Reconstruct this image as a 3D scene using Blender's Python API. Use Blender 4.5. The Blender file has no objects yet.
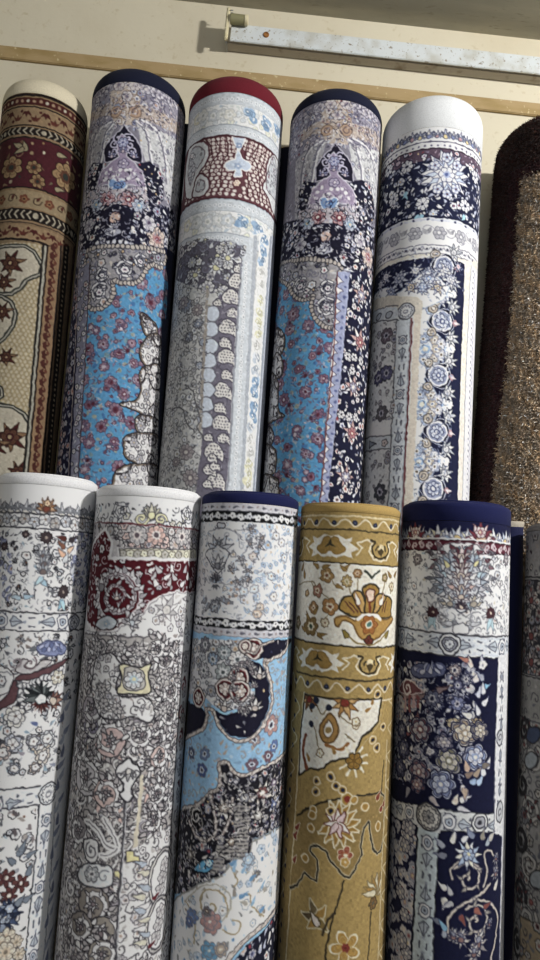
import bpy, math, random
import numpy as np
from mathutils import Vector, Matrix
SC = bpy.context.scene
COL = SC.collection
PI = math.pi
Z0 = 1.45                       # camera height above the floor
# ------------------------------------------------------------------ camera
F = 652.145
CR = np.array([0.99481651, -0.01699446, 0.10025616])
CU = np.array([-0.10115047, -0.06429928, 0.99279111])
CF = np.array([0.01042555, 0.99778594, 0.06568498])
cd = bpy.data.cameras.new('camera'); cam = bpy.data.objects.new('camera', cd); COL.objects.link(cam)
cd.sensor_fit = 'VERTICAL'; cd.sensor_height = 24; cd.lens = 24 * F / 960
cd.clip_start = .05; cd.clip_end = 50
cam.matrix_world = Matrix(((CR[0], CU[0], -CF[0], 0), (CR[1], CU[1], -CF[1], 0), (CR[2], CU[2], -CF[2], Z0), (0, 0, 0, 1)))
SC.camera = cam
VS = SC.view_settings
VS.view_transform = 'Standard'; VS.look = 'None'; VS.gamma = 1; VS.exposure = 0.1; VS.use_curve_mapping = False
CAM = np.array([0, 0, Z0])

# ------------------------------------------------------------------ materials
def lin(c):
    return tuple(x / 12.92 if x <= .04045 else ((x + .055) / 1.055) ** 2.4 for x in c)
def h(s):
    return np.array([int(s[i:i + 2], 16) / 255 for i in (0, 2, 4)], dtype=np.float32)
def mat(name, col=None, rough=.85, attr=None, noise=None, bump=None, metal=0, sheen=0):
    m = bpy.data.materials.new(name); m.use_nodes = True
    nt = m.node_tree; b = nt.nodes['Principled BSDF']
    b.inputs['Roughness'].default_value = rough
    b.inputs['Metallic'].default_value = metal
    if 'Specular IOR Level' in b.inputs: b.inputs['Specular IOR Level'].default_value = .2
    if sheen and 'Sheen Weight' in b.inputs:
        b.inputs['Sheen Weight'].default_value = sheen; b.inputs['Sheen Roughness'].default_value = .5
    tc = nt.nodes.new('ShaderNodeTexCoord')
    src = None
    if attr:
        a = nt.nodes.new('ShaderNodeVertexColor'); a.layer_name = attr; src = a.outputs['Color']
    elif col is not None:
        r = nt.nodes.new('ShaderNodeRGB'); r.outputs[0].default_value = (*lin(col), 1); src = r.outputs[0]
    for nz in (noise or []):      # (scale, colour, low, high, detail[, stretch])
        n = nt.nodes.new('ShaderNodeTexNoise'); n.inputs['Scale'].default_value = nz[0]; n.inputs['Detail'].default_value = nz[4]
        co = tc.outputs['Object']
        if len(nz) > 5:
            mp = nt.nodes.new('ShaderNodeMapping'); mp.inputs['Scale'].default_value = nz[5]
            nt.links.new(co, mp.inputs[0]); co = mp.outputs[0]
        nt.links.new(co, n.inputs['Vector'])
        rp = nt.nodes.new('ShaderNodeMapRange'); rp.inputs[1].default_value = nz[2]; rp.inputs[2].default_value = nz[3]
        nt.links.new(n.outputs['Fac'], rp.inputs[0])
        mx = nt.nodes.new('ShaderNodeMix'); mx.data_type = 'RGBA'
        nt.links.new(rp.outputs[0], mx.inputs[0]); nt.links.new(src, mx.inputs[6])
        mx.inputs[7].default_value = (*lin(nz[1]), 1); src = mx.outputs[2]
    if src is not None: nt.links.new(src, b.inputs['Base Color'])
    if bump:
        n = nt.nodes.new('ShaderNodeTexNoise'); n.inputs['Scale'].default_value = bump[0]; n.inputs['Detail'].default_value = 3
        nt.links.new(tc.outputs['Object'], n.inputs['Vector'])
        bp = nt.nodes.new('ShaderNodeBump'); bp.inputs['Strength'].default_value = bump[1]; bp.inputs['Distance'].default_value = bump[2]
        nt.links.new(n.outputs['Fac'], bp.inputs['Height']); nt.links.new(bp.outputs[0], b.inputs['Normal'])
    return m

# ------------------------------------------------------------------ objects
def empty(name, loc, label, cat, group=None):
    o = bpy.data.objects.new(name, None); COL.objects.link(o); o.location = loc
    o.empty_display_size = .1
    o['label'] = label; o['category'] = cat
    if group: o['group'] = group
    return o
def mesh_obj(name, verts, faces, m, parent=None, smooth=True, kind=None):
    me = bpy.data.meshes.new(name)
    me.from_pydata([tuple(v) for v in verts], [], faces); me.update()
    if smooth: me.polygons.foreach_set('use_smooth', [True] * len(me.polygons))
    me.materials.append(m)
    o = bpy.data.objects.new(name, me); COL.objects.link(o)
    if parent:
        o.parent = parent; o.matrix_parent_inverse = Matrix.Translation(-Vector(parent.location))
    if kind: o['kind'] = kind
    return o
def grid_mesh(name, co, m, parent, cols=None, wrap=True, smooth=True):
    """co (nr, nc, 3): a grid of vertices closed round its columns; cols: srgb per vertex"""
    nr, nc = co.shape[:2]
    me = bpy.data.meshes.new(name)
    me.vertices.add(nr * nc); me.vertices.foreach_set('co', co.astype(np.float32).ravel())
    j = np.arange(nc if wrap else nc - 1); j2 = (j + 1) % nc
    i = np.arange(nr - 1)[:, None]
    q = np.stack([i * nc + j, i * nc + j2, (i + 1) * nc + j2, (i + 1) * nc + j], -1).reshape(-1, 4).astype(np.int32)
    n = len(q)
    me.loops.add(n * 4); me.loops.foreach_set('vertex_index', q.ravel())
    me.polygons.add(n); me.polygons.foreach_set('loop_start', np.arange(n, dtype=np.int32) * 4)
    me.polygons.foreach_set('use_smooth', np.full(n, smooth))
    me.update(calc_edges=True)
    if cols is not None:
        ca = me.color_attributes.new('pile', 'BYTE_COLOR', 'POINT')
        c4 = np.ones((nr * nc, 4), np.float32); c4[:, :3] = np.clip(cols.reshape(-1, 3), 0, 1)
        ca.data.foreach_set('color_srgb', c4.ravel())
    me.materials.append(m)
    o = bpy.data.objects.new(name, me); COL.objects.link(o)
    if parent:
        o.parent = parent; o.matrix_parent_inverse = Matrix.Translation(-Vector(parent.location))
    return o
def box(name, c, s, m, parent=None, kind=None, bev=0.0):
    import bmesh
    bm = bmesh.new(); bmesh.ops.create_cube(bm, size=1)
    for v in bm.verts: v.co = Vector((c[0] + v.co.x * s[0], c[1] + v.co.y * s[1], c[2] + v.co.z * s[2]))
    if bev: bmesh.ops.bevel(bm, geom=bm.edges[:], offset=bev, segments=2, affect='EDGES')
    me = bpy.data.meshes.new(name); bm.to_mesh(me); bm.free(); me.materials.append(m)
    o = bpy.data.objects.new(name, me); COL.objects.link(o)
    if parent:
        o.parent = parent; o.matrix_parent_inverse = Matrix.Translation(-Vector(parent.location))
    if kind: o['kind'] = kind
    return o

# ------------------------------------------------------------------ a roll's frame
class Roll:
    def __init__(s, P, a, r, base=0.):
        s.P = np.array(P) + np.array([0, 0, Z0]); s.a = np.array(a, float); s.a /= np.linalg.norm(s.a); s.r = r
        w = CAM - s.P; w = w - s.a * (w @ s.a); s.dist = np.linalg.norm(w); s.e0 = w / s.dist
        s.e1 = np.cross(s.a, s.e0)
        if s.e1[0] < 0: s.e1 = -s.e1
        s.k = (s.dist - .6 * r) / F
        s.vb = (base - s.P[2] + r * math.sqrt(1 - s.a[2] ** 2)) / s.a[2]
    def pos(s, th, v, r):
        return s.P + np.multiply.outer(v, s.a) + (np.asarray(r)[..., None]) * (np.multiply.outer(np.cos(th), s.e0) + np.multiply.outer(np.sin(th), s.e1))
    def surf(s, x, y):
        """the place on the roll seen at (x, y) of the photograph: arc length and height along it"""
        d = CF + (x - 270) / F * CR - (y - 480) / F * CU
        w = CAM - s.P; dp = d - s.a * (d @ s.a); wp = w - s.a * (w @ s.a)
        A = dp @ dp; B = 2 * dp @ wp; C = wp @ wp - s.r ** 2; D = B * B - 4 * A * C
        t = (-B - math.sqrt(max(D, 0))) / (2 * A)
        X = w + t * d; v = X @ s.a; q = X - v * s.a
        th = math.atan2(q @ s.e1, q @ s.e0)
        ar = th * s.r
        if D < 0:
            ex = np.linalg.norm(q) - s.r
            ar += math.copysign(ex * 1.2, th)
        return ar, v

# ------------------------------------------------------------------ weaving: a carpet as an array of knots
class Cv:
    def __init__(s, roll, v0, v1, g, base, seed):
        s.R = roll; s.g = g; s.k = roll.k; s.am = roll.r * 2.05
        s.na = int(2 * s.am / g) + 1; s.nv = int((v0 - v1) / g) + 1
        s.A = np.linspace(-s.am, s.am, s.na); s.V = np.linspace(v0, v1, s.nv)
        s.img = np.empty((s.nv, s.na, 3), np.float32); s.img[:] = base
        s.clip = None; s.rng = random.Random(seed); s.fr(0, 0, 1)
    def fr(s, ox, oy, sc): s.ox, s.oy, s.sc = ox, oy, sc
    def pt(s, x, y): return s.R.surf(s.ox + x / s.sc, s.oy + y / s.sc)
    def pts(s, L): return [s.pt(*p) for p in L]
    def win(s, a0, v0, a1, v1):
        da = s.A[1] - s.A[0]; dv = s.V[0] - s.V[1]; p = 2 * s.g
        i0 = max(0, int((s.V[0] - v1 - p) / dv)); i1 = min(s.nv, int((s.V[0] - v0 + p) / dv) + 2)
        j0 = max(0, int((a0 - p - s.A[0]) / da)); j1 = min(s.na, int((a1 + p - s.A[0]) / da) + 2)
        if i1 <= i0 or j1 <= j0: return None
        return slice(i0, i1), slice(j0, j1)
    def put(s, w, d, col, op=1):
        al = np.clip(.5 - d / (1.15 * s.g), 0, 1) * op
        if s.clip is not None: al = al * s.clip[w]
        im = s.img[w]; im += al[..., None].astype(np.float32) * (np.asarray(col, np.float32) - im)
    def grids(s, w): return s.A[w[1]][None, :], s.V[w[0]][:, None]
    # --- regions
    def sdf(s, P, w):
        X, Y = s.grids(w); X = X + 0 * Y; Y = Y + 0 * X
        d = np.full(X.shape, 1e9); ins = np.zeros(X.shape, bool)
        n = len(P)
        for i in range(n):
            (x0, y0), (x1, y1) = P[i], P[(i + 1) % n]
            ex, ey = x1 - x0, y1 - y0; L = ex * ex + ey * ey + 1e-12
            t = np.clip(((X - x0) * ex + (Y - y0) * ey) / L, 0, 1)
            d = np.minimum(d, (X - x0 - t * ex) ** 2 + (Y - y0 - t * ey) ** 2)
            c = ((y0 > Y) != (y1 > Y)) & (X < ex * (Y - y0) / (ey if abs(ey) > 1e-12 else 1e-12) + x0)
            ins ^= c
        d = np.sqrt(d); return np.where(ins, -d, d)
    def poly(s, L, col, edge=None, ew=1, smooth=False, raw=False, grow=0, op=1):
        P = L if raw else s.pts(L)
        if smooth: P = spline(P, True)
        xs = [p[0] for p in P]; ys = [p[1] for p in P]; e = ew * s.k + grow * s.k
        w = s.win(min(xs) - e, min(ys) - e, max(xs) + e, max(ys) + e)
        if w is None: return
        d = s.sdf(P, w) - grow * s.k
        if col is not None: s.put(w, d, col, op)
        if edge is not None: s.put(w, np.abs(d) - ew * s.k / 2, edge)
    def mask(s, L, smooth=False, raw=False, grow=0):
        P = L if raw else s.pts(L)
        if smooth: P = spline(P, True)
        m = np.zeros((s.nv, s.na), np.float32)
        xs = [p[0] for p in P]; ys = [p[1] for p in P]
        w = s.win(min(xs), min(ys), max(xs), max(ys))
        if w is not None: m[w] = np.clip(.5 - (s.sdf(P, w) - grow * s.k) / s.g, 0, 1)
        return m
    def vmask(s, p0, p1):
        v0 = s.pt(*p0)[1]; v1 = s.pt(*p1)[1]
        m = np.zeros((s.nv, s.na), np.float32); m[(s.V <= v0) & (s.V >= v1)] = 1; return m
    def line(s, L, col, w=1, smooth=False, raw=False):
        P = L if raw else s.pts(L)
        if smooth: P = spline(P, False)
        hw = w * s.k / 2
        xs = [p[0] for p in P]; ys = [p[1] for p in P]
        wn = s.win(min(xs) - hw, min(ys) - hw, max(xs) + hw, max(ys) + hw)
        if wn is None: return
        X, Y = s.grids(wn); d = np.full((X + Y).shape, 1e9)
        for i in range(len(P) - 1):
            (x0, y0), (x1, y1) = P[i], P[i + 1]
            ex, ey = x1 - x0, y1 - y0; L2 = ex * ex + ey * ey + 1e-12
            t = np.clip(((X - x0) * ex + (Y - y0) * ey) / L2, 0, 1)
            d = np.minimum(d, (X - x0 - t * ex) ** 2 + (Y - y0 - t * ey) ** 2)
        s.put(wn, np.sqrt(d) - hw, col)
    def band(s, p0, p1, col, op=1):
        v0 = s.pt(*p0)[1]; v1 = s.pt(*p1)[1]
        i = np.where((s.V <= v0) & (s.V >= v1))[0]
        if len(i): s.img[i] += op * (np.asarray(col, np.float32) - s.img[i])
    def hl(s, p, col, w=1):
        v = s.pt(*p)[1]; wn = s.win(-s.am, v - w * s.k, s.am, v + w * s.k)
        if wn: X, Y = s.grids(wn); s.put(wn, np.abs(Y - v) - w * s.k / 2 + 0 * X, col)
    def row(s, p0, p1, step, fn, ph=0):
        """fn(a, v, height, i) repeated round the roll between two levels"""
        v0 = s.pt(*p0)[1]; v1 = s.pt(*p1)[1]; st = step * s.k
        n = int(s.am / st) + 1
        for i in range(-n, n + 1): fn((i + ph) * st, (v0 + v1) / 2, (v0 - v1), i)
    def col_(s, t0, b0, t1, b1, step, fn, ph=0.):
        """fn(a, v, width, i) repeated down a strip whose left edge is t0-b0 and right edge t1-b1"""
        T0, B0, T1, B1 = s.pts([t0, b0, t1, b1])
        n = int((T0[1] - B0[1]) / (step * s.k)) + 2
        for i in range(n):
            v = T0[1] - (i + ph) * step * s.k; t = (T0[1] - v) / (T0[1] - B0[1])
            l = T0[0] + t * (B0[0] - T0[0]); r = T1[0] + t * (B1[0] - T1[0]); fn((l + r) / 2, v, r - l, i)
    # --- motifs (raw positions in metres, sizes in photo pixels)
    def disc(s, a, v, r, col, edge=None, ew=.8, ry=None, rot=0):
        R = r * s.k; RY = (ry or r) * s.k; m = max(R, RY) + ew * s.k
        w = s.win(a - m, v - m, a + m, v + m)
        if w is None: return
        X, Y = s.grids(w); X = X - a; Y = Y - v
        c, sn = math.cos(rot), math.sin(rot); x = X * c + Y * sn; y = -X * sn + Y * c
        q = np.sqrt((x / R) ** 2 + (y / RY) ** 2); d = (q - 1) * min(R, RY)
        if edge is not None: s.put(w, d - ew * s.k, edge)
        if col is not None: s.put(w, d, col)
    def ring(s, a, v, r, col, w=1):
        R = r * s.k; m = R + w * s.k; wn = s.win(a - m, v - m, a + m, v + m)
        if wn is None: return
        X, Y = s.grids(wn); s.put(wn, np.abs(np.hypot(X - a, Y - v) - R) - w * s.k / 2, col)
    def flower(s, a, v, r, n, cols, rot=0, depth=.25, ew=.9, sharp=False):
        """cols: outline, petals, inner ring, eye (None to skip)"""
        R = r * s.k; m = R + ew * s.k; w = s.win(a - m, v - m, a + m, v + m)
        if w is None: return
        X, Y = s.grids(w); X = X - a; Y = Y - v; q = np.hypot(X, Y); t = np.arctan2(Y, X) + rot
        f = np.abs(np.cos(n * t / 2)) if not sharp else 1 - np.abs(((t * n / (2 * PI)) % 1) * 2 - 1)
        d = q - R * (1 - depth + depth * f)
        if cols[0] is not None: s.put(w, d - ew * s.k, cols[0])
        if cols[1] is not None:
            s.put(w, d, cols[1])
            if r > 4.2 and cols[0] is not None and n < 12:
                ang = (t * n / (2 * PI) + .5) % 1 - .5          # seams between petals, and a line inside each
                sm = np.abs(np.sin(np.clip(np.abs(ang) - .5, -.5, .5) * 2 * PI / n)) * q - .32 * s.k
                s.put(w, np.maximum(sm, d), cols[0], .75)
                s.put(w, np.maximum(np.abs(d + R * .26) - .3 * s.k, np.abs(np.sin(ang * 2 * PI / n)) * q - R * .3), (np.asarray(cols[0]) + np.asarray(cols[1])) / 2, .8)
        if cols[2] is not None: s.put(w, q - R * .5 * (1 - depth + depth * f), cols[2])
        if cols[3] is not None: s.put(w, q - R * .24, cols[3])
    def leaf(s, a, v, L, W, ang, col, edge=None, ew=.8, vein=None, curl=0):
        """a leaf from its root (a, v) along ang, L long, W wide"""
        L_ = L * s.k; W_ = W * s.k / 2; m = L_ + ew * s.k; w = s.win(a - m, v - m, a + m, v + m)
        if w is None: return
        X, Y = s.grids(w); X = X - a; Y = Y - v; c, sn = math.cos(ang), math.sin(ang)
        x = X * c + Y * sn; y = -X * sn + Y * c
        u = np.clip(x / L_, 0, 1); y = y - curl * L_ * u * u
        d = np.abs(y) - W_ * np.sin(PI * np.sqrt(u)) ; d = np.maximum(d, np.maximum(-x, x - L_))
        if edge is not None: s.put(w, d - ew * s.k, edge)
        s.put(w, d, col)
        if vein is not None: s.put(w, np.maximum(np.abs(y) - .35 * s.k, d), vein)
    def palm(s, a, v, r, ang, cols, n=7, spread=2.4, ew=.8, core=True):
        """a fan of leaves: cols outline, leaf A, leaf B, core"""
        order = sorted(range(n), key=lambda i: -abs(i - (n - 1) / 2))
        for i in order:
            t = ang + (i / (n - 1) - .5) * spread; l = r * (1.25 - .35 * abs(i / (n - 1) - .5) * 2)
            s.leaf(a, v, l, r * .42, t, cols[1] if i % 2 == 0 else cols[2], cols[0], ew)
        if core:
            s.disc(a, v, r * .32, cols[3], cols[0], ew)
    def scroll(s, a, v, r, turns, rot, col, w, hand=1, leafcol=None, edge=None):
        n = int(18 * turns) + 4; P = []
        for i in range(n):
            t = i / (n - 1); q = r * s.k * (1 - t) ** .8 if t < 1 else 0
            an = rot + hand * t * turns * 2 * PI
            P.append((a + q * math.cos(an), v + q * math.sin(an)))
        if edge is not None: s.line(P, edge, w + 1.2, raw=True)
        s.line(P, col, w, raw=True)
        if leafcol is not None:
            for i in range(2, n - 3, 4):
                dx, dy = P[i][0] - a, P[i][1] - v
                s.leaf(P[i][0], P[i][1], r * .35, r * .16, math.atan2(dy, dx) + .6 * hand, leafcol, edge)
    def spray(s, a, v, r, ang, st):
        rg = s.rng; e = (a + r * s.k * math.cos(ang), v + r * s.k * math.sin(ang))
        s.line([(a, v), ((a + e[0]) / 2 + rg.uniform(-.2, .2) * r * s.k, (v + e[1]) / 2), e], st['stem'], .8, raw=True)
        for i in range(3):
            t = (i + .6) / 3; p = (a + t * (e[0] - a), v + t * (e[1] - v))
            for sg in (-1, 1):
                s.leaf(p[0], p[1], r * .5, r * .24, ang + sg * .9, rg.choice(st['leaf']), st.get('ledge'), .6)
        s.flower(e[0], e[1], r * .3, 5, (st['edge'], rg.choice(st['petal']), None, rg.choice(st['eye'])), rg.uniform(0, 6))
    def scatter(s, region, gap, st, kinds, size, raw=None, smooth=False, keep=False, sz=.3):
        """strew motifs over a region; kinds: a string of letters (f flower, s spray, l leaf, d dot, c curl, r ring, p palmette, m multi-petal, x blotch)"""
        m = raw if raw is not None else s.mask(region, smooth)
        if s.clip is not None and keep: m = m * s.clip
        rows = np.where(m.max(1) > 0)[0]; cs = np.where(m.max(0) > 0)[0]
        if not len(rows): return
        a0, a1 = s.A[cs[0]], s.A[cs[-1]]; v1, v0 = s.V[rows[0]], s.V[rows[-1]]
        rg = s.rng; gap *= .84; size *= .86; G = gap * s.k; P = []; cell = {}
        old = s.clip; s.clip = m
        N = int((a1 - a0) * (v1 - v0) / G ** 2 * 6) + 10
        for _ in range(N):
            a = rg.uniform(a0, a1); v = rg.uniform(v0, v1)
            i = int((s.V[0] - v) / (s.V[0] - s.V[-1]) * (s.nv - 1)); j = int((a - s.A[0]) / (s.A[-1] - s.A[0]) * (s.na - 1))
            if not (0 <= i < s.nv and 0 <= j < s.na) or m[i, j] < .5: continue
            ci, cj = int(a // G), int(v // G); ok = True
            for di in (-1, 0, 1):
                for dj in (-1, 0, 1):
                    for q in cell.get((ci + di, cj + dj), ()):
                        if (q[0] - a) ** 2 + (q[1] - v) ** 2 < G * G: ok = False
            if not ok: continue
            cell.setdefault((ci, cj), []).append((a, v)); P.append((a, v))
        for a, v in P:
            r = size * rg.uniform(1 - sz, 1 + sz); kd = rg.choice(kinds); ro = rg.uniform(0, 2 * PI)
            if kd == 'f': s.flower(a, v, r, rg.choice((5, 6)), (st['edge'], rg.choice(st['petal']), rg.choice(st['ring']) if st.get('ring') else None, rg.choice(st['eye'])), ro)
            elif kd == 'm': s.flower(a, v, r * 1.35, 8, (st['edge'], rg.choice(st['petal']), rg.choice(st.get('ring') or st['petal']), rg.choice(st['eye'])), ro, .18)
            elif kd == 's': s.spray(a, v, r * 1.7, ro, st)
            elif kd == 'l': s.leaf(a, v, r * 1.8, r * .8, ro, rg.choice(st['leaf']), st.get('ledge'), .7, curl=rg.uniform(-.3, .3))
            elif kd == 'd': s.disc(a, v, r * .4, rg.choice(st['petal'] + st['eye']))
            elif kd == 'r': s.ring(a, v, r * .6, st['stem'], .9)
            elif kd == 'x': s.disc(a, v, r, rg.choice(st['leaf']), ry=r * rg.uniform(.5, 1), rot=ro)
            elif kd == 'c': s.scroll(a, v, r * 1.4, rg.choice((1., 1.3)), ro, st['stem'], .9, rg.choice((-1, 1)))
            elif kd == 'p': s.palm(a, v, r, ro, (st['edge'], rg.choice(st['petal']), rg.choice(st['leaf']), rg.choice(st['eye'])), 5, 2.6, .7)
        s.clip = old
    def tone(s, sat, con, mid=.62, wander=1.0, gain=1.0):
        rs = np.random.RandomState(s.rng.randrange(9999)); nv, na = s.nv, s.na
        def smooth(cell):
            a = rs.normal(0, 1, (nv // cell + 3, na // cell + 3))
            y = np.arange(nv) / cell; x = np.arange(na) / cell; i = y.astype(int); j = x.astype(int); u = (y - i)[:, None]; w = (x - j)[None, :]
            return a[i][:, j] * (1 - u) * (1 - w) + a[i + 1][:, j] * u * (1 - w) + a[i][:, j + 1] * (1 - u) * w + a[i + 1][:, j + 1] * u * w
        px = .0012 / s.g * wander
        dy = smooth(4) * px * .8 + smooth(10) * px * .6; dx = smooth(4) * px * .8 + smooth(10) * px * .6
        I = np.clip(np.arange(nv)[:, None] + dy, 0, nv - 1.001); J = np.clip(np.arange(na)[None, :] + dx, 0, na - 1.001)
        i = I.astype(int); j = J.astype(int); u = (I - i)[..., None].astype(np.float32); w = (J - j)[..., None].astype(np.float32); g = s.img
        s.img = g[i, j] * (1 - u) * (1 - w) + g[i + 1, j] * u * (1 - w) + g[i, j + 1] * (1 - u) * w + g[i + 1, j + 1] * u * w
        b = s.img.copy()
        for ax in (0, 1):
            for _ in range(2): b = (np.roll(b, 2, ax) + b + np.roll(b, -2, ax) + np.roll(b, 1, ax) + np.roll(b, -1, ax)) / 5
        s.img = s.img + .3 * (s.img - b)
        L = s.img @ np.array([.25, .62, .13], np.float32)
        s.img = L[..., None] + (s.img - L[..., None]) * sat
        s.img = np.clip((mid + (s.img - mid) * con) * gain, .03, .87)
    def lace(s, region, gap, cols, length=3., width=.75, raw=None):
        """fine broken linework: short curved strokes"""
        m = raw if raw is not None else s.mask(region)
        rows = np.where(m.max(1) > 0)[0]; cs = np.where(m.max(0) > 0)[0]
        if not len(rows): return
        a0, a1 = s.A[cs[0]], s.A[cs[-1]]; v1, v0 = s.V[rows[0]], s.V[rows[-1]]; rg = s.rng; old = s.clip; s.clip = m; k = s.k
        for _ in range(int((a1 - a0) * (v1 - v0) / (gap * k) ** 2)):
            a = rg.uniform(a0, a1); v = rg.uniform(v0, v1)
            i = int((s.V[0] - v) / (s.V[0] - s.V[-1]) * (s.nv - 1)); j = int((a - s.A[0]) / (s.A[-1] - s.A[0]) * (s.na - 1))
            if not (0 <= i < s.nv and 0 <= j < s.na) or m[i, j] < .5: continue
            t = rg.uniform(0, 6.28); b = t + rg.uniform(-1.6, 1.6); l = length * rg.uniform(.6, 1.3) * k / 2
            s.line([(a, v), (a + l * math.cos(t), v + l * math.sin(t)), (a + l * (math.cos(t) + math.cos(b)), v + l * (math.sin(t) + math.sin(b)))], rg.choice(cols), width, raw=True)
        s.clip = old
    def mottle(s, amt, scale=3):
        """the yarn's own unevenness"""
        rs = np.random.RandomState(s.rng.randrange(9999))
        n = rs.normal(0, 1, (s.nv // scale + 2, s.na // scale + 2)).astype(np.float32)
        n = np.kron(n, np.ones((scale, scale), np.float32))[:s.nv, :s.na]
        s.img *= (1 + amt * (n * .6 + .4 * rs.normal(0, 1, (s.nv, s.na)).astype(np.float32)))[..., None]

def spline(P, closed, n=6):
    m = len(P); out = []
    if m < 3: return P
    rngi = range(m) if closed else range(m - 1)
    for i in rngi:
        p0 = P[(i - 1) % m] if closed or i > 0 else P[0]; p1 = P[i]; p2 = P[(i + 1) % m]
        p3 = P[(i + 2) % m] if closed or i + 2 < m else P[-1]
        for k in range(n):
            t = k / n; t2 = t * t; t3 = t2 * t
            out.append(tuple(.5 * (2 * p1[q] + (p2[q] - p0[q]) * t + (2 * p0[q] - 5 * p1[q] + 4 * p2[q] - p3[q]) * t2 + (3 * p1[q] - p0[q] - 3 * p2[q] + p3[q]) * t3) for q in (0, 1)))
    if not closed: out.append(P[-1])
    return out

# ------------------------------------------------------------------ the carpets' designs
def canvas(R, hem_px, bot_px, g, base, seed):
    v0 = R.surf(*hem_px)[1]; v1 = R.surf(*bot_px)[1]
    return Cv(R, v0, v1, g, h(base), seed)
NAVY = h('262c52'); NAVY2 = h('1b2048'); INK = h('3c3a40')

def chevrons(c, p0, p1, step, col, col2=None):
    def f(a, v, hh, i):
        k = c.k; sg = 1 if i % 14 < 7 else -1
        if i % 7 == 0: c.disc(a, v, hh / k * .3, col)
        else: c.line([(a - .5 * step * k * .5 * sg, v + hh * .4), (a + .25 * step * k * sg, v), (a - .25 * step * k * sg, v - hh * .4)], col, 1.5, raw=True)
    c.row(p0, p1, step, f)

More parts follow.
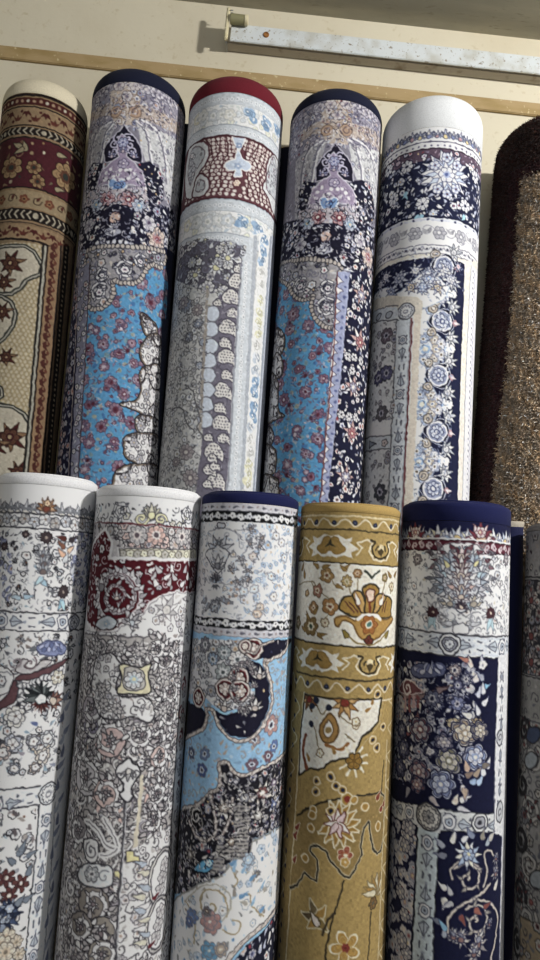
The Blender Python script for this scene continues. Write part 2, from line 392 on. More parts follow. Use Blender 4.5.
def design_brown(R):
    c = canvas(R, (45, 95), (20, 520), .0018, 'b8925e', 1)
    blk, tan, red, crm = h('3a2622'), h('b98a55'), h('7c2a22'), h('e2d3b0')
    fd = h('7a2230')
    c.fr(0, 70, 4.57)
    X = 183
    c.band((X, 112), (X, 122), blk); c.band((X, 122), (X, 128), tan); c.band((X, 128), (X, 163), red)
    c.row((X, 128), (X, 163), 6, lambda a, v, hh, i: c.disc(a, v, 1.7, h('d8a070') if i % 3 else h('e6d2b0')))
    c.band((X, 163), (X, 169), tan); c.band((X, 169), (X, 178), blk); c.band((X, 178), (X, 255), h('c79860'))
    def pm(a, v, hh, i):
        up = 1 if i % 2 else -1
        for t in (-.8, 0, .8): c.leaf(a, v - up * hh * .28, 6.5, 3.2, up * PI / 2 + t, (red, h('8f3a28'))[i % 2])
        c.disc(a + 4 * c.k, v + up * hh * .3, 1.5, red)
    c.row((X, 180), (X, 253), 9, pm)
    c.band((X, 255), (X, 261), blk); c.band((X, 261), (X, 268), tan); c.band((X, 268), (X, 303), h('35261f'))
    chevrons(c, (X, 268), (X, 303), 6, h('d8c6a0'))
    c.band((X, 303), (X, 312), h('b88a58')); c.band((X, 312), (X, 318), blk)
    c.band((X, 318), (X, 545), fd)
    tanf = dict(edge=h('4a2418'), petal=[h('d0a468'), h('c08a4a'), h('dcc090')], ring=[h('8f4a28'), h('b05a30')], eye=[h('efdcb0'), h('3c4038')], leaf=[h('b98a55'), h('9a6a40'), h('8a7a50')], stem=h('b88a55'), ledge=None)
    c.scatter(None, 11, tanf, 'lldc', 4.5, raw=c.vmask((X, 325), (X, 540)))
    for x, y, r in ((50, 445, 12), (155, 445, 7), (172, 508, 7), (300, 490, 14)):
        a, v = c.pt(x, y); c.flower(a, v, r, 7, (h('4a2418'), h('cf9a58'), h('8a4a2c'), h('40443c')), .3)
    for x, y, an in ((100, 355, 2.6), (120, 370, 1.9), (110, 360, 3.6), (260, 385, .2), (250, 545, .3)):
        a, v = c.pt(x, y); c.leaf(a, v, 11, 4.5, an, h('c8ae78'), blk, .7)
    c.band((X, 545), (X, 552), blk); c.band((X, 552), (X, 560), tan); c.band((X, 560), (X, 640), h('c9a56c'))
    def vine(a, v, hh, i):
        if i % 2: c.flower(a, v, 5, 5, (None, h('a8502e'), h('c88848'), h('6a2a20')))
        else: c.scroll(a, v, 5, 1.2, 0, h('6a4630'), 1, 1 if i % 4 else -1); c.leaf(a, v, 6, 3, 1, h('8a3a28'))
    c.row((X, 565), (X, 640), 12, vine)
    c.band((X, 640), (X, 648), tan); c.band((X, 648), (X, 700), h('35261f')); chevrons(c, (X, 652), (X, 695), 6, h('d8c6a0'))
    c.band((X, 700), (X, 722), h('b88a58')); c.hl((X, 711), blk, .8); c.band((X, 722), (X, 785), h('c79860')); c.row((X, 725), (X, 783), 9, pm)
    c.band((X, 785), (X, 796), blk); 
    # the field and its side borders
    E = [(43.5, 246), (36.5, 330), (24, 471), (21, 520)]           # right edge of the field
    c.fr(0, 0, 1)
    fld = [(-60, 246)] + E + [(-60, 520)]
    c.poly(fld, h('d3b679'))
    k = c.k
    m = c.mask(fld); old = c.clip; c.clip = m
    for i in range(-40, 60):
        for j in range(0, 90):
            a = i * 4.4 * k + (j % 2) * 2.2 * k; v = c.V[0] - .38 - j * 3.7 * k
            c.disc(a, v, 1.25, h('efdcae'), ry=1.6)
    for i, P in enumerate(([(-60, 250), (26, 246), (34, 252), (38, 259), (43, 266), (40, 275), (33, 277), (26, 280), (22, 287), (12, 294), (-60, 294)],
              [(-60, 296), (2, 296), (11, 302), (16, 313), (13, 326), (4, 338), (-6, 346), (-60, 350)],
              [(-60, 390), (-8, 384), (1, 388), (2, 396), (-6, 402), (-60, 400)],
              [(-60, 406), (0, 405), (13, 407), (24, 414), (32, 427), (27, 480), (24, 520), (-60, 520)])):
        c.poly(P, h('eadbb8'), h('3d4038'), 4.2, smooth=False); c.poly(P, None, h('d8d0b8'), 1.4)
    for x, y, r in ((10, 263, 15), (4, 282, 11), (2, 312, 11), (6, 357, 10), (10, 437, 17), (-6, 445, 14), (18, 472, 12), (28, 456, 5)):
        a, v = c.pt(x, y)
        c.palm(a, v, r * .8, .3, (h('5a3426'), h('7a2a26'), h('b07c4c'), h('c89858')), 7, 5.2, .7); c.palm(a - r * .2 * k, v, r * .6, .1, (h('4a241c'), h('8c3c2c'), h('6c2424'), h('c89858')), 5, 3, .7)
        c.flower(a, v, r * .45, 6, (h('4a241c'), h('8a4a30'), h('5c1c22'), h('d8b070')))
    c.clip = old
    c.line(E, h('35302c'), 2.2); 
    def strip(d0, d1, col): c.poly([(x + d0 + 0, y) for x, y in E] + [(x + d1, y) for x, y in E[::-1]], col)
    strip(1, 3.4, h('c4bfa8')); strip(3.4, 5.2, blk); strip(5.2, 17, h('c08c58'))
    c.col_((48.5, 246), (28, 480), (60, 246), (40, 480), 9, lambda a, v, w, i: [c.leaf(a - 3 * k, v, 7, 3.4, t, h('7a3226')) for t in (-.6, .3, 1.1)] and c.disc(a + 2.5 * k, v + 3.5 * k, 1.6, h('96462e')))
    strip(17, 19, blk); strip(19, 20.5, h('9a7048')); strip(20.5, 26, h('35261f')); strip(26, 30, tan); strip(30, 40, red)
    c.col_((64, 246), (44.5, 480), (69, 246), (50, 480), 5, lambda a, v, w, i: c.disc(a, v, 1.3, h('c8a878')))
    c.mottle(.05); return c

PALE = dict(edge=h('4a4a58'), petal=[h('dcdcea'), h('f0eef0'), h('c9cbe0'), h('d8d2d0')], ring=[h('8f93b4'), h('b89aa0'), h('a8b8d8')], eye=[h('5a5878'), h('d8b890'), h('8a4a58')], leaf=[h('c8ccd8'), h('9aa2bc'), h('e0dce0')], stem=h('7c7c94'), ledge=None)
DARKF = dict(edge=h('2a2c48'), petal=[h('e6e4ea'), h('d4d6e4'), h('eee6e0'), h('c4c8dc')], ring=[h('b06068'), h('8a90b8'), h('c8a898')], eye=[h('3a3c60'), h('a04450'), h('d0b080')], leaf=[h('d4d6e0'), h('aab0c8'), h('e6e2dc')], stem=h('8c92b0'), ledge=None)

def head(c, dx, dy, fr):
    """the domed crown of the two matching navy-hemmed carpets"""
    c.fr(*fr)
    q = lambda L: [(x + dx, y + dy) for x, y in L]
    one = lambda x, y: c.pt(x + dx, y + dy)
    # bands under the hem
    c.band(one_(c, dx, dy, 262, 84), one_(c, dx, dy, 245, 262), h('9a96a8'))
    full = c.mask(q([(-400, 70), (900, 70), (900, 300), (-400, 300)]))
    va = c.vmask(one_(c, dx, dy, 262, 84), one_(c, dx, dy, 245, 265))
    c.scatter(None, 6.5, dict(PALE, petal=[h('c4bfcc'), h('dcd6da'), h('8f8aa4')], edge=h('6a667c')), 'fflld', 3.4, raw=va)
    # peach bands
    for P in ([(305, 170), (345, 182), (400, 205), (460, 250), (462, 300), (400, 262), (345, 238), (290, 230)],
              [(205, 165), (170, 172), (140, 190), (115, 215), (112, 250), (140, 228), (170, 215), (215, 220)]):
        c.poly(q(P), h('c2b2a8')); c.scatter(q(P), 6, dict(PALE, petal=[h('d8c4b0'), h('a89a9c'), h('8a7c80')], edge=h('8a7a78')), 'fld', 3)
    for x in (175, 188, 325, 345, 365, 385, 405, 425):   # gallery of light tufts along the hem
        yy = 92 + .0022 * (x - 262) ** 2 if x > 262 else 92 + .0012 * (x - 262) ** 2
        a, v = one(x, yy + 12); c.flower(a, v, 5, 5, (h('6a667c'), h('dedae2'), h('a8a2b4'), h('7a7488')), x)
    P = [(215, 80), (300, 82), (303, 120), (318, 125), (305, 200), (295, 255), (245, 250), (205, 250), (200, 175), (190, 125), (212, 118)]
    c.poly(q(P), h('cdbdb0')); c.scatter(q(P), 6, dict(PALE, petal=[h('e6d8c8'), h('bca594'), h('9aa2bc'), h('e0dcdc')], edge=h('9a8478')), 'ffld', 3.4)
    for x, y in ((228, 98), (290, 98), (258, 140)):
        a, v = one(x, y); c.flower(a, v, 6, 6, (h('8a7a80'), h('e2dcdc'), h('b0a0a8'), h('8a8298')))
    for x, y in ((215, 200), (290, 200)):
        a, v = one(x, y); c.disc(a, v, 6, h('bf9f86'), h('8a7060')); c.ring(a, v, 3, h('7a6468'), 1)
    # drapes
    for P, col in (([(300, 245), (350, 270), (420, 290), (470, 330), (470, 560), (420, 560), (395, 480), (380, 400), (330, 390), (310, 330)], 'cfd0d2'),
                   ([(215, 245), (170, 255), (125, 285), (95, 320), (90, 560), (120, 540), (120, 430), (150, 390), (175, 390), (190, 320)], 'b4b2b8')):
        c.poly(q(P), h(col)); c.scatter(q(P), 7, dict(PALE, petal=[h('b8b8c4'), h('eeeeee'), h('a0a0b0')], edge=h('8a8a96'), leaf=[h('9c9ca8'), h('bcbcc4')]), 'llfd', 3)
    for P in ([(290, 235), (330, 280), (345, 360), (350, 420)], [(310, 232), (370, 275), (400, 360), (410, 470)], [(205, 240), (172, 290), (160, 360), (150, 400)], [(190, 240), (140, 280), (118, 360), (112, 440)]):
        c.line(q(P), h('88869a'), 1.6, smooth=True); c.line([(x + 7, y) for x, y in q(P)], h('e6e4e8'), 2, smooth=True)
    # dark arch
    c.poly(q([(247, 248), (264, 272), (296, 306), (316, 348), (318, 400), (172, 396), (170, 345), (196, 303), (230, 273)]), h('2b2740'), h('c8c4d4'), 1.2)
    # dark shoulders with pearls
    for P in ([(300, 400), (352, 392), (384, 420), (396, 480), (398, 540), (372, 565), (335, 560), (325, 470)], [(176, 400), (128, 398), (108, 430), (100, 500), (104, 560), (140, 555), (160, 470)]):
        c.poly(q(P), h('2a2944')); c.scatter(q(P), 6, DARKF, 'llfd', 3.3)
    # dome
    c.poly(q([(225, 300), (240, 284), (256, 298), (262, 340), (256, 372), (285, 395), (318, 430), (332, 495), (140, 490), (160, 430), (196, 395), (226, 372), (220, 340)]), h('a797b4'), h('d4d0de'), 1.2)
    for x, y, t in ((212, 325, 2), (270, 325, 1), (208, 352, 3), (274, 352, 0), (222, 300, 2.4), (262, 300, .8)): a, v = one(x, y); c.scroll(a, v, 5, 1.2, t, h('c9c4de'), 1.6)
    for x, y in ((200, 372), (285, 372), (243, 352)): a, v = one(x, y); c.palm(a, v, 5, PI / 2, (h('4a4468'), h('d4d4ec'), h('9ca4cc'), h('c8b8c4')), 5, 3, .6)
    a, v = one(243, 318); c.flower(a, v, 5.5, 6, (h('5a5478'), h('b4bce0'), h('d4d4ec'), h('6a70a8')))
    a, v = one(243, 400); c.flower(a, v, 5, 5, (h('5a5478'), h('cfc4dc'), h('8a7a9c'), h('e8e0e8')))
    for x, y in ((180, 437), (196, 420), (206, 452), (172, 462), (288, 440), (272, 424), (264, 455), (300, 462), (232, 425), (255, 425), (222, 445)):
        a, v = one(x, y); c.disc(a, v, 2, h('f0ecf2'))
    c.line(q([(140, 492), (190, 497), (240, 500), (290, 497), (330, 497)]), h('eee8ee'), 3.2, smooth=True)
    for i in range(24):
        a, v = one(142 + i * 8, 493 + (4 if 5 < i < 19 else 0)); c.line([(a, v + 2 * c.k), (a, v - 2 * c.k)], h('6a5a7c'), .9, raw=True)
    P = [(222, 515), (198, 500), (186, 480), (192, 462), (208, 458), (222, 470), (236, 458), (252, 462), (258, 480), (246, 500)]
    c.poly(q(P), h('84a8dc'), h('e0e6f2'), 1.6, smooth=True); a, v = one(222, 482); c.flower(a, v, 3.6, 5, (h('3c5a94'), h('6c94d0'), None, h('2c3c6c')))
    # flowers under the dome
    dk = c.vmask(one_(c, dx, dy, 222, 515), one_(c, dx, dy, 222, 745))
    P = [(60, 520), (480, 560), (480, 860), (400, 800), (330, 750), (210, 735), (110, 740), (50, 700)]
    c.poly(q([(110, 510), (200, 500), (330, 505), (345, 570), (215, 580), (95, 575)]), h('c6bcc4'))
    c.scatter(q([(110, 510), (200, 500), (330, 505), (345, 570), (215, 580), (95, 575)]), 7, dict(PALE, petal=[h('e4dce0'), h('c8a8ac'), h('d4d4e0')]), 'fl', 4)
    c.poly(q([(40, 570), (215, 560), (440, 580), (440, 800), (330, 745), (215, 738), (100, 742), (40, 760)]), h('2a2944'))
    c.scatter(q([(40, 570), (215, 575), (440, 585), (440, 800), (330, 745), (215, 738), (100, 742), (40, 760)]), 7.5, DARKF, 'flfsl', 4.2)
    for x, y in ((182, 535), (264, 537)): a, v = one(x, y); c.flower(a, v, 8, 7, (h('4a2a3c'), h('c8a0a4'), h('8a3c4c'), h('e8d8d0')), .4)
    for x, y in ((305, 562), (140, 560)): a, v = one(x, y); c.flower(a, v, 7, 6, (h('4a4a68'), h('c8d2e2'), h('8ab0d0'), h('e0d0b0')))
    c.poly(q([(150, 590), (215, 566), (285, 590), (270, 660), (240, 720), (180, 720), (160, 650)]), h('27253e'))
    a, v = one(210, 608); c.disc(a, v, 5, h('d8b8a8'), h('4a3040'), ry=5.5)
    for i in range(11):
        t = PI / 2 + (i - 5) * .46; a, v = one(205 + 6 * (i - 5), 665 - abs(i - 5) * 2); c.leaf(a, v, 11, 4.6, t, h('dcdce4') if i % 2 else h('b6b8c8'), h('4a4a60'), .5)
    for i in range(7): a, v = one(150 + i * 20, 690 + 4 * abs(i - 3)); c.leaf(a, v, 8, 3.6, -PI / 2 + (i - 3) * .3, h('cfd0dc'))
    a, v = one(375, 690); c.flower(a, v, 12, 8, (h('4a3a48'), h('e0cdc0'), h('c09090'), h('a04858')))
    for i in range(4): a, v = one(412 - i * 3, 700 + i * 24); c.flower(a, v, 4, 5, (h('33324c'), h('f0eef0'), h('d8d8e0'), h('33324c')))
    a, v = one(345, 630); c.flower(a, v, 8, 6, (h('4a4a60'), h('dcd8dc'), h('a8a4b4'), h('6a5a78')))
    a, v = one(110, 640); c.flower(a, v, 8, 6, (h('4a4a60'), h('d0ccd4'), h('a8a4b4'), h('6a5a78')))
    # blue-grey swags
    P = [(90, 742), (130, 728), (215, 738), (290, 738), (345, 765), (400, 815), (440, 850), (440, 900), (60, 900), (75, 790)]
    c.poly(q(P), h('8d97b4')); c.scatter(q(P), 6.5, dict(PALE, petal=[h('c8d2e4'), h('a0a8c0'), h('d8cfc8')], edge=h('4c5068')), 'fflld', 4)
    for P in ([(90, 770), (150, 745), (215, 758), (300, 748), (360, 790), (420, 850)], [(95, 742), (150, 730), (215, 742), (290, 736), (350, 765), (410, 812)]):
        c.line(q(P), h('d4d8e4'), 1.8, smooth=True); c.line([(x, y + 7) for x, y in q(P)], h('55587a'), 1, smooth=True)
    c.lace(None, 3.6, [h('4c4860'), h('e4e0e6'), h('77728a'), h('d8d0cc')], 3, .75, raw=va)
    c.lace(q([(60, 500), (480, 540), (480, 900), (60, 900)]), 4, [h('23223c'), h('dcdae0'), h('a4a4b8')], 3, .8)
    c.lace(q([(300, 245), (470, 330), (470, 560), (390, 480)]), 4.5, [h('7c7a88'), h('f0f0f0')], 3, .8); c.lace(q([(215, 245), (95, 320), (90, 560), (150, 390)]), 4.5, [h('77758a'), h('dcdce0')], 3, .8)
    c.lace(q([(150, 420), (320, 420), (330, 490), (140, 490)]), 5, [h('7c6a90'), h('d8cce0')], 2.6, .7)
def one_(c, dx, dy, x, y): return (x + dx, y + dy)

def scallop(c, P, spots):
    """a grey lace field ending in a beaded, scalloped rim"""
    c.poly(P, h('a6a3a8'), h('34343f'), 1.4, smooth=False)
    c.scatter(P, 6, dict(PALE, petal=[h('d8d4d2'), h('b4b4c0'), h('e2e0e0')], edge=h('3a3a48'), leaf=[h('c8c8cc'), h('8a8a98'), h('d0c8c0')]), 'flcp', 3.8)
    for x, y, r in spots:
        a, v = c.pt(x, y); c.scroll(a, v, r, 1.5, 1, h('e4e2e4'), 2, 1, h('d0ced4'), h('33344a')); c.flower(a, v, r * .4, 6, (h('33344a'), h('e8e6ea'), h('c0a8b0'), h('5a5878')))
    Q = c.pts(P); d = 0
    for (x0, y0), (x1, y1) in zip(Q, Q[1:] + Q[:1]):
        L = math.hypot(x1 - x0, y1 - y0); n = max(1, int(L / (3.6 * c.k)))
        for i in range(n): t = i / n; c.disc(x0 + (x1 - x0) * t, v_ := y0 + (y1 - y0) * t, 2.1, h('c4bab2'), h('45434e'), .8)

SKYF = dict(edge=h('5f5270'), petal=[h('9c8094'), h('8c6c84'), h('a894a8')], ring=[h('7a4458'), h('b8a8b8')], eye=[h('6a3448'), h('c8bcc8')], leaf=[h('7c7898'), h('9fb0c0'), h('8c84a8')], stem=h('8a6a84'), ledge=None)
def skyfield(c, P, gap=7):
    c.poly(P, h('5aa2d6'))
    c.scatter(P, 9, dict(SKYF, leaf=[h('7aa0b0'), h('9aa8a0'), h('4c84c4')]), 'xx', 2.6)
    c.scatter(P, 8.4, SKYF, 'fslsdl', 2.8, sz=.4)
    c.scatter(P, 19, dict(SKYF, petal=[h('94708a'), h('a08094')]), 'm', 4.8)
    c.scatter(P, 26, dict(SKYF, petal=[h('946c84'), h('9c7c90')]), 'p', 5.6)
    c.lace(P, 6.5, [h('6c5670'), h('a0b8cc'), h('7c6480'), h('c0b0b8')], 3.4, .8)

def cartouche(c, P, edge='6a5a4c'):
    c.poly(P, h('e2e0e0'), h('8a7a6c'), 2.6, smooth=True); c.poly(P, None, h('2f2c34'), 1.1, smooth=True, grow=1)
    Q = c.pts(P); cx = sum(p[0] for p in Q) / len(Q); cy = sum(p[1] for p in Q) / len(Q); m_ = c.mask(P, True); old = c.clip; c.clip = m_
    for dx, dy, t in ((-.3, .35, 1), (.25, -.3, 4), (.3, .4, 2)):
        w_ = (max(p[0] for p in Q) - min(p[0] for p in Q)); h_ = (max(p[1] for p in Q) - min(p[1] for p in Q)); c.scroll(cx + dx * w_, cy + dy * h_, min(w_, h_) / c.k * .3, 1.4, t, h('4a4248'), 1.2, 1 if dx > 0 else -1, h('c4c0bc'), h('4a4248'))
    c.clip = old
    c.scatter([p for p in P], 5.5, dict(edge=h('5a5660'), petal=[h('f2f0f0'), h('d0cfd4')], ring=[h('b0a8a8')], eye=[h('6a6a78'), h('c0a888')], leaf=[h('a8a8b0'), h('c8c4c4')], stem=h('5c5a62')), 'flcrl', 3, smooth=True)

def design_domes_a(R):
    c = canvas(R, (124, 82), (105, 520), .0017, '8f8c9c', 2)
    head(c, 0, 0, (60, 60, 3.857))
    c.fr(50, 270, 3.857)
    c.poly([(0, 0), (30, 20), (30, 900), (-200, 900), (-200, 0)], NAVY); c.poly([(440, -90), (760, -90), (760, 900), (400, 900)], NAVY)
    F_ = [(155, -10), (215, 20), (440, -60), (455, 60), (440, 300), (425, 600), (410, 900), (105, 900), (118, 600), (135, 300)]
    skyfield(c, F_)
    scallop(c, spline([(145, -75), (148, 60), (152, 142), (188, 150), (224, 128), (246, 88), (243, 46), (275, 48), (318, 50), (354, 32), (374, -6), (402, -20), (432, -10), (440, -70), (300, -90)], True, 3), [(190, 85, 10), (290, 0, 10), (200, 20, 7), (350, -35, 7)])
    # left border: navy flowered strip, lavender guard
    L = [(70, -20), (150, -20), (135, 300), (118, 600), (100, 900), (10, 900), (30, 600), (52, 300)]
    c.poly([(-10, -40), (90, -40), (72, 300), (52, 600), (20, 900), (-120, 900)], h('1f2242')); 
    c.poly(L, h('292c52')); c.scatter([(60, -20), (115, -20), (100, 300), (80, 600), (60, 900), (0, 900)], 7, dict(DARKF, petal=[h('c4c4d0'), h('a8a8bc'), h('b8a8b0')], leaf=[h('8c90a8'), h('a8acc0')]), 'ffls', 4)
    c.poly([(112, -20), (152, -20), (137, 300), (120, 600), (102, 900), (72, 900), (90, 600), (104, 300)], h('9a9ab4'))
    c.scatter([(112, -20), (152, -20), (137, 300), (120, 600), (102, 900), (72, 900), (90, 600), (104, 300)], 6, PALE, 'fl', 2.6)
    c.line([(154, -20), (138, 300), (121, 600), (104, 900)], h('5c4a58'), 1.2); c.line([(110, -20), (98, 300), (82, 600), (64, 900)], h('c8b8b0'), 1)
    # white cartouches
    for P in ([(352, 172), (378, 185), (410, 215), (412, 250), (385, 255), (362, 235)],
              [(395, 250), (425, 262), (430, 380), (390, 385), (352, 345), (350, 300), (370, 270)],
              [(372, 372), (425, 385), (425, 590), (385, 575), (340, 545), (275, 517), (325, 508), (350, 470), (348, 400)],
              [(352, 560), (420, 590), (415, 650), (360, 640), (330, 600)],
              [(300, 640), (360, 630), (418, 650), (415, 760), (340, 745), (293, 720), (285, 670)],
              [(265, 770), (330, 752), (415, 765), (412, 900), (240, 900), (245, 820)]):
        cartouche(c, P)
    for x, y in ((385, 210), (378, 285), (372, 480), (403, 540), (350, 600), (325, 665), (345, 730), (290, 800), (345, 825)):
        a, v = c.pt(x, y); c.flower(a, v, 4.4, 6, (h('55535c'), h('d8d6da'), h('9a98a4'), h('c8b8a0')))
    c.poly([(432, 190), (470, 190), (450, 500), (425, 900), (408, 900), (418, 600)], h('39405e'))
    c.mottle(.05); return c

def design_domes_b(R):
    c = canvas(R, (338, 100), (312, 530), .0017, '8f8c9c', 3)
    head(c, 43, 33, (260, 70, 3.857))
    c.fr(250, 280, 3.857)
    c.poly([(-300, -30), (120, -30), (60, 950), (-300, 950)], NAVY)
    F_ = [(95, -30), (340, -40), (322, 300), (295, 560), (262, 950), (40, 950), (60, 700), (90, 300)]
    skyfield(c, F_)
    scallop(c, spline([(90, -50), (118, 0), (148, 20), (162, 52), (192, 76), (226, 72), (243, 62), (236, 102), (250, 146), (282, 176), (318, 184), (332, 172), (342, 0), (345, -60), (220, -80)], True, 3), [(295, 105, 11), (195, 25, 9), (300, 30, 8), (130, -20, 6)])
    for P in ([(100, 195), (128, 205), (130, 260), (108, 300), (88, 290)], [(96, 290), (118, 300), (120, 370), (80, 380)], [(80, 375), (104, 385), (108, 500), (125, 525), (60, 545)],
              [(70, 570), (88, 585), (84, 630), (58, 640)], [(60, 640), (95, 655), (98, 720), (80, 750), (40, 745)], [(50, 765), (96, 765), (108, 800), (95, 900), (30, 900)]):
        cartouche(c, P)
    # right side: white and lavender serrated guard, navy flowered border
    G = [(335, -30), (385, -30), (358, 300), (330, 560), (290, 950), (262, 950), (294, 560), (320, 300)]
    c.poly(G, h('a4acd0')); 
    def saw(a, v, w, i):
        k = c.k
        c.poly([(a - w * .5, v + 5 * k), (a - w * .5, v - 5 * k), (a + w * .1, v)], h('ece6e4'), h('5a5878'), .7, raw=True)
        c.disc(a + w * .3, v + 5 * k, 1.6, h('6a74a8'))
    c.col_((335, 0), (262, 950), (378, 0), (292, 950), 11, saw)
    c.line([(337, -30), (321, 300), (296, 560), (264, 950)], h('7a3c3c'), 1.1)
    B = [(385, -30), (480, -30), (462, 300), (445, 560), (420, 950), (290, 950), (330, 560), (358, 300)]
    c.poly(B, h('262848')); c.scatter(B, 7.2, dict(DARKF, petal=[h('f0eef0'), h('dcdce6'), h('e6dcd8')]), 'fflls', 3.8)
    for x, y, r in ((425, 240, 13), (395, 590, 12), (400, 415, 11), (430, 60, 11), (370, 760, 11)):
        a, v = c.pt(x, y); c.palm(a, v, r, 2.2, (h('3a3448'), h('ece4e0'), h('c8a4a0'), h('b86468')), 9, 5.6, .6); c.flower(a, v, r * .5, 7, (h('4a3448'), h('c88c8c') if y in (240, 590) else h('b0b0c4'), h('a85860') if y in (240, 590) else h('d8d8e0'), h('e8d8c8')))
    for x, y in ((378, 295), (402, 297), (428, 312), (352, 520), (382, 528), (408, 530), (412, 20), (395, 350)):
        a, v = c.pt(x, y); c.flower(a, v, 4.4, 6, (h('22233c'), h('f4f2f0'), h('e0dcdc'), h('22233c')), depth=.15)
    c.line([(478, -30), (462, 300), (445, 560), (420, 950)], h('c8c8d8'), 1.4)
    c.mottle(.05); return c

def squares(c, p0, p1, base, sq):
    c.band(p0, p1, base)
    c.row(p0, p1, 5.2, lambda a, v, hh, i: (c.disc(a, v, 1.9, sq), c.disc(a, v, .8, h('9aa6b4'))))
    c.hl(p0, h('8d97a8'), .9); c.hl(p1, h('8d97a8'), .9)

def design_paisley(R):
    c = canvas(R, (236, 92.5), (205, 530), .0017, 'cdd1d4', 4)
    c.fr(160, 60, 3.857); X = 292
    squares(c, (X, 126), (X, 172), h('c4ccd4'), h('dfe3e6'))
    wht = h('e2e3e0')
    def bluerow(p0, p1):
        c.band(p0, p1, wht)
        m = c.vmask(p0, p1)
        c.scatter(None, 8, dict(edge=h('b8bcc0'), petal=[h('d2d8dc'), h('e8e8e2'), h('dcdcc4')], ring=None, eye=[h('b8c4cc')], leaf=[h('ccd4d0'), h('b4c4d4')], stem=h('b8c0c4')), 'ffl', 4, raw=m)
        a0, v0 = c.pt(X, (p0[1] + p1[1]) / 2)
    def blues(L, r=8):
        for x, y in L:
            a, v = c.pt(x, y); wash(a, v, r + 1.5, ('8fb2d8', 'a8c4e2', '7ba3d0'))
    def wash(a, v, r, cs):
        for q in range(7): c.disc(a + c.rng.uniform(-.55, .55) * r * c.k, v + c.rng.uniform(-.5, .5) * r * c.k, r * c.rng.uniform(.3, .6), h(cs[q % 3]), ry=r * c.rng.uniform(.25, .5), rot=q)
        for q in range(3): c.scroll(a + c.rng.uniform(-.4, .4) * r * c.k, v + c.rng.uniform(-.4, .4) * r * c.k, r * .45, 1.1, q * 2, (h(cs[2]) * .84), .9, (-1) ** q)
        for q in range(5): c.disc(a + c.rng.uniform(-.6, .6) * r * c.k, v + c.rng.uniform(-.6, .6) * r * c.k, 1, h('eeeeea'))
    bluerow((X, 172), (X, 250)); blues([(350, 213), (405, 243), (455, 280)])
    for x, y, cc in ((145, 230, 'e2dcb8'), (165, 215, 'dfe0d8'), (205, 215, 'ccd2d8'), (240, 212, 'd0d4d4'), (270, 210, 'dad8cc')):
        a, v = c.pt(x, y); c.flower(a, v, 7, 5, (h('b4b8bc'), h(cc), h('e4e4de'), h('b8bcb8')))
    squares(c, (X, 250), (X, 293), h('c4ccd4'), h('dfe3e6'))
    # paisley band
    mar = h('6a2c38'); p0, p1 = (X, 293), (X, 537)
    c.band(p0, p1, h('74404a')); m = c.vmask(p0, p1)
    k = c.k
    a0, v0 = c.pt(300, 300); a1, v1 = c.pt(300, 537)
    c.clip = m
    for i in range(-9, 10):           # rows of cream drops along leaning arcs
        for j in range(15):
            v = v0 - (j + .5) * 4.4 * k; a = a0 + i * 5.2 * k * (1 + .02 * j) + 8 * k * math.sin(j * .22) * (1 if i > 0 else -1) + (j % 2) * 2.4 * k
            c.disc(a, v, 2.25, h('d8cac2'), ry=1.95)
            if (i + j) % 3 == 0: c.disc(a, v, .8, h('9a6a68'))
    for i in (-6, -4, -2, 2, 4, 6): c.line([(a0 + i * 6 * k, v0), (a0 + i * 4.4 * k, v0 - 16 * k), (a0 + i * 6.5 * k, v0 - 30 * k), (a0 + i * 7.5 * k, v0 - 62 * k)], h('5c2630'), 1.2, smooth=True, raw=True)
    def pais(P, inn, col='d0d2d4'):
        c.poly(P, h(col), h('6c3844'), 2, smooth=True)
        c.poly(inn, h('c0c4ca'), h('7c6a74'), 1.2, smooth=True); c.scatter(inn, 5, dict(edge=h('6e6a78'), petal=[h('e0e0e2'), h('c8ccd4')], ring=None, eye=[h('8a6a74')], leaf=[h('a8b0bc'), h('90687c')], stem=h('6e6a78')), 'flr', 2.8, smooth=True)
    pais([(112, 345), (145, 318), (178, 322), (190, 355), (178, 395), (150, 440), (128, 500), (122, 535), (100, 530), (98, 440)], [(120, 355), (145, 335), (168, 345), (168, 380), (140, 425), (118, 480), (108, 430)])
    pais([(150, 440), (185, 455), (190, 495), (165, 525), (125, 530), (130, 490)], [(150, 462), (172, 470), (172, 495), (150, 510), (138, 500)])
    pais([(412, 400), (430, 368), (460, 365), (470, 600), (440, 600), (415, 530), (395, 490), (410, 450)], [(425, 400), (445, 385), (455, 560), (428, 520), (410, 480)])
    pais([(60, 380), (95, 360), (90, 520), (60, 530)], [(68, 400), (85, 390), (82, 490), (68, 500)])
    c.poly([(300, 345), (318, 380), (345, 395), (352, 415), (335, 428), (312, 425), (318, 448), (285, 448), (292, 425), (265, 425), (250, 408), (262, 392), (288, 380)], h('bccbe2'), h('f0f0f0'), 1.2, smooth=True)
    c.poly([(278, 295), (335, 297), (322, 325), (305, 350), (290, 325)], h('bccbe2'), h('f0f0f0'), 1.2)
    a, v = c.pt(305, 330); c.flower(a, v, 3.6, 4, (None, h('8aa0c8'), None, h('e8e8f0')), PI / 4)
    a, v = c.pt(300, 408); c.flower(a, v, 4, 5, (None, h('9ab0d4'), None, h('e8e8f0')))
    a, v = c.pt(295, 475); c.flower(a, v, 4, 6, (mar, h('e6c8b0'), h('c8a088'), h('f4e8dc')))
    c.clip = None
    c.hl(p0, h('5c2833'), 1.8); c.hl(p1, h('642a36'), 2)
    squares(c, (X, 540), (X, 588), h('c4ccd4'), h('dfe3e6'))
    bluerow((X, 588), (X, 672)); blues([(315, 624), (380, 650)])
